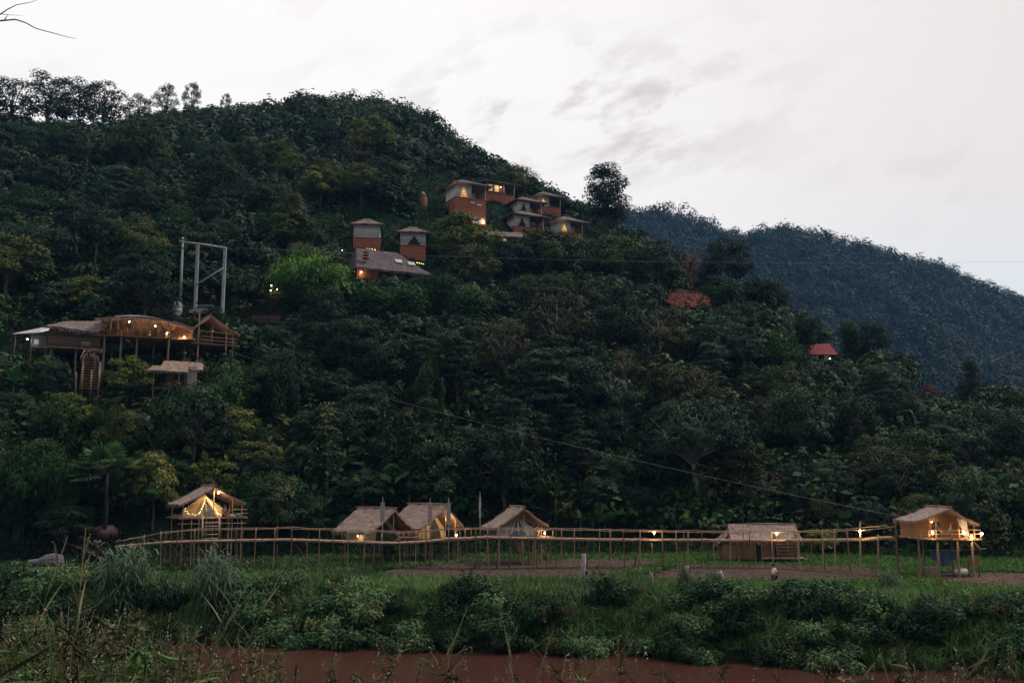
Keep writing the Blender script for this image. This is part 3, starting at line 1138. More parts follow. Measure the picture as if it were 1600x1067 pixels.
# ------------------------------------------------------------------ trees that can be told apart: (kind, px, py top, py foot, width px, label)
HERO = [
    ("bright_bamboo", 482, 378, 492, 150, "bright green feathery bamboo clump beside the large thatched roof", "bamboo"),
    ("yellow", 722, 336, 432, 112, "yellow-green leafy tree just below the hillside villas", "tree"),
    ("yellow", 455, 332, 405, 84, "sparse olive tree with pale trunk left of the small brick huts", "tree"),
    ("plume", 588, 432, 520, 60, "dark bamboo plume below the left end of the large thatched roof", "bamboo"),
    ("plume", 640, 428, 530, 64, "blue-green bamboo plume below the middle of the large thatched roof", "bamboo"),
    ("plume", 691, 402, 520, 52, "tallest dark bamboo plume beside the yellow-green tree", "bamboo"),
    ("plume", 738, 430, 530, 62, "dark drooping bamboo plume under the yellow-green tree", "bamboo"),
    ("tall", 947, 258, 376, 74, "tall dark lone tree standing against the sky right of the villas", "tree"),
    ("round", 1140, 376, 462, 84, "domed dark tree in front of the far blue hill", "tree"),
    ("bare", 1080, 388, 462, 50, "leafless reddish tree beside the domed dark tree", "tree"),
    ("plume", 1132, 426, 500, 56, "green bamboo plume beside the bare red earth", "bamboo"),
    ("plume", 1190, 416, 505, 56, "green bamboo plume with a drooping tip against the blue hill", "bamboo"),
    ("plume", 1222, 434, 500, 26, "slim dark bamboo leaning over the forest edge", "bamboo"),
    ("bamboo", 1225, 512, 600, 76, "broad bamboo clump left of the red roof", "bamboo"),
    ("umbrella", 1092, 632, 800, 218, "broad spreading tree with pale forked trunk behind the boardwalk", "tree"),
    ("vine_tower", 665, 560, 668, 64, "rounded tower of hanging vines in the dark middle slope", "tree"),
    ("teak", 508, 632, 800, 92, "big-leaved young teak left of the thatched tents", "tree"),
    ("teak", 600, 620, 770, 60, "slender teak with reddish tip above the first thatched tent", "tree"),
    ("teak", 640, 640, 790, 90, "leafy teak above the second thatched tent", "tree"),
    ("teak", 700, 655, 790, 66, "short teak right of the leafy teak above the tents", "tree"),
    ("bigleaf", 790, 668, 805, 160, "wide big-leaved tree above the blue-windowed tent", "tree"),
    ("bigleaf", 690, 690, 800, 120, "rounded big-leaved tree behind the second thatched tent", "tree"),
    ("layered", 852, 540, 690, 130, "tall tree with pale layered branches on the dark middle slope", "tree"),
    ("banana", 832, 768, 822, 60, "banana plant directly behind the blue-windowed tent", "banana plant"),
    ("banana", 868, 735, 812, 74, "largest banana plant up the slope behind the blue-windowed tent", "banana plant"),
    ("banana", 908, 788, 838, 52, "banana plant right of the blue-windowed tent behind the walkway", "banana plant"),
    ("banana", 945, 790, 842, 52, "farthest right banana plant behind the walkway", "banana plant"),
    ("banana", 735, 632, 680, 34, "banana plant with two upright leaves high on the slope", "banana plant"),
    ("banana", 18, 552, 640, 84, "banana plant at the left edge below the restaurant lean-to", "banana plant"),
    ("palm", 162, 706, 850, 96, "fan palm on the dark left slope", "palm"),
    ("bigleaf", 298, 606, 745, 142, "dense blue-green tree below the little two-tier hut", "tree"),
    ("bamboo", 86, 612, 730, 92, "light green bamboo below the restaurant stair", "bamboo"),
    ("bamboo", 30, 676, 840, 118, "dark bamboo filling the left edge", "bamboo"),
    ("bamboo", 92, 690, 850, 80, "dark bamboo arching beside the fan palm", "bamboo"),
    ("yellow", 238, 708, 830, 74, "yellow-tipped bushy tree between fan palm and lit bell tent", "tree"),
    ("olive", 190, 640, 740, 80, "olive bush tree between bamboo and blue-green tree", "tree"),
    ("yellow", 195, 556, 640, 70, "pale green bushy tree under the restaurant deck", "tree"),
    ("round", 225, 420, 515, 104, "rounded green tree right behind the restaurant roof", "tree"),
    ("round", 100, 785, 862, 90, "low glossy tree beside the plank track", "tree"),
    ("ridge", 15, 122, 215, 84, "skyline tree cut by the left edge on the left ridge", "tree"),
    ("ridge", 72, 118, 212, 90, "tallest open-crowned skyline tree on the left ridge", "tree"),
    ("ridge", 122, 126, 210, 84, "broad open-crowned skyline tree in the middle of the left ridge", "tree"),
    ("ridge", 160, 130, 206, 74, "see-through skyline tree at the right end of the left ridge row", "tree"),
    ("ridge", 215, 150, 200, 54, "small low skyline tree after the gap in the left ridge", "tree"),
    ("ridge", 258, 134, 190, 40, "thin skyline tree on the ridge, left of a round-topped one", "tree"),
    ("ridge", 298, 129, 180, 30, "round-topped skyline tree on a thin trunk", "tree"),
    ("ridge", 352, 146, 178, 18, "tiny skyline tree where the ridge starts to climb", "tree"),
    ("round", 1368, 505, 572, 52, "flat dark tree over pale posts on the right spur", "tree"),
    ("plume", 1262, 474, 560, 32, "slim bamboo right of the bare red earth", "bamboo"),
    ("plume", 1328, 488, 560, 36, "slim dark bamboo pair on the right skyline", "bamboo"),
    ("cone", 1523, 560, 640, 40, "pointed dark tree on the right skyline", "tree"),
    ("round", 1252, 606, 745, 116, "tree with two pale trunks left of centre on the right spur", "tree"),
    ("bigleaf", 1515, 735, 860, 120, "blue-green bushy tree behind the tall stilt hut", "tree"),
    ("bigleaf", 1370, 790, 850, 62, "drooping large-leaved tree left of the tall stilt hut", "tree"),
    ("olive", 740, 385, 470, 90, "olive tree half hiding the foot of the upper villas", "tree"),
    ("olive", 850, 362, 450, 120, "wide olive crown in front of the lowest villa", "tree"),
    ("round", 800, 378, 460, 80, "dark crown in front of the long shed roof", "tree"),
    ("olive", 960, 372, 460, 100, "olive crown below the tall lone tree", "tree"),
    ("round", 1030, 380, 470, 90, "dark crown left of the bare reddish tree", "tree"),
    ("olive", 1050, 575, 690, 100, "yellowish domed crown above the broad spreading tree", "tree"),
    ("bamboo", 800, 700, 800, 60, "small bamboo hidden among big-leaved trees", "bamboo"),
    ("bigleaf", 440, 570, 680, 70, "leafy tree where the long cable leaves the slope", "tree"),
    ("teak", 430, 600, 700, 46, "thin teak with orange tip left of the long cable", "tree"),
    ("round", 332, 478, 520, 40, "round shrub-like tree at the foot of the twin poles", "tree"),
    ("round", 270, 505, 512, 20, "clipped green bush beside the water tank", "tree"),
]
# what must stay in view: px box and the depth of what it holds
KEEP = [(18, 488, 372, 548, 122), (112, 540, 162, 612, 114), (226, 556, 322, 612, 116), (268, 366, 372, 480, 136),
        (652, 272, 930, 368, 236), (545, 338, 602, 388, 178), (612, 350, 664, 406, 174), (548, 386, 676, 430, 160),
        (1040, 445, 1122, 482, 190), (1246, 526, 1316, 560, 168), (1436, 590, 1484, 620, 160), (260, 752, 382, 850, 85),
        (748, 362, 822, 384, 185), (488, 335, 516, 366, 195), (395, 486, 432, 505, 140), (300, 478, 350, 492, 140)]


def blocks(px, top, bot, half, Y, slack=3.0):
    for x0, y0, x1, y1, D in KEEP:
        if Y < D + slack and px + half > x0 and px - half < x1 and top < y1 - 2 and bot > y0:
            return True
    return False


rnd = random.Random(7)
HK = []
placed = []          # (x, y, r)
for kind, px, top, foot, w, label, cat in HERO:
    g = ground_at(px, foot)
    z1 = at(px, top, g.y).z
    mpp = (g.y / CP) / F * .98
    put(kind, (g.x, g.y, g.z - .15), max(z1 - g.z, 1.5), w * mpp * .5, label=label, cat=cat, rnd=rnd)
    placed.append((g.x, g.y, w * mpp * .5))
    HK.append((px - w * .42, top, px + w * .42, top + .6 * (foot - top), g.y - 1))
KEEP += HK

KIND_WORDS = {
    "round": ("dark green round-crowned tree", "dark round-crowned trees"),
    "blue": ("blue-green flat-tiered tree", "blue-green trees"),
    "olive": ("olive green domed tree", "olive domed trees"),
    "yellow": ("yellow-green upright tree", "yellow-green trees"),
    "brown": ("thin brownish open tree", "brownish open trees"),
    "layered": ("tall tree with layered boughs", "layered tall trees"),
    "umbrella": ("wide umbrella-shaped tree", "umbrella trees"),
    "bamboo": ("arching feathery bamboo clump", "arching bamboo clumps"),
    "cone": ("slim pointed dark tree", "slim pointed trees"),
    "bigleaf": ("low big-leaved tree", "low big-leaved trees"),
    "teak": ("narrow big-leaved teak", "narrow teaks"),
}


def zone(px, py):
    if px < 430:
        if py < 300:
            return "high on the left slope under the ridge"
        return "on the left slope behind the restaurant" if py < 490 else "on the left slope below the restaurant"
    if px < 650 and py < 480:
        return "around the small brick huts" if py > 320 else "under the hill summit"
    if px < 1010 and py < 520:
        return "on the slope below the villas" if py > 360 else "beside the villas near the skyline"
    if px < 1010:
        return "on the dark middle slope" if py < 720 else "at the hill foot behind the tents"
    return "high on the right spur" if py < 600 else ("on the right spur" if py < 720 else "at the hill foot on the right")


cand = []
for i in range(60000):
    y = 90 + 175 * rnd.random() ** .8
    x = rnd.uniform(-.60, .58) * y
    u = x / y
    y0 = float(np.interp(u, base_u, base_y))
    yr = float(np.interp(u, yu[:, 0], yu[:, 1]))
    if y < y0 + 4 or y > yr + 3:
        continue
    t = (y - y0) / (yr - y0)
    px0 = 800 + F * u
    # open scrub on the upper dome
    if y > 215 and px0 > 380 and rnd.random() < .85:
        continue
    q_ = rnd.random()
    r = (rnd.uniform(4.6, 6.2) if q_ < .16 else rnd.uniform(3.0, 4.6) if q_ < .66 else rnd.uniform(1.9, 3.0)) if y > 105 else rnd.uniform(2.0, 3.6)
    if px0 > 1200:
        r *= .85
    if any((x - a) ** 2 + (y - b) ** 2 < (.62 * (r + c)) ** 2 for a, b, c in placed):
        continue
    z = h(x, y)
    ht = r * rnd.uniform(1.7, 2.5)
    px, pt = proj((x, y, z + ht))
    _, pb = proj((x, y, z))
    if px < -60 or px > 1660:
        continue
    skyl = float(np.interp(px, [p[0] for p in SKY], [p[1] for p in SKY]))
    if pt < skyl - 9:
        ht *= max(.35, (pb - (skyl - 9)) / max(pb - pt, 1))
        pt = skyl - 9
        r = min(r, ht * .6)
    half = r / y * F
    if blocks(px, pt, pb, half * .9, y):
        continue
    # long bare cuts and huts at the hill foot stay open
    if 250 < px < 470 and 690 < pb < 880 and rnd.random() < .75:
        continue
    placed.append((x, y, r))
    cand.append((half * (pb - pt), x, y, z, r, ht, px, pb))
cand.sort(reverse=True)
print("forest trees", len(cand))
rest = cand[215:]
for k, (sc, x, y, z, r, ht, px, pb) in enumerate(cand[:215]):
    q = rnd.random()
    if px < 430 and pb < 490:
        kind = "blue" if q < .28 else "round" if q < .54 else "bamboo" if q < .74 else "layered" if q < .82 else "olive" if q < .94 else "umbrella"
    elif px < 430:
        kind = "bamboo" if q < .25 else "bigleaf" if q < .5 else "round" if q < .75 else "yellow" if q < .85 else "blue"
    elif pb < 520 and px < 1150:
        kind = "olive" if q < .40 else "round" if q < .62 else "yellow" if q < .74 else "brown" if q < .83 else "umbrella" if q < .90 else "bamboo" if q < .95 else "blue"
    elif px < 1010:
        kind = "round" if q < .32 else "layered" if q < .54 else "blue" if q < .64 else "bamboo" if q < .72 else "bigleaf" if q < .86 else "brown" if q < .94 else "cone"
    else:
        kind = "round" if q < .34 else "blue" if q < .56 else "olive" if q < .70 else "brown" if q < .80 else "layered" if q < .88 else "cone" if q < .92 else "bigleaf"
    zn = zone(px, pb - 20)
    a, b = KIND_WORDS[kind]
    put(kind, (x, y, z - .3), ht * (1.25 if kind in ("cone", "layered") else 1.0), r * (.62 if kind == "cone" else 1.0),
        label=f"{a} in the forest {zn}", cat="bamboo" if kind == "bamboo" else "tree", group=f"{b} {zn}", rnd=rnd)

# ------------------------------------------------------------------ stuff: masses nobody could count
rng = np.random.default_rng(11)


def crown_mass(pts, per, size, rng, flat=.75, vary=.55):
    """many small crowns in one mesh: pts (n,5) x y z r h"""
    n = len(pts)
    X = np.repeat(pts, per, axis=0)
    d = unit(rng.normal(size=(n * per, 3)))
    d[:, 2] = np.abs(d[:, 2]) * 1.15 - .25
    rr = (.72 + .36 * rng.random(n * per))[:, None]
    lump = (1 + .22 * np.sin(d[:, 0] * 6 + X[:, 0]) * np.cos(d[:, 1] * 5 + X[:, 1]))[:, None]
    P = X[:, :3] + d * rr * lump * np.stack([X[:, 3], X[:, 3], X[:, 4] * .5], -1)
    P[:, 2] += X[:, 4] * .5
    N = d * 1.0 + np.array([0, 0, .4]) + rng.normal(size=d.shape) * (.32 if vary < .6 else .16)
    s = size * (.6 + .8 * rng.random(n * per)) * np.clip(X[:, 3] / pts[:, 3].mean(), .6, 1.6)
    Q = leaf_quads(P, N, s, s * .55, rng)
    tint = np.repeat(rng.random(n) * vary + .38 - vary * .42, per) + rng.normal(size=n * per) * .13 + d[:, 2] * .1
    return Q, tint


pts = np.array([(x, y, z, r, ht) for _, x, y, z, r, ht, _, _ in rest])
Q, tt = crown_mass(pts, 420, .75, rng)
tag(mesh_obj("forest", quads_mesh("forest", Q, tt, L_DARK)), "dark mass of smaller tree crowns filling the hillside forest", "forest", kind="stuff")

# scrub on the dome and between the trees
pts = []
for i in range(90000):
    y = rnd.uniform(92, 340)
    x = rnd.uniform(-.60, .58) * y
    u = x / y
    yr = float(np.interp(u, yu[:, 0], yu[:, 1]))
    y0 = float(np.interp(u, base_u, base_y))
    t = (y - y0) / (yr - y0)
    if t > 1.02 or t < .02:
        continue
    px0 = 800 + F * u
    if rnd.random() < (.35 if (y > 205 and px0 > 330) else .72):
        continue
    r = rnd.uniform(.7, 1.5) * (1.0 + 1.1 * (rnd.random() < .15))
    ht = r * rnd.uniform(1.2, 2.3)
    z = h(x, y)
    px, pt = proj((x, y, z + ht))
    if blocks(px, pt, proj((x, y, z))[1], r / y * F, y, 0.0):
        continue
    pts.append((x, y, z - .2, r, ht))
    if len(pts) > 12000:
        break
print("scrub", len(pts))
pts = np.array(pts)
half = rng.random(len(pts)) < .5
Q, tt = crown_mass(pts[half], 34, .62, rng)
tag(mesh_obj("hillside_scrub", quads_mesh("scrub_a", Q, tt, L_BAMBOO)), "mid green scrub covering the hill dome and the gaps in the forest", "scrub", kind="stuff")
Q, tt = crown_mass(pts[~half], 34, .62, rng)
tag(mesh_obj("hillside_scrub", quads_mesh("scrub_b", Q, tt, L_OLIVE)), "olive brown scrub covering the hill dome and the gaps in the forest", "scrub", kind="stuff")

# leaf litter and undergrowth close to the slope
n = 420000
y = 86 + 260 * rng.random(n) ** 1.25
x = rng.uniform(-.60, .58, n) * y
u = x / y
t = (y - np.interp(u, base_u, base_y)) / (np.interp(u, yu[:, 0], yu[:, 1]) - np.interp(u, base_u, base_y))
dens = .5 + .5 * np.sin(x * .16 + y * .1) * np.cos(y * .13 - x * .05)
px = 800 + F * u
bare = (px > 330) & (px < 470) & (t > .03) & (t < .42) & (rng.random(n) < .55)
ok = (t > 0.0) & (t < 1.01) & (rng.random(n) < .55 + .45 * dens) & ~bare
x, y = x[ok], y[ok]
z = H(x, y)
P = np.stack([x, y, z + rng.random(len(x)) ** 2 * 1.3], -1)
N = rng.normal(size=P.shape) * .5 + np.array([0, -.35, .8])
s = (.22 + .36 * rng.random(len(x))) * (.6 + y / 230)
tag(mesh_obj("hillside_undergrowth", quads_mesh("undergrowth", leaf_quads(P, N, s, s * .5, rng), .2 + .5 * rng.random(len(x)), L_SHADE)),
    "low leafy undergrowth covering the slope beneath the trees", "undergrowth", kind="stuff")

# long grass on the open slope around the villas and the small huts
n = 240000
y = rng.uniform(140, 250, n)
PXg = rng.uniform(440, 980, n)
x = (PXg - 800) / F * y
t = (y - np.interp(x / y, base_u, base_y)) / (np.interp(x / y, yu[:, 0], yu[:, 1]) - np.interp(x / y, base_u, base_y))
ok = t < 1.0
x, y = x[ok], y[ok]
P = np.stack([x, y, H(x, y) + .22 + .25 * rng.random(len(x))], -1)
N = rng.normal(size=P.shape) * .35 + np.array([0, -.75, .6])
s = .45 + .5 * rng.random(len(x))
tg_ = .35 + .22 * np.sin(x * .5) * np.cos(y * .4) + rng.normal(size=len(x)) * .15
tag(mesh_obj("slope_grass", quads_mesh("slope_grass", leaf_quads(P, N, s, s * .6, rng), tg_, L_BAMBOO)), "rough green grass on the open slope around the villas", "grass", kind="stuff")

# the wood on the far blue hills
pts = []
for i in range(60000):
    y = rnd.uniform(440, 915)
    u = rnd.uniform(-.03, .60)
    x = u * y
    if rnd.random() > y / 915:
        continue
    r = rnd.uniform(2.6, 4.6) if rnd.random() < .75 else rnd.uniform(4.6, 7.5)
    z = float(HF(x, y))
    pts.append((x, y, z - 1.0, r, r * rnd.uniform(1.7, 2.8)))
    if len(pts) > 11000:
        break
pts = np.array(pts)
vis = pts[:, 2] > CAM_Z + pts[:, 1] * .02
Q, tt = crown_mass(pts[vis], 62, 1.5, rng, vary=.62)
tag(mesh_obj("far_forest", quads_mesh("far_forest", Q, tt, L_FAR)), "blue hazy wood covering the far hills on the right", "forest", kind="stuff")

# far bank: long bushes, one by one
BK = [("shrub_vine", "leafy vine-covered bush", "vine bushes"), ("shrub_dark", "dark broad-leaved bush", "dark bushes"),
      ("grass_clump", "tall green grass clump", "grass clumps"), ("dry_grass", "yellowish seeding weed clump", "weed clumps")]


def bank_of(x):
    yb = 55.0
    for _ in range(6):
        yb = float(np.interp(x / yb, bank_u, bank_y)) + .5 * math.sin(x * .35) + .3 * math.sin(x * .9 + 1)
    return yb


def bank_zone(px):
    return ("below the lit bell tent" if px < 430 else "below the twin thatched tents" if px < 760 else
            "below the grey post" if px < 1000 else "below the walking man" if px < 1320 else "below the tall stilt hut")


count = 0
for row, (off, zs, num) in enumerate([(.2, .9, 42), (1.7, 1.05, 44), (3.4, .95, 40), (5.2, .62, 34)]):
    for i in range(num):
        x = -34 + 68 * (i + rnd.uniform(.1, .9)) / num
        y = bank_of(x) + off + rnd.uniform(-.5, .5)
        px, py = proj((x, y, 2))
        if px < -60 or px > 1660:
            continue
        q = rnd.random()
        if row < 2:
            k = 0 if q < .34 else 1 if q < .60 else 2 if q < .84 else 3
        elif row == 2:
            k = 0 if q < .3 else 1 if q < .5 else 2 if q < .75 else 3
        else:
            k = 3 if q < .5 else 2 if q < .85 else 0
        kind, a, b = BK[k]
        s = zs * rnd.uniform(.75, 1.25)
        hh = {0: 1.55, 1: 1.6, 2: 1.35, 3: 1.15}[k] * s
        rr = {0: 1.9, 1: 1.5, 2: 1.25, 3: 1.1}[k] * s
        if 1100 < px < 1240 and row == 3:
            hh *= .6
        zz = max(h(x, y) - .15, -.1)
        where = ["at the water's edge", "on the river bank face", "on the river bank top", "along the field edge"][row]
        put(kind, (x, y, zz), hh, rr, label=f"{a} {where} {bank_zone(px)}", cat="grass clump" if k == 2 else "weed" if k == 3 else "bush",
            group=f"{b} {where} {bank_zone(px)}", rnd=rnd)
        count += 1
print("bank plants", count)
for px, top, w, lab, v in [(205, 826, 126, "tall blue-green cane clump left of the lit bell tent's stilts", 0), (342, 838, 100, "tall dark cane clump in front of the lit bell tent's stilts", 1),
                           (268, 900, 60, "shorter cane clump between the two tall cane clumps", 1)]:
    x = at(px, 900, 58).x
    y = bank_of(x) + 2.2
    z = h(x, y) - .3
    p1 = at(px, top, y)
    put("cane", (p1.x, y, z), p1.z - z, w * y / F * .5, label=lab, cat="cane", var=v, rz=1.0)
for px, top, w, lab in [(1070, 878, 40, "spiky cane clump around the pale dead stump"), (1115, 886, 36, "dark upright grass clump right of the dead stump"),
                        (925, 898, 30, "dark reed clump on the bank right of the grey post"), (1390, 890, 60, "green grass mound between field and tall stilt hut")]:
    y = 62.0
    p1 = at(px, top, y)
    z = h(p1.x, y) - .1
    put("cane", (p1.x, y, z), p1.z - z + .3, w * y / F * .5, label=lab, cat="grass clump", var=1)

# grasses along the field edge, the bunds and the rice strip
def blades(name, xy, ht, wd, mat, label, lean=.45, cat="grass"):
    n = len(xy)
    z = H(xy[:, 0], xy[:, 1])
    hgt = ht * (.5 + .8 * rng.random(n))
    T = rng.normal(size=(n, 3)) * lean + np.array([0, 0, 1.0])
    T = unit(T)
    C = np.stack([xy[:, 0], xy[:, 1], z], -1) + T * hgt[:, None] * .48
    N = rng.normal(size=(n, 3)) + np.array([0, -.6, .2])
    Q = leaf_quads(C, N, hgt, wd * (.7 + .6 * rng.random(n)), rng, T=T, fold=.2)
    patchy = (.58 if name == "bank_grass" else .42) + .18 * np.sin(xy[:, 0] * .8) * np.cos(xy[:, 1] * 1.1)
    return tag(mesh_obj(name, quads_mesh(name, Q, patchy + rng.normal(size=n) * .15, mat)), label, cat, kind="stuff")


n = 85000
x = rng.uniform(-42, 42, n)
ybv = np.array([bank_of(v) for v in np.linspace(-42, 42, 300)])
yb = np.interp(x, np.linspace(-42, 42, 300), ybv)
y = yb + 1 + 9 * rng.random(n) ** 1.5
blades("bank_grass", np.stack([x, y], -1), .9, .06, L_GRASS, "long green grass over the top of the far river bank")
n = 26000
x = rng.uniform(-42, 42, n)
yb = np.interp(x, np.linspace(-42, 42, 300), ybv)
y = yb + 2.5 + 6 * rng.random(n)
keep = np.sin(x * .5 + 1) + np.sin(x * .21) > -.4
blades("bank_weeds", np.stack([x, y], -1)[keep], 1.1, .04, L_WEED, "yellowish seeding weeds scattered over the far bank", .6, "weeds")
# low green strips: around the ploughed soil
n = 150000
x = rng.uniform(-48, 58, n)
y = rng.uniform(60, 99, n)
PX = 800 + F * x / y
_, PY = proj((0, 1, 0))
tg = (FIELD - CAM_Z) / y
PY = np.array([proj((a, b, FIELD))[1] for a, b in zip(x, y)])
edge = np.interp(PX, [0, 520, 640, 760, 1000, 1100, 1300, 1400, 1600], [905, 898, 888, 878, 876, 884, 886, 894, 894])
bund = (np.abs(PY - np.interp(PX, [900, 1080], [908, 878])) < 5) & (PX > 880) & (PX < 1090)
low = PY > np.interp(PX, [0, 560, 800, 1000, 1050, 1370, 1420, 1500, 1600], [890, 900, 905, 903, 908, 908, 904, 915, 922])
low |= (np.abs(PX - np.interp(PY, [894, 912], [1385, 1435])) < 32) & (PY > 890)
ok = (PY < edge) | bund | low
t = (y - np.interp(x / y, base_u, base_y))
ok &= (t < 3) & (rng.random(n) < np.interp(PX, [380, 560], [.25, 1]))
br = PX > 985
blades("rice_grass", np.stack([x, y], -1)[ok & br], .42, .06, L_BRIGHT, "short bright green rice grass around the ploughed soil")
blades("edge_grass", np.stack([x, y], -1)[ok & ~br & (rng.random(n) < .7)], .42, .06, L_GRASS, "dark green grass under the left half of the walkway")

# ------------------------------------------------------------------ the evening air
HAZE = bpy.data.materials.new("haze_air")
HAZE.use_nodes = True
_n = HAZE.node_tree.nodes
_n.remove(_n["Principled BSDF"])
_v = _n.new("ShaderNodeVolumePrincipled")
_v.inputs["Color"].default_value = (0.22, 0.52, 1.0, 1)
_v.inputs["Density"].default_value = 0.00012
_v.inputs["Anisotropy"].default_value = 0.0
HAZE.node_tree.links.new(_v.outputs[0], _n["Material Output"].inputs["Volume"])
_m = MB()
_m.box((150, 720, 144), (1720, 1600, 294))
tag(_m.build("haze", HAZE), "thin blue evening haze over the valley and hills", "haze", kind="stuff")

n = 9000
x = rng.uniform(-20, 40, n)
y = rng.uniform(66, 90, n)
ok = np.sin(x * .7 + y) + np.sin(x * .31 - y * .5) > -.2
blades("field_weeds", np.stack([x, y], -1)[ok], .22, .05, L_GRASS, "small scattered weeds over the ploughed soil", .7, "weeds")
# ------------------------------------------------------------------ buildings
WARM = (1.0, 0.60, 0.24)


class Fr:
    """local frame of a thing standing at a point; v() turns traced offsets into metres in that frame"""

    def __init__(s, name, px, py, Y, rz=0.0, label=None, cat=None, group=None, k=1.0):
        s.k = k
        s.px, s.py, s.Y, s.rz = px, py, Y, rz
        p = at(px, py, Y)
        s.mx = (at(px + 1, py, Y) - p).x
        s.mz = (at(px, py - 1, Y) - p).z
        s.loc = p
        s.mx /= math.cos(rz) - p.x / p.y * math.sin(rz)
        s.root = empty(name, p, rz, label, cat, group)
        s.root.scale = (k, k, k)

    def v(s, px, py, dy=0.0):
        return Vector(((px - s.px) * s.mx, dy, (s.py - py) * s.mz))

    def w(s, p):
        c, q = math.cos(s.rz) * s.k, math.sin(s.rz) * s.k
        return Vector((s.loc.x + p[0] * c - p[1] * q, s.loc.y + p[0] * q + p[1] * c, s.loc.z + p[2] * s.k))

    def gz(s, x, y, sink=.3):
        """local height of the ground under a local point"""
        q = s.w((x, y, 0))
        return (h(q.x, q.y) - sink - s.loc.z) / s.k


def thatch(mb, e0, e1, r1, r0, thick=.16, rng_seed=1, fringe=.35, strands=1.0, n=10):
    """a thatched slope: eave e0-e1, ridge r0-r1, with ragged straw"""
    rr = random.Random(rng_seed)
    e0, e1, r1, r0 = map(Vector, (e0, e1, r1, r0))
    nrm = (e1 - e0).cross(r0 - e0)
    if nrm.length < 1e-6:
        nrm = (e1 - e0).cross(r1 - e0)
    nrm.normalize()
    if nrm.z < 0:
        nrm.negate()
    g = {}
    for i in range(n + 1):
        for j in range(n + 1):
            a, b = i / n, j / n
            p = (e0 * (1 - a) + e1 * a) * (1 - b) + (r0 * (1 - a) + r1 * a) * b
            sag = -.10 * math.sin(math.pi * b) * min(1.0, (r0 - e0).length / 3) + rr.uniform(-.06, .06)
            g[i, j] = p + nrm * sag
    for i in range(n):
        for j in range(n):
            mb.poly([g[i, j], g[i + 1, j], g[i + 1, j + 1], g[i, j + 1]], True)
    dn = nrm * thick
    for i in range(n):
        mb.poly([g[i, 0] - dn, g[i, n] - dn, g[i + 1, n] - dn, g[i + 1, 0] - dn])
        mb.poly([g[i, 0], g[i, 0] - dn, g[i + 1, 0] - dn, g[i + 1, 0]])
        mb.poly([g[i, n], g[i + 1, n], g[i + 1, n] - dn, g[i, n] - dn])
        mb.poly([g[0, i], g[0, i + 1], g[0, i + 1] - dn, g[0, i] - dn])
        mb.poly([g[n, i], g[n, i] - dn, g[n, i + 1] - dn, g[n, i + 1]])
    fringe *= 1.35
    strands *= 1.3
    L = (e1 - e0).length
    down = ((e0 - r0) if (e0 - r0).length > .1 else (e1 - r1)).normalized()
    side = (e1 - e0).normalized()
    for k in range(int(L * 26 * strands)):
        a = rr.random()
        p = e0 * (1 - a) + e1 * a - nrm * rr.uniform(0, thick)
        d = (down * rr.uniform(.5, 1) + Vector((0, 0, -rr.uniform(.2, .9)))) * fringe * rr.uniform(.3, 1.0)
        w = side * .022
        mb.poly([p - w - down * .25, p + w - down * .25, p + d + side * rr.uniform(-.05, .05)])
    area = L * max((r0 - e0).length, (r1 - e1).length)
    for k in range(int(area * 14 * strands)):
        a, b = rr.random(), rr.random()
        p = (e0 * (1 - a) + e1 * a) * (1 - b) + (r0 * (1 - a) + r1 * a) * b
        ln = rr.uniform(.2, .6)
        w = side * rr.uniform(.012, .03)
        mb.poly([p + nrm * .01 - w, p + nrm * .01 + w, p + down * ln + nrm * rr.uniform(.02, .09) + side * rr.uniform(-.08, .08)])


def gable(fr, xl, xr, zl, zr, xa, za, y0, y1, seed=1, mat=None, fringe=.35, strands=1.0, name="roof"):
    """gable roof whose ridge runs front (y0) to back (y1); eaves at (xl, zl) and (xr, zr), apex (xa, za)"""
    m = MB()
    thatch(m, (xl, y0, zl), (xl, y1, zl), (xa, y1, za), (xa, y0, za), rng_seed=seed, fringe=fringe, strands=strands)
    thatch(m, (xr, y0, zr), (xr, y1, zr), (xa, y1, za), (xa, y0, za), rng_seed=seed + 50, fringe=fringe, strands=strands)
    o = m.build(name, mat or THATCH, fr.root)
    rp = MB()
    rp.tube([(xa, y0 - .35, za + .09), (xa + .03, (y0 + y1) / 2, za + .12), (xa, y1 + .3, za + .08)], .06, 6)
    for x, z in ((xl, zl), (xr, zr)):
        for y in (y0 + .12, y1 - .12):
            rp.tube([(xa, y, za - .2), (x, y, z - .2)], .04, 5)
    for f in np.linspace(y0 + .7, y1 - .7, 4):
        for x, z in ((xl, zl), (xr, zr)):
            rp.tube([(xa, f, za - .2), (x, f, z - .2)], .03, 5)
    rp.build("rafters", BAMBOO, o)
    return o


def ridge_roof(parent, x0, x1, y0, y1, ze, zr, rx0, rx1, ry=None, seed=1, mat=None, fringe=.3, strands=.7, name="roof"):
    """hip or gable roof over a rectangle, ridge along x from rx0 to rx1"""
    ry = (y0 + y1) / 2 if ry is None else ry
    m = MB()
    A, B, C_, D = (x0, y0, ze), (x1, y0, ze), (x1, y1, ze), (x0, y1, ze)
    P, Q = (rx0, ry, zr), (rx1, ry, zr)
    thatch(m, A, B, Q, P, rng_seed=seed, fringe=fringe, strands=strands)
    thatch(m, C_, D, P, Q, rng_seed=seed + 1, fringe=fringe, strands=strands)
    if abs(rx0 - x0) > .05:
        thatch(m, D, A, P, P, rng_seed=seed + 2, fringe=fringe, strands=strands)
        thatch(m, B, C_, Q, Q, rng_seed=seed + 3, fringe=fringe, strands=strands)
    return m.build(name, mat or THATCH, parent)


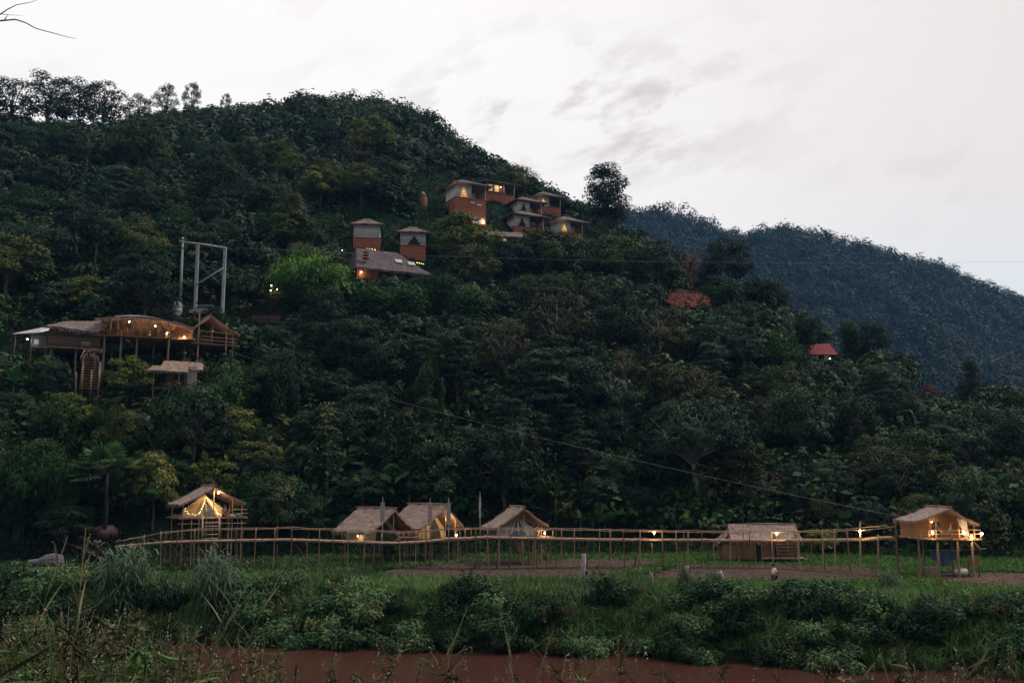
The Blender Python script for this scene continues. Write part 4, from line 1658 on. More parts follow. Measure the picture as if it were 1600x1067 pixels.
def post(fr, x, y, z1, z0=None, r=.06, mat=None, name="post", lean=0.0):
    z0 = fr.gz(x, y) if z0 is None else z0
    m = MB()
    n = max(2, int((z1 - z0) / .5))
    pts = [(x + lean * (1 - k / n) + random.Random(int(x * 91 + k * 7)).uniform(-.015, .015), y, z0 + (z1 - z0) * k / n) for k in range(n + 1)]
    m.tube(pts, [r * (1.1 - .25 * k / n) for k in range(n + 1)], 6)
    return m.build(name, mat or BAMBOO, fr.root)


def rail(mb, pts, r=.035, wob=.02, seed=1):
    rr = random.Random(seed)
    out = []
    for a, b in zip(pts[:-1], pts[1:]):
        a, b = Vector(a), Vector(b)
        n = max(1, int((b - a).length / 1.2))
        for k in range(n):
            out.append(a + (b - a) * k / n + Vector((0, 0, rr.uniform(-wob, wob))))
    out.append(Vector(pts[-1]))
    mb.tube(out, r, 6)


def deck(fr, x0, x1, y0, y1, z, mat=None, name="deck"):
    m = MB()
    n = int((x1 - x0) / .22)
    rr = random.Random(int(abs(x0) * 13 + 5))
    for i in range(n):
        xa = x0 + (x1 - x0) * (i + .5) / n
        m.box((xa, (y0 + y1) / 2 + rr.uniform(-.06, .06), z + rr.uniform(-.012, .012)), ((x1 - x0) / n * .93, y1 - y0 + rr.uniform(-.1, .1), .05))
    for yy in np.linspace(y0 + .1, y1 - .1, 3):
        m.tube([(x0 - .2, yy, z - .09), ((x0 + x1) / 2, yy, z - .10), (x1 + .2, yy, z - .09)], .055, 6)
    return m.build(name, mat or PLANK, fr.root)


def lamp(p, power, label, group=None, r=.11, color=WARM, mat=None, cord=.35, name="hanging_lamp", stand=False):
    power *= 1.5
    r *= .85
    e = empty(name, p, 0, label, "lamp", group)
    m = MB()
    m.ball((0, 0, 0), r, 8)
    m.build("bulb", mat or BULB, e)
    m = MB()
    if stand:
        m.tube([(0, 0, -cord), (0, 0, -r)], .02, 5)
        m.lathe((0, 0, -r - .03), [(.02, 0), (r * .6, .03), (.02, .06)], 8)
    else:
        m.tube([(0, 0, r * .8), (0, 0, cord)], .012, 5)
        m.lathe((0, 0, r * .75), [(r * .5, 0), (r * .45, .06), (.02, .10)], 8)
    m.build("fitting", STEEL, e)
    ld = bpy.data.lights.new("lamp_light", "POINT")
    ld.energy = power
    ld.color = color
    ld.shadow_soft_size = r * 1.15
    lo = bpy.data.objects.new("lamp_light", ld)
    lo.location = (0, -r * 1.3, -r * 1.3)
    lo.parent = e
    col.objects.link(lo)
    return e


def bell_tent(name, base, wdt, dep, hgt, rz, label, canvas=None, wallh=.55, door=CANVAS_G, two=False, group=None):
    """canvas tent: low wall, sweeping cone, door panels with pale edges"""
    e = empty(name, base, rz, label, "tent", group)
    m = MB()
    n = 20
    rings = []
    for t, z in ((1.0, 0), (1.0, wallh), (.62, wallh + (hgt - wallh) * .36), (.30, wallh + (hgt - wallh) * .68), (.03, hgt)):
        ring = []
        for j in range(n):
            a = 2 * math.pi * j / n
            sq = 1 / max(abs(math.cos(a)), abs(math.sin(a))) ** .45
            ring.append((math.cos(a) * wdt / 2 * t * sq * .93, math.sin(a) * dep / 2 * t * sq * .93, z))
        rings.append(ring)
    for a, b in zip(rings[:-1], rings[1:]):
        for j in range(n):
            k = (j + 1) % n
            m.poly([a[j], a[k], b[k], b[j]], True)
    m.build("canvas", canvas or CANVAS, e)
    yf = -dep / 2 * .96
    dh, dw = hgt * .80, wdt * .20

    def fy(z):
        t = 1 - max(0, (z - wallh)) / (hgt - wallh)
        return yf * (.10 + .9 * t) - .17
    m = MB()
    for sg in (-1, 1):
        m.poly([(sg * .05, fy(.06), .06), (sg * dw, fy(.06), .06), (sg * dw * .62, fy(dh * .5), dh * .5), (sg * .05, fy(dh) - .01, dh)])
    m.build("door_panel", door, e)
    m = MB()
    for sg in (-1, 1):
        m.tube([(sg * dw, fy(.05) - .03, .05), (sg * dw * .62, fy(dh * .5) - .03, dh * .5), (0, fy(dh) - .03, dh)], .055, 5)
    m.tube([(0, fy(.05) - .03, .05), (0, fy(dh * .5) - .03, dh * .5), (0, fy(dh) - .03, dh)], .06, 5)
    m.build("door_edge", canvas or CANVAS, e)
    return e


# ---- lit bell-tent hut on the left
f = Fr("bamboo_stilt_hut", 320, 807, 86.5, R(33), "leftmost riverside stilt hut with a lit bell tent under thatch", "hut", k=.88)
gable(f, -3.0, 3.25, 1.25, 1.30, .25, 2.95, -2.3, 2.3, 3)
deck(f, -2.9, 3.3, -2.4, 2.4, 0)
for x, y, z in [(-2.6, -1.9, 1.4), (2.0, -2.2, 1.9), (3.0, -2.0, 1.3), (-2.6, 2.0, 1.4), (3.0, 2.0, 1.3), (.25, -1.9, 2.7)]:
    post(f, x, y, z, r=.055)
for x in (-1.9, -1.2, -.5, .9, 1.5, 2.5):
    post(f, x, -2.3, -.1, r=.05, mat=BAMBOO_DARK if x > 0 else BAMBOO, lean=.1)
for x in (-1.6, .2, 1.8):
    post(f, x, 2.2, -.1, r=.05, mat=BAMBOO_DARK)
m = MB()
rail(m, [(-3.6, -2.35, .30), (-.9, -2.4, .28)], seed=1)
rail(m, [(1.2, -2.4, .66), (3.4, -2.4, .70)], seed=2)
rail(m, [(1.2, -2.4, .30), (3.5, -2.4, .34)], seed=3)
rail(m, [(3.3, -2.4, .68), (3.3, 2.2, .68)], seed=4)
rail(m, [(-3.2, -2.45, -.55), (3.3, -2.45, -.60)], seed=5)
m.build("railing", BAMBOO, f.root)
m = MB()
for sx in (-.95, .65):
    m.tube([(sx, -2.75, -2.1), (sx, -2.55, .15)], .075, 6)
for k in range(6):
    m.tube([(-.95, -2.73 + .03 * k, -1.95 + .38 * k), (.65, -2.73 + .03 * k, -1.95 + .38 * k)], .04, 5)
m.build("ladder", BAMBOO_PALE, f.root)
bt = bell_tent("bell_tent", f.w((-.05, .3, .03)), 3.8, 3.2, 1.85, R(24), "cream bell tent edged with fairy lights")
lamp(f.w((.62, -2.1, 2.35)), 90, "bright bulb under the gable of the leftmost stilt hut", cord=.3)
lamp(f.w((.3, .4, .9)), 38, "small lamp glowing inside the fairy-lit bell tent", r=.06)
# fairy lights
sl = empty("fairy_lights", f.w((-.05, .3, .03)), R(33), "string of yellow fairy lights around the bell tent door", "string lights")
sl.scale = (.86, .88, .88)
path = [(-2.35, -1.7, .75), (-2.0, -1.85, .3), (-1.5, -1.9, .22), (-1.0, -1.9, .3), (-.75, -1.75, .7), (-.5, -1.4, 1.1), (-.25, -1.0, 1.5), (0, -.62, 1.78),
        (.25, -.9, 1.5), (.42, -1.25, 1.1), (.62, -1.6, .7), (.8, -1.85, .3), (1.2, -1.9, .2)]
m = MB()
m.tube(path, .012, 4)
m.build("cord", STEEL, sl)
rr = random.Random(2)
for a, b in zip(path[:-1], path[1:]):
    for k in range(4):
        q = Vector(a) + (Vector(b) - Vector(a)) * (k / 4) + Vector((rr.uniform(-.06, .06), -.05, rr.uniform(-.06, .06)))
        m = MB()
        m.ball(q, .040, 6)
        m.build("fairy_bulb", FAIRY, sl)

# ---- twin thatched tents
f = Fr("thatched_tent_hut", 590, 843, 88, R(46), "brown thatched tent shelter with a dark open front, left of its twin", "hut", k=.88)
gable(f, -3.1, 2.6, .85, .95, 0.05, 3.05, -2.6, 3.4, 13)
deck(f, -2.4, 2.6, -3.6, 2.6, -.15)
for x, y, z in [(-2.3, -2.4, 1.3), (2.2, -2.4, 1.1), (2.2, 2.2, 1.1), (-2.3, 2.2, 1.2), (0, -2.4, 2.8)]:
    post(f, x, y, z, r=.06)
for x, y in [(-2, -3.4), (-.6, -3.4), (.9, -3.4), (2.3, -3.4), (-2.1, 0), (2.3, .5), (.4, 1.5)]:
    post(f, x, y, -.2, r=.055, mat=BAMBOO_DARK)
m = MB()
m.poly([(-1.9, -1.0, -.1), (1.9, -1.0, -.1), (1.7, -.8, .9), (.05, -.6, 2.5), (-1.9, -.8, .9)])
m.poly([(-1.95, -1.0, -.1), (-1.95, 2.6, -.1), (-1.95, 2.6, 1.0), (-1.95, -.8, 1.0)])
m.poly([(1.95, -1.0, -.1), (1.95, 2.6, -.1), (1.75, 2.6, .95), (1.75, -.8, .95)])
m.build("tent_wall", CANVAS, f.root)
m = MB()
m.poly([(-1.1, -1.06, -.08), (1.1, -1.06, -.08), (.9, -.92, .9), (.05, -.74, 2.0), (-.8, -.92, .9)])
m.build("doorway", DARK_CLOTH, f.root)
m = MB()
rail(m, [(-2.4, -3.6, .75), (2.6, -3.6, .75), (2.6, -2.4, .75)])
rail(m, [(-2.4, -3.6, .35), (2.6, -3.6, .35)], seed=4)
for x in (-2.4, -1, .9, 2.6):
    m.tube([(x, -3.6, -.1), (x, -3.6, .85)], .04, 5)
m.build("railing", BAMBOO, f.root)
lamp(f.w((-2.3, .2, .45)), 8, "dim lamp behind the side wall of the dark-fronted thatched tent", r=.06)
t = Fr("low_table", 612, 843, 87, R(20), "low dark table with bottles under the dark-fronted tent roof", "table")
t.root.location = f.w((.5, -2.9, -.11))
m = MB()
m.box((0, 0, .42), (1.3, .6, .05))
m.build("table_top", BAMBOO_DARK, t.root)
for sx in (-.55, .55):
    for sy in (-.22, .22):
        m = MB()
        m.tube([(sx, sy, 0), (sx, sy, .40)], .03, 5)
        m.build("leg", BAMBOO_DARK, t.root)
b = MB()
b.lathe((0, 0, 0), [(.05, 0), (.05, .2), (.02, .26), (.02, .34)], 8)
o = b.build("bottle", PLASTIC_PALE)
o.location = f.w((.8, -2.9, .335))
tag(o, "pale bottle on the low dark table", "bottle")

f = Fr("thatched_tent_hut", 668, 838, 91, R(44), "thatched tent shelter with a bright bulb in its gable, right of its twin", "hut", k=.90)
gable(f, -3.2, 2.4, .95, 1.1, 0.1, 3.15, -2.8, 3.2, 23)
deck(f, -2.4, 2.8, -3.4, 2.6, -.2)
for x, y, z in [(-2.3, -2.5, 1.3), (2.1, -2.5, 1.25), (2.1, 2.2, 1.2), (-2.3, 2.2, 1.2), (.1, -2.6, 2.9), (1.4, -2.6, 1.7)]:
    post(f, x, y, z, r=.06)
for x, y in [(-2, -3.2), (-.7, -3.2), (.6, -3.2), (2.4, -3.2), (-2.1, 0), (2.3, .5), (.4, 1.5)]:
    post(f, x, y, -.25, r=.055, mat=BAMBOO_DARK)
m = MB()
m.poly([(-1.9, -1.0, -.1), (1.5, -1.0, -.1), (1.4, -.8, .9), (.1, -.6, 2.6), (-1.9, -.8, 1.0)])
m.poly([(-1.95, -1.0, -.15), (-1.95, 2.6, -.15), (-1.95, 2.6, 1.1), (-1.95, -.8, 1.1)])
m.poly([(1.55, -1.0, -.15), (1.55, 2.6, -.15), (1.45, 2.6, 1.0), (1.45, -.8, 1.0)])
m.build("tent_wall", CANVAS, f.root)
m = MB()
m.poly([(-.5, -1.06, -.08), (.9, -1.06, -.08), (.7, -.92, .9), (.1, -.76, 2.0), (-.3, -.92, .9)])
m.build("doorway", DARK_CLOTH, f.root)
m = MB()
rail(m, [(.9, -3.4, .75), (2.8, -3.4, .75), (2.8, 1.2, .8)])
for x in (.9, 2.0, 2.8):
    m.tube([(x, -3.4, -.1), (x, -3.4, .85)], .04, 5)
m.build("railing", BAMBOO, f.root)
lamp(f.w((.55, -2.6, 1.95)), 75, "bright bulb hanging in the gable of the right twin thatched tent")
lamp(f.w((.95, -3.3, .25)), 30, "low lamp on the deck edge of the right twin thatched tent", stand=True, cord=.45)

# ---- blue-windowed tent
f = Fr("thatched_tent_hut", 807, 836, 86, R(17), "small thatched tent shelter with blue-windowed tent, middle of the walkway", "hut", k=.86)
gable(f, -2.9, 2.65, .80, 1.05, .15, 2.75, -2.2, 2.6, 33)
deck(f, -2.7, 2.9, -2.6, 2.3, -.05)
for x, y, z in [(-2.4, -1.9, 1.0), (1.9, -2.0, 1.2), (2.4, 2.0, 1.1), (-2.4, 2.0, 1.0), (.15, -1.9, 2.55)]:
    post(f, x, y, z, r=.06)
for x, y in [(-2.4, -2.3), (-1.0, -2.2), (.5, -2.3), (1.3, -2.2), (2.7, -2.3), (-1.6, 1.2), (2.2, 1.0)]:
    post(f, x, y, -.1, r=.06, mat=BAMBOO_DARK)
m = MB()
rail(m, [(-2.7, -2.6, .55), (2.9, -2.6, .60)])
for x in (-2.7, -1.2, .6, 2.9):
    m.tube([(x, -2.6, -.1), (x, -2.6, .65)], .04, 5)
m.build("railing", BAMBOO, f.root)
BLUEWIN = material("blue_window_mesh", (0.13, 0.19, 0.28), var=.15, scale=2)
bell_tent("ridge_tent", f.w((.0, .2, 0)), 3.5, 3.0, 1.95, R(8), "pale grey tent with two blue window panels", CANVAS_W, .5, BLUEWIN)
lamp(f.w((2.1, -2.6, .33)), 45, "bright lamp on the railing of the blue-windowed tent shelter", stand=True, cord=.38)
m = MB()
m.poly([(-1.2, -2.2, -.3), (-.2, -2.3, -1.9), (.3, -2.3, -1.9), (.1, -2.2, -.3)])
for k in range(5):
    mp2 = MB()
    mp2.tube([(1.7 + .12 * k, -1.9, -1.0 - .1 * k), (2.2 + .1 * k, -2.0, -2.35)], .035, 5)
    mp2.build("prop_pole", BAMBOO_DARK, f.root)
m.build("stored_thatch", BAMBOO_DARK, f.root)

# ---- long bamboo house
f = Fr("long_bamboo_house", 1185, 869, 88, R(-4), "long low bamboo house with a weathered thatched roof and dark doorways", "house", k=.84)
V = f.v
ridge_roof(f.root, -3.15, 4.15, -2.0, 2.6, 1.80, 3.25, -2.95, 3.9, seed=41, fringe=.5)
m = MB()
thatch(m, (-4.3, -1.5, 1.45), (-4.3, 2.0, 1.45), (-3.0, 1.2, 2.65), (-3.0, -.6, 2.65), rng_seed=44)
m.build("side_roof", THATCH, f.root)
m = MB()
m.tube([(-4.7, .3, 3.05), (0, .3, 3.36), (3.9, .3, 3.3)], .05, 6)
m.build("ridge_pole", BAMBOO, f.root)
for x0, x1, z1 in [(-3.8, -.5, 1.75), (.15, 1.0, 1.75), (1.75, 3.6, 1.75)]:
    m = MB()
    m.box(((x0 + x1) / 2, -1.3, z1 / 2 - .1), (x1 - x0, .07, z1 + .2))
    m.build("wall_panel", WEAVE, f.root)
m = MB()
m.box((3.6, .5, .8), (.07, 3.5, 1.9))
m.box((-3.8, .5, .8), (.07, 3.5, 1.9))
m.box((0, 2.2, .8), (7.2, .07, 1.9))
m.build("wall", WEAVE_DARK, f.root)
for x in (-.18, 1.38):
    m = MB()
    m.box((x, -1.05, .8), (.62 if x < 0 else .72, .05, 1.7))
    m.build("doorway", DARK_CLOTH, f.root)
m = MB()
m.box((-3.1, -1.36, 1.45), (1.3, .04, .4))
m.build("window", DARK_CLOTH, f.root)
deck(f, .2, 4.2, -2.7, -1.3, .02, name="porch_deck")
for x in (-2.2, -.5, .1, 1.05, 1.75, 2.6, 3.55):
    post(f, x, -1.4 if x < 2 else -2.0, 1.75, r=.06)
f2 = Fr("bamboo_steps", 1228, 872, 86.2, 0, "dark bamboo stair from the walkway down to the long bamboo house", "stairs")
for sx in (-.75, .75):
    m = MB()
    m.tube([(sx, -.3, -.2), (sx, .3, 1.75)], .07, 6)
    m.build("stringer", BAMBOO_DARK, f2.root)
for k in range(6):
    m = MB()
    m.box((0, -.2 + .08 * k, .1 + .27 * k), (1.5, .22, .05))
    m.build("tread", BAMBOO, f2.root)
for sx in (-1.0, .95):
    post(f2, sx, 0, 2.0, r=.07, mat=BAMBOO_DARK)

# ---- tall stilt hut on the right
f = Fr("tall_stilt_hut", 1463, 839, 75, R(2), "tall bamboo hut on log stilts with a hammock on its lit veranda", "hut", k=.77)
gable(f, -3.15, 3.0, 1.60, 1.35, .30, 2.85, -2.6, 2.4, 53)
m = MB()
m.tube([(-2.6, -.5, 2.05), (-1.5, -.2, 2.6)], .07, 6)
deck(f, -2.7, 3.0, -2.6, 2.0, 0)
for x, y, z, mt in [(-1.0, -2.3, 0, LOG), (.85, -2.4, 0, LOG), (2.3, -2.3, 0, LOG), (2.75, -1.4, 0, LOG), (-2.4, -1.5, 0, LOG), (-.6, 1.6, 0, LOG), (2.2, 1.5, 0, LOG)]:
    post(f, x, y, z, r=.12, mat=mt, name="stilt")
for x, y, z in [(-2.5, -.9, 1.7), (-1.1, -2.4, 1.9), (1.1, -2.4, 2.4), (2.55, -2.4, 1.45), (2.5, 1.6, 1.45)]:
    post(f, x, y, z, z0=0, r=.06)
for x0, x1, y in [(-2.6, -1.1, -1.0)]:
    m = MB()
    m.box(((x0 + x1) / 2, y, .85), (x1 - x0, .06, 1.7))
    m.build("wall_panel", WEAVE, f.root)
m = MB()
m.box((.7, .4, 1.0), (3.6, .06, 2.0))
m.build("back_wall", WEAVE, f.root)
m = MB()
m.box((-2.6, .5, .85), (.06, 3.0, 1.7))
m.build("side_wall", WEAVE, f.root)
m = MB()
m.poly([(-1.9, -.2, 1.5), (2.4, -.2, 1.5), (.3, -.2, 2.65)])
m.build("gable_panel", WEAVE, f.root)
m = MB()
m.box((.15, .34, .75), (.75, .05, 1.3))
m.build("doorway", DARK_CLOTH, f.root)
m = MB()
rail(m, [(-2.7, -2.6, .75), (3.0, -2.65, .80), (3.0, 1.8, .8)])
rail(m, [(-2.7, -2.6, .40), (3.0, -2.65, .45)], seed=3)
for x in (-2.7, -1.9, .3, 1.9, 3.0):
    m.tube([(x, -2.62, -.05), (x, -2.62, .9)], .035, 5)
m.build("railing", BAMBOO, f.root)
m = MB()
thatch(m, (3.75, -1.2, -.95), (3.75, 1.2, -.95), (2.9, 1.2, -.15), (2.9, -1.2, -.15), rng_seed=57, fringe=.5)
m.build("side_thatch", THATCH, f.root)
# hammock
hm = empty("hammock", f.w((0.0, -1.9, 0)), R(2), "striped cloth hammock slung on the veranda of the tall hut", "hammock")
hm.scale = (.77, .77, .77)
m = MB()
prof = [(-.80, 1.30), (-.62, .85), (-.35, .50), (0, .36), (.30, .48), (.50, .80), (.62, 1.30)]
for (xa, za), (xb, zb) in zip(prof[:-1], prof[1:]):
    wa, wb = .10 + .30 * (1.3 - za), .10 + .30 * (1.3 - zb)
    for sg in (-1, 1):
        m.poly([(xa, 0, za - .05), (xb, 0, zb - .05), (xb, sg * wb, zb + .10), (xa, sg * wa, za + .10)], True)
HAM = brick_material("striped_cloth", (0.50, 0.50, 0.56), (0.16, 0.18, 0.30), (0.40, 0.38, 0.42), 1.0, (.35, .10))
m.build("cloth", HAM, hm)
m = MB()
m.tube([(-.8, 0, 1.28), (-1.0, .2, 1.7)], .015, 4)
m.tube([(.62, 0, 1.28), (.95, -.3, 1.75)], .015, 4)
m.build("rope", STRAW, hm)
# white curtain
cu = empty("curtain", f.w((1.75, -1.7, 0)), R(2), "white curtain tied back on the veranda of the tall hut", "curtain")
cu.scale = (.77, .77, .77)
m = MB()
for k in range(10):
    xa, xb = -.5 + .1 * k, -.4 + .1 * k
    ya, yb = .05 * (-1) ** k, .05 * (-1) ** (k + 1)
    m.poly([(xa * .35 + .42, ya, .05), (xb * .35 + .42, yb, .05), (xb * .6 + .25, yb, .9), (xa * .6 + .25, ya, .9)], True)
    m.poly([(xa * .6 + .25, ya, .9), (xb * .6 + .25, yb, .9), (xb, yb, 1.75), (xa, ya, 1.75)], True)
m.build("cloth", CANVAS_W, cu)
m = MB()
m.tube([(-.7, 0, 1.77), (.7, 0, 1.77)], .025, 5)
m.build("curtain_pole", BAMBOO, cu)
for (x, y, z), pw, lab in [((-1.6, -2.75, .62), 45, "lamp on the walkway end of the tall hut's railing"), ((1.35, -2.75, .62), 50, "lamp at the middle post of the tall hut's railing"),
                           ((3.05, -2.8, .48), 40, "lamp at the right corner of the tall hut's railing"), ((2.2, -2.5, .18), 25, "floor lamp below the white curtain of the tall hut")]:
    lamp(f.w((x, y, z)), pw, lab, stand=True, cord=.3)
lamp(f.w((-.5, -.3, 1.45)), 14, "dim wall lamp beside the hammock", r=.05)
# things stored beneath
g0 = Vector((0, 0, 0))
for nm, cat, lab, loc, sz, mt in [("wooden_crate", "crate", "dark crate on the ground between the hut stilts", (-1.5, -1.0), (1.0, .7, .8), LOG),
                                  ("shelf_board", "panel", "brown board panel leaning at the right stilt", (2.55, -1.9), (.9, .08, .75), BAMBOO_DARK)]:
    p = f.w((*loc, 0))
    e = empty(nm, (p.x, p.y, h(p.x, p.y)), R(10), lab, cat)
    m = MB()
    if cat == "crate":
        for k in range(4):
            m.box((0, 0, .1 + .2 * k), (sz[0], sz[1], .17))
        m.build("slats", mt, e)
        m = MB()
        for sx in (-.5, .5):
            for sy in (-.36, .36):
                m.box((sx * .98, sy, .4), (.06, .06, .8))
        m.build("corner_posts", mt, e)
    else:
        m.box((0, 0, 1.25), sz)
        m.build("board", mt, e)
        m = MB()
        for sx in (-.4, .4):
            m.tube([(sx, .02, 0), (sx, .05, 1.6)], .04, 5)
        m.build("upright", mt, e)
p = f.w((.2, -1.2, 0))
e = empty("tarpaulin", (p.x, p.y, h(p.x, p.y)), R(14), "blue tarpaulin slung on a line under the tall hut", "tarpaulin")
m = MB()
N_ = 10
for i in range(N_):
    xa, xb = -1.2 + 2.2 * i / N_, -1.2 + 2.2 * (i + 1) / N_
    za, zb = (1.95 - .10 * math.sin(i * .7), 1.95 - .10 * math.sin((i + 1) * .7))
    ba, bb = (1.3 - .5 * max(0, math.sin(i * .45 - .6)), 1.3 - .5 * max(0, math.sin((i + 1) * .45 - .6)))
    m.poly([(xa, .12 * math.sin(i * 1.9), ba), (xb, .12 * math.sin((i + 1) * 1.9), bb), (xb, 0, zb), (xa, 0, za)], True)
m.build("sheet", TARP, e)
m = MB()
m.tube([(-1.5, 0, 1.98), (1.0, 0, 1.95), (3.2, -.4, 2.05)], .02, 4)
m.build("line", BAMBOO_PALE, e)
p = f.w((1.75, -1.0, 0))
e = empty("wash_bench", (p.x, p.y, h(p.x, p.y)), R(14), "bench with pale sacks under the right side of the tall hut", "bench")
m = MB()
m.box((0, 0, .95), (1.5, .6, .06))
m.build("bench_top", BAMBOO_DARK, e)
for sx in (-.65, .65):
    m = MB()
    m.tube([(sx, 0, 0), (sx, 0, .93)], .05, 5)
    m.build("leg", BAMBOO_DARK, e)
m = MB()
m.ball((0, -.1, .38), .55, 10, .62)
o = m.build("sack", PLASTIC_PALE)
o.location = (p.x - .1, p.y - .2, h(p.x, p.y) + .02)
tag(o, "pale grey sack lying under the bench", "sack")
m = MB()
m.lathe((0, 0, 0), [(.11, 0), (.14, .26), (.15, .28)], 10)
o = m.build("bucket", TARP)
o.location = (p.x - .1, p.y, h(p.x, p.y) + .98)
tag(o, "small blue bucket on the bench under the tall hut", "bucket")

# ---- boardwalk
BW = [(180, 853, 81), (250, 847, 81), (300, 845, 81), (390, 843.5, 81), (450, 842.5, 81), (540, 845.5, 81), (620, 848, 81), (660, 846, 80.5), (700, 841.5, 80), (760, 839, 80), (860, 841, 80.5),
      (950, 842.5, 81), (1060, 843, 81), (1150, 843.5, 81), (1250, 843.5, 80), (1310, 843, 78), (1345, 842.5, 76.5), (1405, 838.5, 74)]
bwx = np.array([p[0] for p in BW], float)


def bw(px, back=0.0):
    py = float(np.interp(px, bwx, [p[1] for p in BW]))
    Y = float(np.interp(px, bwx, [p[2] for p in BW]))
    p = at(px, py, Y)
    return Vector((p.x, p.y + back, p.z))


walk = empty("bamboo_walkway", bw(180), 0, "long raised bamboo walkway on posts linking all the riverside huts", "walkway")
wo_ = bw(180)
rr = random.Random(9)
for seg in range(4):
    m = MB()
    a, b = 180 + seg * 306, 180 + (seg + 1) * 306 if seg < 3 else 1400
    px = a
    while px < b:
        p = bw(px) - wo_
        n_ = bw(px + 1.0) - bw(px)
        m.box(p + Vector((0, .65, rr.uniform(-.02, .02))), (.10, 1.35 + rr.uniform(-.15, .15), .035), Matrix.Rotation(rr.uniform(-.05, .05), 3, "Z"))
        px += 2.1 + rr.uniform(-.2, .2)
    m.build("deck", PLANK, walk)
m = MB()
for back in (0, 1.25):
    for off in (-.07, -.12):
        pts = [bw(px, back) - wo_ + Vector((0, -.02 if off > -.1 else .05, off + rr.uniform(-.02, .02))) for px in np.arange(180, 1404, 16)]
        m.tube(pts, .05, 6)
m.build("edge_pole", BAMBOO, walk)
RAIL = [(180, 846), (250, 833), (300, 828), (390, 827), (450, 825.5), (560, 830), (620, 832), (660, 831), (700, 827.5), (760, 826), (860, 827), (1000, 830), (1150, 832), (1255, 831.5), (1345, 828), (1405, 822)]


def rail_z(px):
    py = float(np.interp(px, [p[0] for p in RAIL], [p[1] for p in RAIL]))
    Y = float(np.interp(px, bwx, [p[2] for p in BW]))
    return at(px, py, Y).z


gap = [(330, 352), (700, 720)]
for back in (0, 1.25):
    m = MB()
    pts = []
    for px in np.arange(180, 1404, 14):
        p = bw(px, back) - wo_
        p.z = rail_z(px) - wo_.z + rr.uniform(-.035, .035) + (back * .03)
        pts.append(p)
    m.tube(pts, [.036 + rr.uniform(-.006, .006) for _ in pts], 6)
    m.build("hand_rail", BAMBOO, walk)
posts = [205, 227, 252, 278, 303, 336, 368, 401, 428, 455, 478, 500, 522, 543, 569, 594, 622, 648, 669, 700, 715, 742, 760, 778, 798, 817, 836, 854, 876, 898, 918, 938, 951, 975, 1000, 1018, 1036, 1056, 1077, 1096, 1114, 1142, 1170, 1204, 1248, 1268, 1286, 1305, 1325, 1345, 1373, 1400]
for k, px in enumerate(posts):
    for back in (0, 1.25):
        if back and k % 2:
            continue
        p = bw(px + rr.uniform(-2, 2) + (rr.uniform(-9, 9) if back else 0), back + (.05 if back else -.06))
        g = h(p.x, p.y) - .4
        top = rail_z(px) + (rr.uniform(.05, .22) if k % 5 else -.9)
        tall = px in (455, 1345, 1373, 1400, 742)
        if tall and not back:
            top += .45 if px > 1300 else .1
        m = MB()
        n_ = 6
        ln = rr.uniform(-.14, .14)
        m.tube([Vector((p.x + ln * (1 - j / n_), p.y, g + (top - g) * j / n_)) - wo_ for j in range(n_ + 1)], [(.07 if tall else .046) * (1.1 - .25 * j / n_) for j in range(n_ + 1)], 6)
        m.build("post", BAMBOO if (back == 0 and k % 3) else BAMBOO_DARK, walk)
for a, b, dz in [(457, 495, 1), (760, 778, -1), (580, 566, 1), (1000, 990, 1)]:
    p, q = bw(a, .3), bw(b, .3)
    m = MB()
    m.tube([p - wo_ + Vector((0, 0, -.2)), Vector((q.x, q.y, h(q.x, q.y))) - wo_], .05, 5)
    m.build("brace", BAMBOO_DARK, walk)
for px, dz, pw, lab in [(1022, .68, 45, "lamp on the walkway rail between blue-windowed tent and long house"), (1213, .72, 50, "lamp on the walkway rail in front of the long bamboo house"),
                        (1343, .70, 50, "lamp on the walkway rail between long house and tall stilt hut")]:
    p = bw(px, -.15)
    p.z = rail_z(px) - .05
    lamp(p, pw, lab, stand=True, cord=.3)

# banners
for px, top, bot, Y, lab, tone in [(598, 785, 815, 82.2, "grey banner in front of the dark-fronted thatched tent", 0), (672, 787, 820, 81.8, "pinkish grey banner between the twin thatched tents", 1),
                                   (701, 786, 818, 81.6, "bluish banner at the lit gable of the right twin tent", 0), (750, 777, 808, 81.6, "narrow furled banner standing alone right of the twin tents", 2)]:
    p = at(px, top, Y)
    g = h(p.x, Y)
    e = empty("banner", (p.x, Y, g - .3), 0, lab, "banner")
    m = MB()
    zt = p.z - g + .3
    m.tube([(0, 0, 0), (.02, 0, zt * .5), (0, 0, zt + .45)], [.05, .04, .02], 6)
    m.build("pole", BAMBOO, e)
    ln = (bot - top) * Y / F
    w = .34 if tone < 2 else .16
    m = MB()
    for k in range(8):
        za, zb = zt - ln * k / 8, zt - ln * (k + 1) / 8
        ya, yb = .06 * math.sin(k * 1.1) - .06, .06 * math.sin((k + 1) * 1.1) - .06
        m.poly([(-w * .5, ya, za), (w * .5, ya + .05, za), (w * .5, yb + .05, zb), (-w * .5, yb, zb)], True)
    cl_ = m.build("cloth", material("banner_cloth", [(0.26, 0.27, 0.31), (0.33, 0.26, 0.27), (0.40, 0.35, 0.33)][tone], var=.12, scale=3, translucent=.3), e)
    m = MB()
    m.tube([(-w * .55, -.05, zt), (w * .55, -.02, zt)], .018, 5)
    m.build("cross_stick", BAMBOO, e)
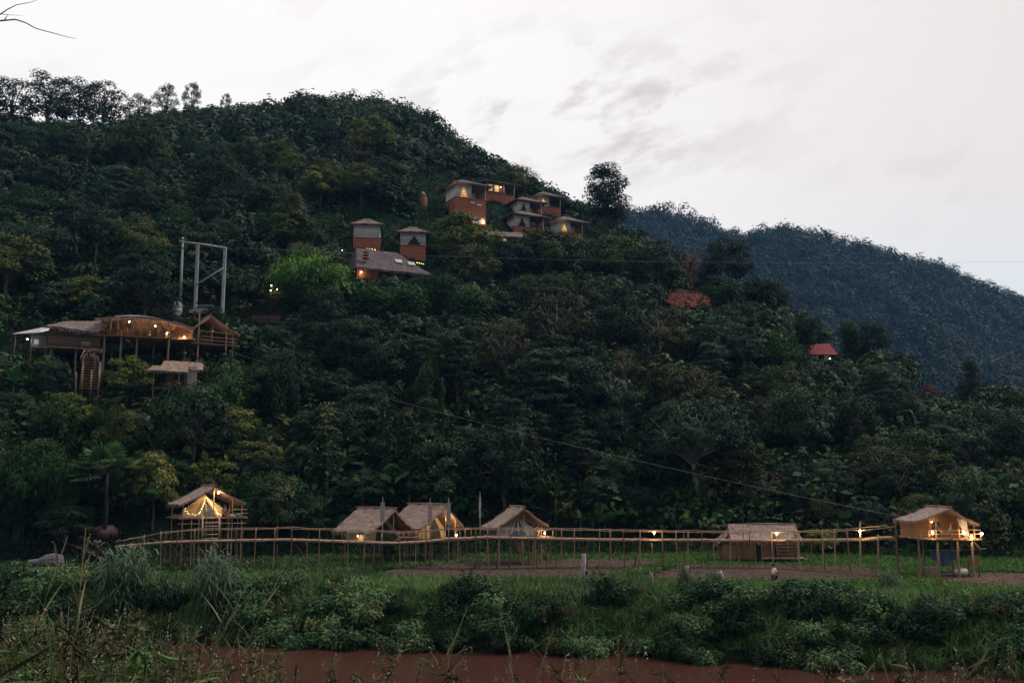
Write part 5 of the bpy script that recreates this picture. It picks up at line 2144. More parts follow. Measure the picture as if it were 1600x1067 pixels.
# ------------------------------------------------------------------ restaurant on the left slope
RY = 118.0
f = Fr("open_dining_pavilion", 230, 540, RY, R(20), "lit open dining pavilion with white sheeted roof on the left slope", "pavilion")
V = f.v
m = MB()
pts_f = [(148, 507), (170, 504), (200, 502.5), (225, 502), (250, 503), (270, 507), (302, 517)]
pts_r = [(158, 499), (180, 496.5), (200, 494.5), (215, 494), (232, 495), (246, 498), (268, 504)]
fr_ = [V(*p, -2.8) for p in pts_f]
rd_ = [V(*p, .6) for p in pts_r]
for k in range(6):
    thatch(m, fr_[k], fr_[k + 1], rd_[k + 1], rd_[k], rng_seed=70 + k, fringe=.55, strands=1.2, n=4)
    bk = [V(p[0], p[1] + 14, 5.0) for p in pts_f]
    thatch(m, bk[k + 1], bk[k], rd_[k], rd_[k + 1], rng_seed=80 + k, fringe=.3, strands=.4, n=4)
m.build("roof", THATCH, f.root)
m = MB()
for k in range(1, 5):
    a0, a1 = fr_[k] * .22 + rd_[k] * .78, fr_[k + 1] * .22 + rd_[k + 1] * .78
    up = Vector((0, 0, .14))
    if k == 4:
        a1 = fr_[5] * .5 + rd_[5] * .5
    m.slab([a0 + up, a1 + up, rd_[k + 1] + up, rd_[k] + up], .05)
m.build("white_sheet", CANVAS_W, f.root)
x0, x1 = V(158, 0).x, V(302, 0).x
deck(f, x0, x1, -2.6, 4.2, 0.75)
m = MB()
m.box(((x0 + x1) / 2, 4.2, 1.9), (x1 - x0, .08, 2.3))
m.build("back_wall", WEAVE_DARK, f.root)  # darker weave stands in for the shade deep inside the pavilion
a, b = V(268, 540, -2.2), V(300, 540, -1.2)
m = MB()
m.slab([(a.x, -1.2, 3.0), (b.x, -2.4, 2.2), (b.x, -2.5, .7), (a.x, -1.3, .7)], .06)
m.poly([(a.x, -1.25, .7), (b.x, -2.45, .7), (b.x, -2.45, 2.15), (a.x, -1.25, 2.9)])
m.build("side_wall", WEAVE, f.root)
for px in (173, 183, 207, 219, 231, 246, 262):
    post(f, V(px, 0).x, -2.3 if px != 183 else 0.5, V(0, 505).z, z0=.7, r=.10)
for px in (165, 190, 214, 263):
    post(f, V(px, 0).x, -2.2, .7, r=.14, mat=LOG, name="stilt")
for px in (175, 240, 290):
    post(f, V(px, 0).x, 1.5, .7, r=.12, mat=LOG, name="stilt")
m = MB()
rail(m, [(x0, -2.6, 1.55), (V(235, 0).x, -2.6, 1.5)])
rail(m, [(x0, -2.6, 1.15), (V(235, 0).x, -2.6, 1.15)], seed=5)
rail(m, [(V(235, 0).x, -2.7, 1.15), (V(285, 0).x, -2.7, .85)], seed=6)
for px in range(160, 286, 9):
    m.tube([(V(px, 0).x, -2.62, .5), (V(px, 0).x, -2.62, 1.5 if px < 236 else 1.1)], .035, 5)
m.build("railing", BAMBOO_DARK, f.root)
m = MB()
m.tube([V(205, 541, -2.3), V(197, 520, -2.3) - Vector((0, 0, 1.2))], .09, 5)
m.build("brace", LOG, f.root)
for px, py, dy, pw, lab in [(201, 507, -1.6, 60, "brightest hanging lamp near the left of the dining pavilion"), (241, 510, -.6, 40, "hanging lamp high in the middle of the dining pavilion"),
                            (233, 520, 1.5, 25, "small hanging lamp deep inside the dining pavilion"), (262, 520, -1.2, 75, "large hanging lamp right of the middle of the dining pavilion"),
                            (287, 529, -2.9, 50, "low lamp at the right wall of the dining pavilion")]:
    q = f.w(V(px, py, dy))
    lamp(q, pw, lab, r=.15 if pw > 65 else .11, cord=.5)
for k, (px, dy) in enumerate([(180, -1.2), (212, -.8), (250, -1.0)]):
    q = f.w(Vector((V(px, 0).x, dy, .78)))
    e = empty("dining_table", q, 0, ["dark wooden table at the left rail of the dining pavilion", "dark wooden table in the middle of the dining pavilion", "dark wooden table at the right of the dining pavilion"][k], "table")
    m = MB()
    m.box((0, 0, .74), (1.6, .8, .06))
    m.build("table_top", BAMBOO_DARK, e)
    for sx in (-.7, .7):
        m = MB()
        m.box((sx, 0, .36), (.08, .6, .72))
        m.build("leg", BAMBOO_DARK, e)
    for sx in (-1.15, 1.15):
        c = empty("dining_chair", q + Vector((sx, .1, 0)), 0 if sx < 0 else math.pi,
                  f"dark chair at the {'left' if sx < 0 else 'right'} end of the {['left', 'middle', 'right'][k]} dining table", "chair")
        m = MB()
        m.box((0, 0, .45), (.45, .45, .05))
        m.build("seat", BAMBOO_DARK, c)
        m = MB()
        m.box((-.22, 0, .75), (.05, .45, .6))
        m.build("backrest", BAMBOO_DARK, c)
        for ax in (-.19, .19):
            for ay in (-.19, .19):
                m = MB()
                m.box((ax, ay, .21), (.05, .05, .42))
                m.build("leg", BAMBOO_DARK, c)

f = Fr("thatched_kitchen", 112, 546, 115.0, R(22), "dark bamboo-walled building with thatched roof left of the dining pavilion", "building")
V = f.v
m = MB()
e0, e1, r1, r0 = V(70, 514, -2.2), V(152, 521, -2.2), V(172, 495.5, 1.4), V(95, 500, 1.4)
thatch(m, e0, e1, r1, r0, rng_seed=90, fringe=.5)
thatch(m, V(150, 522, 5), V(72, 516, 5), r0, r1, rng_seed=91, strands=.3)
m.build("roof", THATCH_OLD, f.root)
m = MB()
m.box((V(116, 0).x, -1.2, V(0, 531).z), ((80) * f.mx, .12, 28 * f.mz))
m.build("wall", WEAVE_DARK, f.root)
m = MB()
m.box((V(116, 0).x, 3.6, V(0, 533).z), ((80) * f.mx, .12, 30 * f.mz))
m.box((V(77, 0).x, 1.2, V(0, 532).z), (.12, 4.8, 28 * f.mz))
m.build("back_wall", WEAVE_DARK, f.root)
deck(f, V(76, 0).x, V(160, 0).x, -2.4, 3.6, -.05)
m = MB()
for px in np.arange(78, 158, 3.2):
    m.tube([V(px, 545.5, -2.35), V(px + rr.uniform(-.6, .6), 532 + rr.uniform(-1, 1), -2.35)], .03, 4)
rail(m, [V(77, 533, -2.38), V(158, 533, -2.38)])
rail(m, [V(77, 541, -2.38), V(158, 541, -2.38)], seed=8)
m.build("railing", BAMBOO_DARK, f.root)
for px in (82, 120, 150):
    post(f, V(px, 0).x, -2.0, -.1, r=.12, mat=LOG, name="stilt")
m = MB()
m.box((V(134, 0).x, -1.32, V(0, 538).z), (.9, .03, .5))
m.build("window", PLASTIC_PALE, f.root)

f = Fr("lean_to_shed", 55, 545, 114, R(24), "small lean-to with pale sheet roof at the left end of the restaurant", "shed")
V = f.v
m = MB()
m.slab([V(20, 527, -2.2), V(60, 523, -2.2), V(84, 509, 1.5), V(64, 508, 1.5)], .08)
m.build("roof", METAL_ROOF, f.root)
m = MB()
m.slab([V(60, 522.5, -2.3), V(66, 522, -2.3), V(78, 511, .9), V(72, 511, .9)], .06)
m.build("white_flashing", WHITE_PAINT, f.root)
m = MB()
m.box((V(62, 0).x, -1.2, V(0, 535).z), (22 * f.mx, .1, 19 * f.mz))
m.box((V(50, 0).x, 1.0, V(0, 535).z), (.1, 4.2, 19 * f.mz))
m.build("wall", WEAVE_DARK, f.root)
m = MB()
m.box((V(57, 0).x, -1.29, V(0, 536).z), (7 * f.mx, .03, 8 * f.mz))
m.build("pale_panel", PLASTIC_PALE, f.root)
for px in (24, 50, 72):
    post(f, V(px, 0).x, -2.0, V(0, 527).z, r=.08, mat=BAMBOO_DARK)
lamp(f.w(V(43, 534, -2.0)), 40, "cool white bulb under the lean-to shed roof", r=.11, color=(.75, .95, 1), mat=BULB_COOL)

f = Fr("gabled_bamboo_porch", 333, 541, 122.5, R(30), "small gabled bamboo porch at the right end of the restaurant", "porch")
gable(f, -2.6, 2.7, 2.05, 1.3, -1.0, 3.5, -2.4, 2.6, 95)
deck(f, -2.7, 2.5, -2.3, 2.4, 0)
for x, y, z, z0 in [(-2.3, -2.2, 3.6, None), (-.6, -1.8, 2.7, 0), (1.0, -2.3, 2.7, None), (1.9, -2.0, 1.7, None), (2.3, 2.0, 1.5, None), (-2.3, 2.0, 2.2, None)]:
    post(f, x, y, z, z0=z0, r=.08)
m = MB()
for z in (.45, .85, 1.5):
    rail(m, [(-2.6, -2.35, z), (2.4, -2.35, z - .15)], seed=int(z * 10))
m.build("railing", BAMBOO, f.root)
m = MB()
m.box((.2, 2.3, .9), (4.6, .06, 1.8))
m.box((2.3, .3, .6), (.06, 3.8, 1.2))
m.build("back_wall", WEAVE_DARK, f.root)
lamp(f.w((-.5, -1.5, 1.7)), 14, "dim lamp on the back wall of the gabled porch", r=.07)

# stair with an arch of bent bamboo
f = Fr("bamboo_arch_stair", 140, 606, 111.5, R(20), "bamboo stairway with a bent-bamboo arch below the restaurant", "stairs")
V = f.v
for px0, px1, top in ((128, 128, 556), (154, 154, 566), (119, 118, 582), (142, 142, 578)):
    m = MB()
    a, b = V(px0, 0), V(px1, top)
    m.tube([(a.x, -.4, f.gz(a.x, -.4)), (b.x, -.3, b.z)], .09, 6)
    m.build("post", BAMBOO, f.root)
for k in range(11):
    m = MB()
    z = -.1 + .33 * k
    m.box((V(140, 0).x + .05 * math.sin(k * 3), -.5 + .28 * k, z), (2.0, .28, .06))
    m.build("tread", PLANK, f.root)
for s in (-1.0, 1.0):
    m = MB()
    m.tube([(V(140, 0).x + s, -.6, -.3), (V(140, 0).x + s, 2.5, 3.4)], .07, 5)
    m.build("stringer", BAMBOO_DARK, f.root)
m = MB()
for k in range(9):
    cx = V(127 + 3.4 * k, 0).x
    zt = V(0, 547 + 1.2 * math.sin(k)).z
    zb = V(0, 571 - 8 * math.sin(math.pi * k / 8)).z
    m.tube([(cx, -.45, zb), (cx - .25 + rr.uniform(-.1, .1), -.55, (zt + zb) / 2), (cx + .15, -.4, zt)], .06, 5)
m.build("arch", BAMBOO, f.root)

# two-tier hut below the restaurant
f = Fr("two_tier_hut", 275, 610, 114.5, R(12), "little woven-walled hut with a two-tier thatched roof below the restaurant", "hut")
V = f.v
m = MB()
thatch(m, V(249, 577, -1.3), V(318, 579, -1.3), V(314, 564, 1.2), V(252, 562, 1.2), rng_seed=97, fringe=.25)
thatch(m, V(318, 580, 3.4), V(249, 578, 3.4), V(252, 562, 1.2), V(314, 564, 1.2), rng_seed=98, strands=.3)
m.build("roof", THATCH, f.root)
m = MB()
thatch(m, V(230, 583, -2.9), V(297, 584, -2.9), V(294, 575, -1.1), V(240, 573, -1.1), rng_seed=99, fringe=.25)
m.build("porch_roof", THATCH, f.root)
m = MB()
a, b = V(260, 612, -1.0), V(304, 576, -1.0)
m.box(((a.x + b.x) / 2, -.8, (a.z + b.z) / 2), (b.x - a.x, .1, b.z - a.z))
m.box((b.x, .9, (a.z + b.z) / 2), (.1, 3.6, b.z - a.z))
m.box((a.x, .9, (a.z + b.z) / 2), (.1, 3.6, b.z - a.z))
m.build("wall", WEAVE, f.root)
m = MB()
a, b = V(293, 613, -1.0), V(307, 574, -1.0)
m.box(((a.x + b.x) / 2, -1.0, (a.z + b.z) / 2 - .3), (b.x - a.x, .3, b.z - a.z + .6))
m.build("brick_pier", CONCRETE, f.root)
m = MB()
m.box((V(281, 0).x, -.9, V(0, 592).z), (14 * f.mx, .06, 11 * f.mz))
m.build("window", DARK_CLOTH, f.root)
for px in (244, 283):
    post(f, V(px, 0).x, -2.5, V(0, 582).z, r=.08)
m = MB()
rail(m, [V(244, 603, -2.5), V(285, 604, -2.5)])
m.build("railing", BAMBOO_DARK, f.root)
deck(f, V(243, 0).x, V(302, 0).x, -2.7, -.8, V(0, 609).z)

# ------------------------------------------------------------------ villas on the hillside
def villa(name, px, py, foot, wf, wl, wc, hh, hb, rz, label, lit=False, tent=True, rise=1.7, over=1.15, seed=1, extra=None, railing=True, walls=CANVAS_W, group=None):
    """origin at the front-left corner of the floor: front runs along +x, left side along +y"""
    g = ground_at(px, foot)
    f = Fr(name, px, py, g.y, rz, label, "villa" if wf > 5 else "hut", group)
    low = min(f.gz(0, 0, .4), f.gz(wf, 0, .4), -hb)
    m = MB()
    m.box((wf / 2, wl / 2, low / 2 - .05), (wf + .2, wl + .2, -low - .1))
    m.build("base", BRICK, f.root)
    m = MB()
    m.box((wf / 2, wl / 2, 0), (wf + .35, wl + .35, .09))
    m.build("floor", PLANK, f.root)
    m = MB()
    m.box((.03, wl / 2, hh / 2 + .05), (.06, wl, hh - .1))
    m.build("left_wall", walls, f.root)
    m = MB()
    if tent:
        tw, th, cx = min(wc * .62, 2.4), hh * .78, wc * .55
        for sg, xe in ((-1, .06), (1, wc)):
            m.poly([(xe, .25, .05), (cx + sg * tw / 2, .25, .05), (cx + sg * .10, .25, th), (cx, .25, th), (cx, .25, hh), (xe, .25, hh)])
    else:
        m.box((wc / 2 + .06, .25, hh / 2 + .05), (wc, .06, hh - .1))
    m.build("front_wall", walls, f.root)
    if lit:
        ld = bpy.data.lights.new("tent_light", "POINT")
        ld.energy, ld.color, ld.shadow_soft_size = 150, (1.0, .55, .2), .2
        lo = bpy.data.objects.new("tent_light", ld)
        lo.location = (wc * .55, 1.3, 1.0)
        lo.parent = f.root
        col.objects.link(lo)
    m = MB()
    m.box((wf / 2, wl - .05, hh / 2 + .05), (wf, .06, hh - .1))
    if wc < wf - .5:
        m.box((wc, wl / 2, hh / 2 + .05), (.06, wl - .5, hh - .15))
    else:
        m.box((wf - .03, wl / 2, hh / 2 + .05), (.06, wl, hh - .1))
    m.build("back_wall", walls, f.root)
    for x in sorted({0.0, wc, wf}):
        m = MB()
        m.box((x, -.02, hh / 2), (.13, .13, hh))
        m.build("post", WHITE_PAINT, f.root)
    m = MB()
    m.box((wf, wl - .1, hh / 2), (.13, .13, hh))
    m.build("post", WHITE_PAINT, f.root)
    if tent:
        tw, th = min(wc * .62, 2.4), hh * .78
        cx = wc * .55
        m = MB()
        m.poly([(cx - tw / 2, .17, .08), (cx + tw / 2, .17, .08), (cx + .12, .14, th), (cx - .12, .14, th)])
        m.build("tent_door", CANVAS if lit else DARK_CLOTH, f.root)
        m = MB()
        m.tube([(cx - tw / 2, .11, .08), (cx, .10, th), (cx + tw / 2, .11, .08)], .05, 4)
        m.build("door_edge", CANVAS_W, f.root)
    if railing:
        m = MB()
        for z in (.45, .9):
            m.tube([(0, -.12, z), (wf, -.12, z)], .04, 5)
        for k in range(int(wf / .5) + 1):
            m.tube([(k * .5, -.12, .05), (k * .5, -.12, .95)], .025, 4)
        m.build("railing", BAMBOO_DARK, f.root)
    ridge_roof(f.root, -over, wf + over, -over - .2, wl + over, hh + .02, hh + rise, wf * .38, wf * .62, seed=seed, fringe=.35, strands=.8, mat=THATCH_OLD)
    if extra:
        extra(f)
    return f


def extra_a(f):
    for x, z in ((3.6, -.85), (5.0, -1.15)):
        m = MB()
        m.box((x, -.15, z), (.95, .08, .28))
        m.build("window", WHITE_PAINT, f.root)
    m = MB()
    m.box((4.9, -.16, -4.4), (2.6, .08, 1.2))
    m.build("lower_panel", WHITE_PAINT, f.root)


def extra_b(f):
    for x in (1.1, 2.6):
        m = MB()
        m.box((x, .2, 1.3), (1.0, .06, 1.5))
        m.build("lit_window", LITWIN, f.root)


LITWIN = emitter("lit_window_glow", (1.0, 0.55, 0.2), .5)
RZV = R(26)
vb = villa("hillside_villa", 760, 301, 318, 7.0, 4.6, 4.4, 2.5, 2.5, RZV, "highest villa with lit windows, behind the tent villas", tent=False, seed=110, extra=extra_b, rise=1.2, walls=WEAVE_DARK)
va = villa("hillside_villa", 712, 307, 350, 6.4, 5.2, 3.3, 2.7, 5.2, RZV, "leftmost villa with a glowing tent door and tall red base", lit=True, seed=100, extra=extra_a)
vd = villa("hillside_villa", 841, 321, 337, 6.0, 4.4, 2.8, 2.5, 2.2, RZV, "upper right villa with a small glowing tent door", lit=True, seed=130, rise=1.7)
vc = villa("hillside_villa", 809, 331, 342, 5.8, 4.6, 2.8, 2.5, 1.4, RZV, "upper middle villa with white walls and a dark tent door", seed=120, rise=1.7)
ve = villa("hillside_villa", 804, 353, 368, 6.8, 3.8, 3.4, 2.4, 2.0, RZV, "lower middle villa with white walls directly below another", seed=140, rise=1.6)
vf = villa("hillside_villa", 872, 362, 378, 6.0, 3.6, 3.0, 2.5, 2.0, RZV, "lowest right villa with a glowing tent door and long porch", lit=True, seed=150, rise=1.6)
lamp(va.w((6.0, -.35, -4.5)), 30, "lamp at the foot of the leftmost villa's red base", r=.13)
lamp(vb.w((3.4, -.3, 1.6)), 22, "lamp on the porch of the highest villa", r=.11)
villa("brick_hut", 553, 371, 392, 4.3, 3.8, 4.3, 2.25, 2.4, R(6), "small red-based hut with plain white canvas wall", tent=False, seed=160, rise=1.5, over=.7)
villa("brick_hut", 626, 383, 406, 4.1, 3.8, 4.1, 2.15, 2.6, R(6), "small red-based hut with a dark triangular tent door", seed=170, rise=1.5, over=.8)
if False: villa("brick_hut", 492, 362, 376, 4.0, 3.5, 4.0, 2.2, 2.0, R(6), "pale hut mostly hidden behind the olive tree", tent=False, seed=180, rise=1.4, over=.6)

# long shed below the villas
g = ground_at(785, 386)
f = Fr("long_shed", 785, 380, g.y, R(8), "long low shed with a thatched roof below the villas", "shed")
V = f.v
ridge_roof(f.root, -5.2, 4.6, -1.6, 2.6, 1.0, 2.4, -4.8, 4.3, seed=190, fringe=.3, mat=THATCH_OLD)
m = MB()
m.box((0, -.8, 0), (8.6, .1, 2.2))
m.build("wall", WEAVE_DARK, f.root)
m = MB()
m.box((0, 1.0, -.2), (8.6, 3.4, 1.8))
m.build("base", BRICK, f.root)
m = MB()
m.box((-.2, -.88, .25), (1.6, .05, .8))
m.build("lit_window", LITWIN, f.root)

# big thatched hall
g = ground_at(600, 430)
f = Fr("large_thatched_hall", 600, 434, g.y + 1, R(28), "large thatched hall with a broad sagging roof and red walls", "hall")
ridge_roof(f.root, -6.2, 6.6, -4.4, 4.2, .35, 4.3, -4.8, 2.2, seed=200, fringe=.4, strands=1.0, mat=THATCH_GREY)
m = MB()
m.box((0.3, -2.6, -.4), (11.5, .15, 3.4))
m.box((-5.4, .6, -.4), (.15, 6.2, 3.4))
m.box((6.0, .6, -.4), (.15, 6.2, 3.4))
m.build("wall", BRICK, f.root)
for x in (-1.0, 2.2):
    m = MB()
    m.box((x, -2.7, .1), (1.8, .06, 1.4))
    m.build("window", DARK_CLOTH, f.root)
m = MB()
for x, z in ((1.9, 2.3), (4.0, 2.05)):
    y = -4.4 + (z - .35) * 1.12
    m.slab([(x - .9, y - .35, z - .1), (x + .3, y - .35, z - .1), (x + .3, y + .3, z + .52), (x - .9, y + .3, z + .52)], .04)
m.build("skylight", METAL_ROOF, f.root)
for x in (-5.6, -2.6, .4, 3.4, 5.9):
    post(f, x, -3.6, .7, r=.10, mat=LOG)
lamp(f.w((-4.9, -3.0, -.1)), 22, "lamp under the left eave of the large thatched hall", r=.12)
fr2 = Fr("tiered_umbrella", 571, 424, g.y - 4, 0, "red three-tier ornament umbrella in front of the large thatched hall", "umbrella")
m = MB()
m.tube([(0, 0, fr2.gz(0, 0)), (0, 0, 3.3)], .04, 6)
m.build("pole", LOG, fr2.root)
REDC = material("red_cloth", (0.22, 0.03, 0.025), var=.2, scale=3)
for z, r_ in ((3.1, .38), (2.6, .48), (2.1, .58)):
    m = MB()
    m.lathe((0, 0, z), [(r_, -.12), (r_, 0), (r_ * .5, .14), (.04, .2)], 12)
    m.build("tier", REDC, fr2.root)
# garden lights
for px, py, n_, dx_, lab in [(569, 390, 5, 4.2, "short row of small path lights above the large thatched hall"), (652, 413, 4, 3.2, "short row of small path lights right of the large thatched hall")]:
    g = ground_at(px, py + 2)
    for k in range(n_):
        p = at(px + dx_ * k, py + k * .9, g.y - .3)
        e = empty("path_light", (p.x, p.y, h(p.x, p.y)), 0, lab.replace("short row of small path lights", "small path light in a short row"), "light", lab)
        m = MB()
        z = max(p.z - h(p.x, p.y), .5)
        m.tube([(0, 0, -.2), (0, 0, z - .06)], .03, 5)
        m.build("stake", STEEL, e)
        m = MB()
        m.ball((0, 0, z), .10, 6)
        m.build("bulb", FAIRY, e)
for px, py, Y, lab in [(535, 391, 168, "garden lamp above the bright bamboo"), (424, 446, 146, "upper of the three lamps hidden in the bright bamboo's left side"),
                       (433, 452, 146, "right one of the three lamps in the bright bamboo's left side"), (423, 454, 146, "lower of the three lamps in the bright bamboo's left side"),
                       (1297, 560, 148, "lone white bulb below the red roof")]:
    g = ground_at(px, py + 8)
    p = at(px, py, g.y - 2.5 if px < 440 else g.y - 1)
    z = max(p.z - h(p.x, p.y), .6)
    e = lamp(p, 14, lab, r=.085, stand=True, cord=z, name="garden_lamp")
# clay jar tower
g = ground_at(661, 327)
f = Fr("clay_tower", 661, 324, g.y, 0, "narrow reddish clay tower with a pointed thatched cap left of the villas", "tower")
m = MB()
m.lathe((0, 0, -1), [(.75, 0), (.82, 1.6), (.78, 2.8), (.6, 3.3)], 14)
m.build("body", material("clay", (0.24, 0.12, 0.09), var=.3, scale=3), f.root)
m = MB()
m.lathe((0, 0, 2.2), [(.72, 0), (.45, .5), (.1, .95)], 14)
m.build("cap", THATCH, f.root)
# railing bridge beside the leftmost villa
f = Fr("wooden_fence", 695, 328, ground_at(695, 332).y - .5, R(10), "short grey wooden fence beside the leftmost villa", "fence")
for x in (-1.2, 0, .9):
    post(f, x, 0, 2.6 if x < -1 else 1.4, r=.06, mat=LOG)
m = MB()
for z in (.5, 1.0):
    m.tube([(-1.4, 0, z), (1.1, 0, z)], .05, 5)
m.build("rail", LOG, f.root)

# ------------------------------------------------------------------ poles, tank, car, red earth, cables
def pole_at(px, foot, top, Y=None, r=.17):
    g = ground_at(px, foot) if Y is None else Vector((at(px, foot, Y).x, Y, h(at(px, foot, Y).x, Y)))
    return g, at(px, top, g.y).z - g.z


g, hh_ = pole_at(281, 480, 371)
PY_ = g.y
e = empty("utility_pole", g, 0, "single concrete utility pole with short cross-arms left of the twin poles", "utility pole")
m = MB()
m.tube([(0, 0, -.8), (0, 0, hh_)], [.21, .14], 8)
m.build("pole", CONCRETE, e)
for z, w in ((hh_ - .4, 1.0), (hh_ - 1.6, .7)):
    m = MB()
    m.box((.1, -.16, z), (w * 1.4, .1, .12))
    for sx in (-.45, .1, .55):
        m.lathe((sx, -.16, z + .06), [(.04, 0), (.06, .1), (.03, .18)], 6)
    m.build("cross_arm", STEEL, e)
xa, xb = at(305, 480, PY_).x, at(348, 480, PY_).x
ga = Vector(((xa + xb) / 2, PY_, h((xa + xb) / 2, PY_)))
e = empty("twin_pole_frame", ga, 0, "pair of concrete poles joined by a top beam and diagonal brace", "utility pole")
mpp = at(301, 380, PY_).x - at(300, 380, PY_).x
za, zb = at(308, 380, PY_).z - ga.z, at(348, 386, PY_).z - ga.z
for x, z in ((xa - ga.x, za), (xb - ga.x, zb)):
    m = MB()
    m.box((x, 0, z / 2 - .6), (.38, .34, z + 1.2))
    m.build("pole", CONCRETE, e)
m = MB()
x1_, x2_ = at(299, 0, PY_).x - ga.x, at(369, 0, PY_).x - ga.x
zt1, zt2 = at(299, 378, PY_).z - ga.z, at(369, 388, PY_).z - ga.z
for off in (-.25, .25):
    m.tube([(x1_, off, zt1), ((x1_ + x2_) / 2, off, (zt1 + zt2) / 2 + .05), (x2_, off, zt2)], .11, 4)
m.build("top_beam", CONCRETE, e)
m = MB()
m.tube([(xa - ga.x, -.25, at(310, 446, PY_).z - ga.z), (xb - ga.x, -.25, at(344, 419, PY_).z - ga.z)], .10, 4)
m.build("brace", CONCRETE, e)
m = MB()
m.tube([(xa - ga.x, .22, at(310, 412, PY_).z - ga.z), (xb - ga.x, .22, at(344, 448, PY_).z - ga.z)], .05, 4)
m.build("brace", STEEL, e)
for sx in (x1_ + .3, 0, x2_ - .3):
    m = MB()
    m.lathe((sx, 0, (zt1 + zt2) / 2 + (zt2 - zt1) * sx / (x2_ - x1_) + .08), [(.05, 0), (.09, .1), (.05, .2), (.08, .3), (.02, .4)], 8)
    m.build("insulator", STEEL, e)


def wire(name, pts, sag, r, label, mat=None, n=40):
    m = MB()
    a, b = Vector(pts[0]), Vector(pts[1])
    m.tube([a + (b - a) * (k / n) - Vector((0, 0, 4 * sag * (k / n) * (1 - k / n))) for k in range(n + 1)], r, 4)
    return tag(m.build(name, mat or STEEL), label, "cable")


WIRE = material("pale_cable", (0.30, 0.29, 0.28), var=.1, scale=1)
wire("power_line", (at(366, 387, PY_), at(1640, 408, PY_ + 4)), 1.0, .012, "thin power line running right from the twin poles across the far hills", WIRE)
wire("long_cable", (at(372, 553, 121), at(1404, 807, 75)), .9, .009, "long pale cable slanting from the porch down to the tall stilt hut", WIRE)
# tank
g = ground_at(277, 493)
e = empty("water_tank", (at(277, 490, g.y).x, g.y, at(277, 493, g.y).z), 0, "grey ribbed water tank at the foot of the single pole", "tank")
m = MB()
m.lathe((0, 0, -.3), [(.62, 0), (.62, .6), (.58, .64), (.62, .68), (.62, 1.2), (.58, 1.24), (.62, 1.28), (.62, 1.9), (.45, 2.1)], 14)
m.build("tank_body", CONCRETE, e)
m = MB()
m.lathe((0, 0, 1.8), [(.2, 0), (.2, .08), (.05, .1)], 10)
m.build("lid", STEEL, e)
# car
g = ground_at(320, 496)
CARP = material("silver_car_paint", (0.32, 0.33, 0.35), var=.05, scale=1, rough=.3, spec=.6)
e = empty("parked_car", (at(322, 492, g.y).x, g.y, at(322, 496, g.y).z), R(8), "silver car parked behind bushes below the twin poles", "car")
m = MB()
prof = [(-2.1, .45), (-2.1, .85), (-1.5, 1.0), (-.9, 1.55), (.9, 1.6), (1.6, 1.05), (2.1, .9), (2.1, .45)]
for (a0, b0), (a1, b1) in zip(prof, prof[1:] + prof[:1]):
    m.poly([(a0, -.85, b0), (a1, -.85, b1), (a1, .85, b1), (a0, .85, b0)])
m.poly([(a_, -.85, b_) for a_, b_ in prof])
m.poly([(a_, .85, b_) for a_, b_ in prof][::-1])
m.build("body", CARP, e)
m = MB()
m.poly([(-1.25, -.86, 1.08), (-.8, -.86, 1.48), (.85, -.86, 1.5), (1.35, -.86, 1.1)])
m.build("side_window", STEEL, e)
for sx in (-1.3, 1.35):
    for sy in (-.8, .8):
        m = MB()
        m.tube([(sx, sy - .1, .34), (sx, sy + .1, .34)], .34, 12)
        m.build("wheel", STEEL, e)
# small red fence
f = Fr("red_fence", 416, 503, ground_at(416, 505).y, 0, "short reddish plank fence on the slope right of the twin poles", "fence")
m = MB()
for k in range(14):
    m.box((-1.9 + .28 * k, 0, .2), (.22, .05, 1.5))
m.build("planks", material("faded_red_wood", (0.12, 0.06, 0.05), var=.3, scale=3), f.root)
m = MB()
for z in (0, .7):
    m.box((0, .05, z), (4.1, .05, .1))
m.build("rail", LOG, f.root)
# red earth and red roof on the right spur
patch("red_earth", [gpt(*q) for q in ((1042, 478), (1050, 464), (1072, 453), (1100, 452), (1124, 460), (1122, 480), (1096, 488), (1064, 486))], RED_SOIL, .45, 50, relief=.35)
patch("red_earth", [gpt(*q) for q in ((1440, 612), (1446, 600), (1462, 594), (1480, 602), (1478, 618), (1456, 620))], RED_SOIL, .45, 40, relief=.35)
for px, foot, w_ in ((1052, 489, 20), (1075, 492, 18), (1098, 490, 24), (1120, 487, 22), (1064, 474, 12), (1106, 474, 10), (1088, 462, 9)):
    g = ground_at(px, foot)
    put("hill_bush", (g.x, g.y, g.z - .2), w_ * .7 * g.y / F, w_ * g.y / F * .5, label="small bush growing on the bare red earth", cat="bush", group="bushes on the bare red earth", rnd=rnd)
f = Fr("red_roofed_house", 1276, 556, ground_at(1276, 560).y, R(-6), "small house with a dull red tiled roof on the right spur", "house")
V = f.v
REDR = brick_material("red_tile", (0.27, 0.045, 0.05), (0.22, 0.04, 0.045), (0.10, 0.02, 0.02), 1.0, (.5, .35))
m = MB()
m.slab([V(1254, 555, -1.6), V(1306, 556, -1.6), V(1300, 535, 1.6), V(1262, 536, 1.6)], .1)
m.slab([V(1306, 557, 4.6), V(1254, 556, 4.6), V(1262, 536, 1.6), V(1300, 535, 1.6)], .1)
m.build("roof", REDR, f.root)
m = MB()
m.box((0, 1.4, V(0, 562).z), (4.0, 4.0, 2.0))
m.build("wall", WHITE_PAINT, f.root)
m = MB()
m.box((.6, -.63, V(0, 561).z), (.9, .06, 1.6))
m.build("door", DARK_CLOTH, f.root)
for px, foot, w_, hh_, lab in ((1256, 566, 22, 15, "bush half hiding the left end of the red-roofed house"), (1298, 564, 20, 17, "brownish bush half hiding the right end of the red-roofed house")):
    g = ground_at(px, foot)
    put("hill_bush", (g.x, g.y - 1, g.z - .2), hh_ * g.y / F, w_ * g.y / F * .5, label=lab, cat="bush", rnd=rnd)
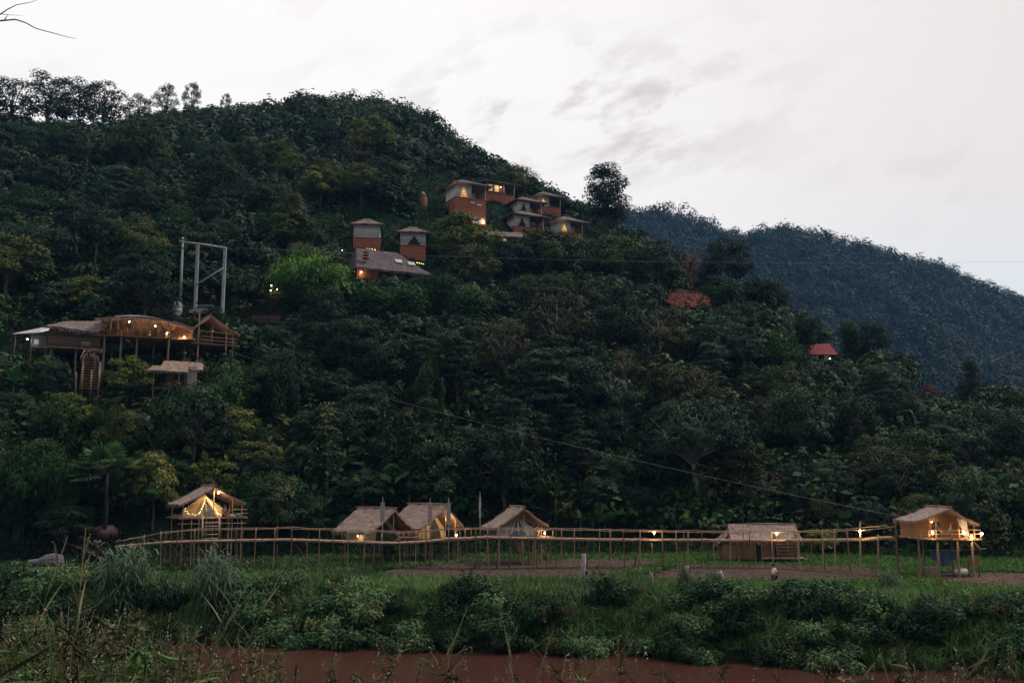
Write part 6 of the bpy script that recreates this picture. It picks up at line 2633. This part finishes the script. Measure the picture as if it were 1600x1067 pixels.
for k in range(3):
    g = ground_at(1362 + 7 * k, 556)
    p = at(1362 + 7 * k, 540, g.y)
    m = MB()
    m.tube([(0, 0, -.4), (0, 0, p.z - g.z)], .07, 6)
    o = m.build("pale_post", CONCRETE)
    o.location = g
    tag(o, "pale post in a row of three under the flat dark tree", "post", "three pale posts under the flat dark tree")
# ------------------------------------------------------------------ people
SKIN = material("skin", (0.36, 0.20, 0.14), var=.08, scale=4, rough=.6)
HAIR = material("black_hair", (0.012, 0.011, 0.012), var=.2, scale=20, rough=.5)
SHIRT_W = material("white_shirt", (0.86, 0.86, 0.88), var=.08, scale=4)
SHORTS = material("navy_shorts", (0.035, 0.04, 0.06), var=.2, scale=6)
PURPLE = material("plum_shirt", (0.14, 0.06, 0.09), var=.2, scale=6)
PINK = material("pink_shirt", (0.40, 0.24, 0.24), var=.15, scale=6)


def skin_obj(name, verts, edges, radii, mat, parent, root=0):
    me = bpy.data.meshes.new(name)
    me.from_pydata(verts, edges, [])
    me.materials.append(mat)
    o = bpy.data.objects.new(name, me)
    col.objects.link(o)
    o.parent = parent
    md = o.modifiers.new("skin", "SKIN")
    md.use_smooth_shade = True
    layer = me.skin_vertices[0].data if me.skin_vertices else None
    if layer is None:
        bpy.context.view_layer.update()
        layer = me.skin_vertices[0].data
    for i, r_ in enumerate(radii):
        layer[i].radius = (r_, r_) if not isinstance(r_, tuple) else r_
        layer[i].use_root = (i == root)
    sb = o.modifiers.new("sub", "SUBSURF")
    sb.levels = sb.render_levels = 2
    return o


def person(loc, rz, label, J, shirt, shorts, scale=1.0):
    """J: joints in metres facing +x; keys pelvis chest neck head, l/r hip knee ankle toe, shoulder elbow wrist"""
    e = empty("person", loc, rz, label, "person")
    e.scale = (scale,) * 3
    V_, E_, R_ = [], [], []
    idx = {}

    def add(k, p, r_, par=None):
        idx[k] = len(V_)
        V_.append(tuple(p))
        R_.append(r_)
        if par:
            E_.append((idx[par], idx[k]))
    add("pelvis", J["pelvis"], (.15, .12))
    add("waist", [(a + b) / 2 for a, b in zip(J["pelvis"], J["chest"])], (.14, .11), "pelvis")
    add("chest", J["chest"], (.17, .12), "waist")
    add("neck", J["neck"], .058, "chest")
    hd = Vector(J["head"])
    add("head0", hd - Vector((-.01, 0, .05)), (.075, .085), "neck")
    add("head1", hd + Vector((0, 0, .04)), (.085, .098), "head0")
    add("head2", hd + Vector((-.01, 0, .10)), (.06, .07), "head1")
    add("nose", hd + Vector((.105, 0, -.0)), .016, "head0")
    for s in ("l", "r"):
        sg = 1 if s == "l" else -1
        add(s + "hip", J[s + "hip"], .095, "pelvis")
        add(s + "knee", J[s + "knee"], .062, s + "hip")
        add(s + "ankle", J[s + "ankle"], .042, s + "knee")
        add(s + "toe", J[s + "toe"], .035, s + "ankle")
        add(s + "sh", J[s + "sh"], .062, "chest")
        add(s + "el", J[s + "el"], .045, s + "sh")
        add(s + "wr", J[s + "wr"], .030, s + "el")
        w, q = Vector(J[s + "wr"]), Vector(J[s + "el"])
        d = (w - q).normalized()
        add(s + "palm", w + d * .07, (.036, .020), s + "wr")
        side = d.cross(Vector((0, 1, 0)))
        side = side.normalized() if side.length > .1 else Vector((1, 0, 0))
        for k, (o_, ln) in enumerate([(-.028, .055), (-.010, .068), (.010, .064), (.028, .048)]):
            b = w + d * .10 + side * o_
            add(s + f"f{k}", b, .0085, s + "palm")
            add(s + f"g{k}", b + d * ln + Vector((0, -sg * .018, 0)), .008, s + f"f{k}")
        add(s + "th", w + d * .05 + side * .045, .010, s + "palm")
    skin_obj("body", V_, E_, R_, SKIN, e)
    # shirt
    v = [J["pelvis"], J["chest"], (J["neck"][0], J["neck"][1], J["neck"][2] - .06)]
    v[0] = (v[0][0], v[0][1], v[0][2] + .02)
    r_ = [(.175, .145), (.195, .15), (.085, .085)]
    ed = [(0, 1), (1, 2)]
    for s in ("l", "r"):
        v += [J[s + "sh"], [a * .35 + b * .65 for a, b in zip(J[s + "sh"], J[s + "el"])]]
        r_ += [.082, .072]
        n = len(v)
        ed += [(1, n - 2), (n - 2, n - 1)]
    skin_obj("shirt", [tuple(q) for q in v], ed, r_, shirt, e)
    v = [J["pelvis"]]
    r_ = [(.168, .138)]
    ed = []
    for s in ("l", "r"):
        v += [J[s + "hip"], [a * .15 + b * .85 for a, b in zip(J[s + "hip"], J[s + "knee"])]]
        r_ += [.115, .092]
        n = len(v)
        ed += [(0, n - 2), (n - 2, n - 1)]
    skin_obj("shorts", [tuple(q) for q in v], ed, r_, shorts, e)
    m = MB()
    m.lathe((hd.x - .015, hd.y, hd.z + .03), [(.095, -.03), (.112, .03), (.105, .09), (.07, .135), (.01, .15)], 12)
    m.build("hair", HAIR, e)
    m = MB()
    for sy in (-.035, .035):
        m.ball((hd.x + .088, hd.y + sy, hd.z + .025), .012, 6)
    m.build("eyes", HAIR, e)
    m = MB()
    for sy in (-.092, .092):
        m.ball((hd.x - .01, hd.y + sy, hd.z + .0), .024, 6, 1.4)
    m.build("ears", SKIN, e)
    m = MB()
    m.box((hd.x + .092, hd.y, hd.z - .055), (.012, .045, .010))
    m.build("mouth", PINK, e)
    return e


walkJ = dict(pelvis=(0, 0, .92), chest=(.02, 0, 1.26), neck=(.03, 0, 1.45), head=(.06, 0, 1.56),
             lhip=(.02, .09, .88), lknee=(.14, .10, .50), lankle=(.10, .10, .09), ltoe=(.24, .10, .04),
             rhip=(-.02, -.09, .88), rknee=(-.02, -.10, .48), rankle=(-.20, -.10, .10), rtoe=(-.07, -.10, .04),
             lsh=(.01, .19, 1.37), lel=(-.05, .22, 1.10), lwr=(.08, .20, .88), rsh=(.01, -.19, 1.37), rel=(.02, -.23, 1.09), rwr=(.22, -.17, .98))
Y_ = 65.5
p = at(1210, 900, Y_)
person((p.x, Y_, h(p.x, Y_)), R(188), "man in a white shirt and dark shorts walking along the field edge", walkJ, SHIRT_W, SHORTS)
sitJ = dict(pelvis=(0, 0, .12), chest=(.06, 0, .47), neck=(.10, 0, .66), head=(.15, 0, .77),
            lhip=(.08, .10, .12), lknee=(.42, .16, .34), lankle=(.40, .06, .06), ltoe=(.54, .06, .04),
            rhip=(.08, -.10, .12), rknee=(.42, -.18, .32), rankle=(.36, -.06, .06), rtoe=(.50, -.06, .04),
            lsh=(.06, .19, .58), lel=(.20, .22, .36), lwr=(.40, .10, .44), rsh=(.06, -.19, .58), rel=(.20, -.23, .34), rwr=(.42, -.08, .46))
f = Fr("tmp", 320, 807, 86.5, R(33), k=.88)
hut1 = f
pp = f.w((1.35, -1.9, .05))
person(pp, R(-60), "person in a plum shirt sitting cross-legged beside the fairy-lit bell tent", sitJ, PURPLE, SHORTS)
bpy.data.objects.remove(f.root)
e = empty("lit_phone", pp + Vector((.34, -.36, .50)), R(-60), "glowing phone held by the person in the plum shirt", "phone")
m = MB()
m.box((0, 0, 0), (.012, .16, .26))
m.build("screen", SCREEN, e)
m = MB()
m.box((.012, 0, 0), (.012, .17, .27))
m.build("back", STEEL, e)
for dx_, dy_, nm, cat, lab, mt, r_ in [(2.0, -2.0, "cushion", "cushion", "pale cushion on the deck beside the person in plum", CANVAS_W, .22), (2.65, -1.9, "folded_blanket", "blanket", "blue folded blanket at the right of the lit bell tent deck", material("blue_cloth", (.10, .17, .28), var=.3, scale=5), .26)]:
    q = hut1.w((dx_, dy_, .03))
    m = MB()
    m.ball((0, 0, r_ * .45), r_, 10, .5)
    o = m.build(nm, mt)
    o.location = q
    tag(o, lab, cat)
f4 = Fr("tmp", 807, 836, 86, R(17), k=.86)
pp = f4.w((1.55, -1.9, 0.0))
bpy.data.objects.remove(f4.root)
person(pp, R(-100), "person in a pale pink shirt sitting beside the blue-windowed tent", sitJ, PINK, SHORTS)

# ------------------------------------------------------------------ field and left bank oddments
Y_ = 64.0
p = at(912, 880, Y_)
g = h(p.x, Y_)
e = empty("concrete_post", (p.x, Y_, g - .2), R(20), "weathered grey post standing on the bank top at the field edge", "post")
m = MB()
z = at(912, 865, Y_).z - g + .2
m.tube([(-.10, 0, 0), (-.05, 0, z * .5), (.02, 0, z)], [.18, .165, .16], 4)
m.build("shaft", material("weathered_grey", (0.24, 0.23, 0.24), var=.4, scale=4, bump=.4), e)
m = MB()
m.box((.17, 0, z * .55), (.16, .14, .26))
m.build("box", STEEL, e)
Y_ = 62.5
p = at(1072, 900, Y_)
g = h(p.x, Y_)
m = MB()
m.tube([(-.06, 0, -.2), (.05, 0, .6), (-.02, .02, 1.05), (.05, 0, at(1072, 884, Y_).z - g)], [.26, .2, .22, .12], 7)
for k in range(5):
    m.tube([(-.1 + .06 * k, .0, .5), (-.2 + .11 * k, -.05, 1.2 + .1 * (k % 3))], [.05, .015], 4)
o = m.build("dead_stump", material("pale_dead_wood", (0.34, 0.27, 0.22), var=.4, scale=3, stretch=(1, 1, .3), bump=.5))
o.location = (p.x, Y_, g)
tag(o, "pale splintered dead stump inside a spiky cane clump", "stump")
Y_ = 64.5
p = at(1017, 900, Y_)
g = h(p.x, Y_)
m = MB()
m.tube([(0, 0, -.2), (.03, 0, at(1017, 894, Y_).z - g)], [.13, .12], 6)
o = m.build("short_post", LOG)
o.location = (p.x, Y_, g)
tag(o, "short weathered post left of the dead stump", "post")
p = at(1130, 899, 64.5)
g = h(p.x, 64.5)
e = empty("pail", (p.x, 64.5, p.z - .28), 0, "tilted pale blue pail lying at the field edge", "pail")
e.rotation_euler = (R(-25), R(-22), 0)
m = MB()
m.lathe((0, 0, 0), [(.13, 0), (.17, .5), (.175, .52)], 12)
m.build("body", PLASTIC_PALE, e)
m = MB()
m.lathe((0, 0, .53), [(.18, 0), (.18, .04), (.02, .05)], 12)
m.build("lid", CANVAS_W, e)
m = MB()
m.tube([(0, .1, -1.4), (0, .1, 0)], .05, 5)
m.build("stake", LOG, e)

# covered boat-shaped heap, bamboo log, planks and rocks on the left
g = Vector(at(78, 873, 84))
g.z = h(g.x, g.y)
e = empty("covered_cart", g, R(200), "heap covered with a grey tarpaulin on the left bank", "covered heap")
m = MB()
prof = [(-1.3, .5, .15), (-1.15, 1.0, .45), (-.4, 1.25, .6), (.4, 1.1, .5), (1.0, .75, .35), (1.9, .65, .15)]
ringp = []
for x, zt, wd in prof:
    ringp.append([(x, wd * math.cos(a), .35 + (zt - .35) * max(0, math.sin(a)) - .45 * max(0, -math.sin(a)) * (wd / .6)) for a in np.linspace(0, 2 * math.pi, 13)[:-1]])
for a, b in zip(ringp[:-1], ringp[1:]):
    for j in range(12):
        k = (j + 1) % 12
        m.poly([a[j], b[j], b[k], a[k]], True)
m.poly(ringp[0])
m.poly(ringp[-1][::-1])
e.scale = (.85, .85, .85)
m.build("tarpaulin", material("grey_tarp", (0.14, 0.14, 0.155), var=.25, scale=1.5, bump=.3), e)
for sx in (-.6, .5):
    m = MB()
    m.tube([(sx, 0, -.3), (sx, 0, .4)], .06, 5)
    m.build("leg", LOG, e)
for k, (x0_, y0_, x1_, y1_, Y0_, Y1_, r_, nm, cat, lab, mt) in enumerate([
        (40, 888, 122, 886, 80, 80, .06, "bamboo_log", "log", "long bamboo log lying across the left bank", BAMBOO),
        (44, 890, 120, 888.5, 79.6, 79.7, .05, "bamboo_log", "log", "second bamboo log just in front of the long one on the left bank", BAMBOO)]):
    a, b = at(x0_, y0_, Y0_), at(x1_, y1_, Y1_)
    m = MB()
    m.tube([a, (a + b) * .5 + Vector((0, 0, .02)), b], [r_, r_ * .9, r_ * .8], 6)
    tag(m.build(nm, mt), lab, cat)
    for q, lab2 in ((a, "left"), (b, "right")):
        m = MB()
        m.tube([(0, 0, h(q.x, q.y) - q.z - .1), (0, 0, -.03)], .05, 5)
        if k == 0:
            o = m.build("stake", LOG)
            o.location = q
            tag(o, f"short stake under the {lab2} end of the long bamboo log", "stake")
for x0_, y0_, x1_, y1_, lab in [(98, 828, 172, 868, "longer reddish plank of the sloping track beside the bell tent hut"), (95, 848, 160, 876, "shorter reddish plank of the sloping track beside the bell tent hut")]:
    a, b = ground_at(x0_, y0_), ground_at(x1_, y1_)
    a.z += .12
    b.z += .12
    d = (b - a)
    s = Vector((-d.y, d.x, 0)).normalized() * .35
    m = MB()
    n_ = 14
    for k in range(n_):
        p0, p1 = a + d * (k / n_), a + d * ((k + 1) / n_ - .004)
        for q in (p0, p1):
            q.z = h(q.x, q.y) + .12
        m.slab([p0 - s, p1 - s, p1 + s, p0 + s], .06)
    o = m.build("track_plank", material("red_plank", (0.20, 0.11, 0.085), var=.3, scale=2))
    tag(o, lab, "plank")


def rock(px, py, w, hgt, seed, lab, mt):
    g = ground_at(px, py)
    rg = np.random.default_rng(seed)
    m = MB()
    m.ball((0, 0, 0), 1, 12, 1)
    sc = w * g.y / F * .5
    ph = rg.random(3) * 6
    m.v = [(x * sc * (1 + .18 * math.sin(5 * y + ph[0]) + .1 * math.sin(9 * z + ph[1])), y * sc * (1 + .15 * math.sin(4 * x + ph[2])), z * hgt * g.y / F * .5 * (1 + .15 * math.sin(6 * x + ph[1]))) for x, y, z in m.v]
    o = m.build("boulder", mt)
    o.location = (g.x, g.y, g.z + .1)
    return tag(o, lab, "rock")


RROCK = material("reddish_rock", (0.12, 0.075, 0.065), var=.45, scale=2, bump=.8)
rock(165, 838, 46, 26, 1, "largest reddish boulder beside the plank track", RROCK)
rock(128, 832, 34, 20, 2, "smaller reddish boulder at the top of the plank track", RROCK)
rock(152, 851, 14, 9, 3, "pale stone under the large reddish boulder", CONCRETE)
rock(52, 896, 16, 9, 4, "grey stone in front of the bamboo logs", CONCRETE)
rock(395, 738, 26, 14, 5, "dull red boulder on the bare slope above the bell tent", RROCK)
rock(380, 775, 24, 12, 6, "flat reddish rock right behind the bell tent hut", RROCK)
# tall bushes on the slope right of the bell tent
for px, top, foot, w, kind, lab in [(430, 745, 850, 110, "bigleaf", "tall dull bush between the bell tent hut and the twin tents"), (400, 690, 760, 90, "olive", "olive bush on the bare red slope above the bell tent"),
                                    (480, 775, 845, 80, "bigleaf", "dark bush beside the left twin tent"), (610, 832, 846, 36, "bigleaf", "round green bush in front of the left twin tent"),
                                    (1285, 828, 868, 56, "yellow", "pale loose bush right of the long bamboo house"), (545, 808, 850, 50, "bigleaf", "low bush at the left corner of the left twin tent")]:
    g = ground_at(px, foot, 82)
    if px == 610:
        g = at(px, 846, 83.5)
        g.z = h(g.x, g.y)
    z1 = at(px, top, g.y).z
    put(kind, (g.x, g.y, g.z - .2), max(z1 - g.z + .2, 1.2), w * g.y / F * .5, label=lab, cat="bush", rnd=rnd)

# ------------------------------------------------------------------ the near bank
STEM = material("weed_stem", (0.10, 0.09, 0.05), var=.3, scale=8)
for s in range(5):
    proto("weed", "seeding_weed", L_WEED, STEM, *weed(300 + s, 1.5, 16), 1.5, .4, "foliage", "stem")
rnd = random.Random(21)


def near(kind, px, top, Y, label, group=None, cat="weed", **kw):
    p = at(px, top, Y)
    g = h(p.x, Y)
    return put(kind, (p.x, Y, g - .05), p.z - g + .05, None, label=label, cat=cat, group=group, rnd=rnd, **kw)


for i in range(120):
    px = rnd.uniform(-30, 330) if i < 95 else rnd.uniform(300, 480)
    Y = rnd.uniform(3.9, 7.5)
    lo = np.interp(px, [-30, 60, 200, 300, 480], [930, 945, 960, 985, 1025])
    near("weed", px, lo + 90 * rnd.random() ** 1.3, Y, "thin brownish seeding weed among the near growth at the left", "seeding weeds at the near left")
for s in range(3):
    q_, t_, tm_ = weed(320 + s, 1.4, 14, False)
    q_ = q_.mean(1, keepdims=True) + (q_ - q_.mean(1, keepdims=True)) * np.array([1.5, 1.5, 1.3])
    proto("green_weed", "green_weed", L_GRASS, STEM, q_, t_, tm_, 1.4, .4, "foliage", "stem")
for i in range(60):
    px = rnd.uniform(-30, 300)
    near("green_weed", px, np.interp(px, [-30, 200, 300], [950, 970, 1010]) + 70 * rnd.random(), rnd.uniform(3.5, 7.0), "leafy green weed among the near growth at the left", "green weeds at the near left")
for i in range(40):
    px = rnd.uniform(430, 1640)
    Y = rnd.uniform(3.2, 7.5)
    near("weed", px, rnd.uniform(1015, 1066) if rnd.random() < .8 else rnd.uniform(990, 1015), Y, "thin seeding weed rising in front of the muddy river", "seeding weeds along the near water edge")
# tall tasselled stalks
def tassel(seed, Ht, n=9):
    rd = random.Random(seed)
    rg = np.random.default_rng(seed)
    tm = MB()
    lean = rd.uniform(.15, .35)
    st = [Vector((lean * Ht * (k / 6) ** 1.6, 0, Ht * k / 6)) for k in range(7)]
    tm.tube(st, [.010, .009, .008, .006, .005, .003, .0015], 5)
    Q, T = [], []
    for i in range(n):
        t = .35 + .62 * i / n
        k = min(int(t * 6), 5)
        b = st[k] + (st[k + 1] - st[k]) * (t * 6 - k)
        sg = 1 if i % 2 else -1
        a = rd.uniform(-.5, .5) + (0 if sg > 0 else math.pi)
        ln = Ht * rd.uniform(.13, .24) * (1.15 - .4 * t)
        q = blade_strip(b, (math.cos(a) * .7, math.sin(a) * .7, .9), ln, .022, rd.uniform(.1, .4), 5)
        Q.append(q)
        T.append(np.full(len(q), rd.uniform(.35, .9)))
        for kk in range(10):
            f_ = rd.random()
            C = np.array([tuple(b + Vector((math.cos(a) * .65, math.sin(a) * .65, .8)) * ln * f_)]) + rg.normal(size=(1, 3)) * .008
            Q.append(leaf_quads(C, rg.normal(size=(1, 3)), .02, .007, rg))
            T.append([rd.uniform(.6, 1.0)])
    return np.concatenate(Q), np.concatenate([np.array(t) for t in T]), tm


for s in range(3):
    proto("tassel", "tasselled_stalk", L_TASSEL, STEM, *tassel(330 + s, 1.8), 1.8, .5, "leaves", "stem")
for k, (px, top, Y, rz, lab) in enumerate([(120, 832, 6.0, 1.9, "tallest tasselled stalk at the near left reaching the plank track"), (220, 905, 5.2, .3, "tasselled stalk leaning right in front of the tall cane clump"),
                                           (262, 925, 5.5, .2, "strongly leaning tasselled stalk over the river edge"), (8, 845, 6.5, 1.4, "tasselled stalk at the left edge of the near growth"),
                                           (590, 960, 5.0, .5, "thick tasselled stalk standing alone in front of the river"), (634, 1003, 5.0, .6, "short tasselled stalk right of the thick one"),
                                           (840, 985, 6.0, 2.0, "thin tasselled stalk in front of the river centre"), (292, 885, 6.3, .4, "slim tasselled stalk before the second cane clump")]):
    near("tassel", px, top, Y, lab, None, "stalk", rz=rz, var=k)


def reed(seed, Ht, nb, wd):
    rd = random.Random(seed)
    Q, T = [], []
    for i in range(nb):
        a = rd.uniform(0, 6.28)
        q = blade_strip((rd.uniform(-.02, .02), rd.uniform(-.02, .02), 0), (math.cos(a) * .10, math.sin(a) * .10, 1.0), Ht * rd.uniform(.75, 1.02), wd, rd.uniform(0, .10), 8,
                        side=(math.cos(rd.uniform(-.6, .6)), math.sin(rd.uniform(-.6, .6)), 0), taper=.8)
        Q.append(q)
        T.append(np.full(len(q), rd.uniform(.2, .9)))
    return np.concatenate(Q), np.concatenate(T)


for s in range(3):
    proto("reed", "broad_reed", L_REED, None, *reed(350 + s, 1.5, 5, .07), None, 1.5, .1)
for k, (px, top, Y, lab) in enumerate([(50, 946, 3.1, "tallest broad green reed at the near left"), (20, 985, 2.9, "broad green reed at the left edge of the frame"), (153, 952, 3.3, "upright green reed in the middle of the near left growth"),
                                       (125, 1008, 3.0, "short broad reed between two taller reeds"), (172, 992, 3.2, "reed with a bent tip beside the upright reed"), (262, 1032, 3.2, "low green reed at the river's left end"), (284, 1036, 3.3, "lowest reed right of the near growth")]):
    near("reed", px, top, Y, lab, None, "reed", var=k)
# low filling grass of the near bank
n = 9000
x = rng.uniform(-5.5, 4.5, n)
y = rng.uniform(3.4, 8.5, n)
PXn = 800 + F * x / y
ok = rng.random(n) < np.interp(PXn, [200, 420, 700, 1600], [1, .28, .015, .015])
blades("near_grass", np.stack([x, y], -1)[ok], 1.0, .007, L_TASSEL, "thin brownish grass filling the near bank", .28)
# bare twig reaching in at the top left, with the young tree it grows from just outside the picture
e = empty("twiggy_tree", (-4.6, 6.0, h(-4.6, 6.0)), 0, "bare thin twigs reaching in at the top left corner", "tree")
o0 = e.location
TW = material("twig", (0.07, 0.06, 0.07), var=.2, scale=6)
m = MB()
top = at(-130, 60, 6.0) - o0
m.tube([(0, 0, -.3), (0.1, 0, 2.2), (top.x * .6, 0, top.z * .8), top], [.05, .045, .03, .014], 6)
m.build("trunk", TW, e)
for pts, r0_, nm in [([(-130, 60), (0, 33), (24, 31), (40, 36), (56, 45), (86, 53), (104, 58), (119, 61)], .006, 0), ([(-130, 60), (0, 23), (12, 15), (26, 8), (48, 4), (62, -1)], .005, 0),
                     ([(0, 22.5), (20, 24), (36, 25)], .0022, 1), ([(7, 31.5), (13, 23)], .004, 1)]:
    m = MB()
    q = [at(a, b, 6.0) - o0 for a, b in pts]
    m.tube(q, [r0_ * (1 - .8 * k / (len(q) - 1)) for k in range(len(q))], 5)
    m.build("twig", TW, e)
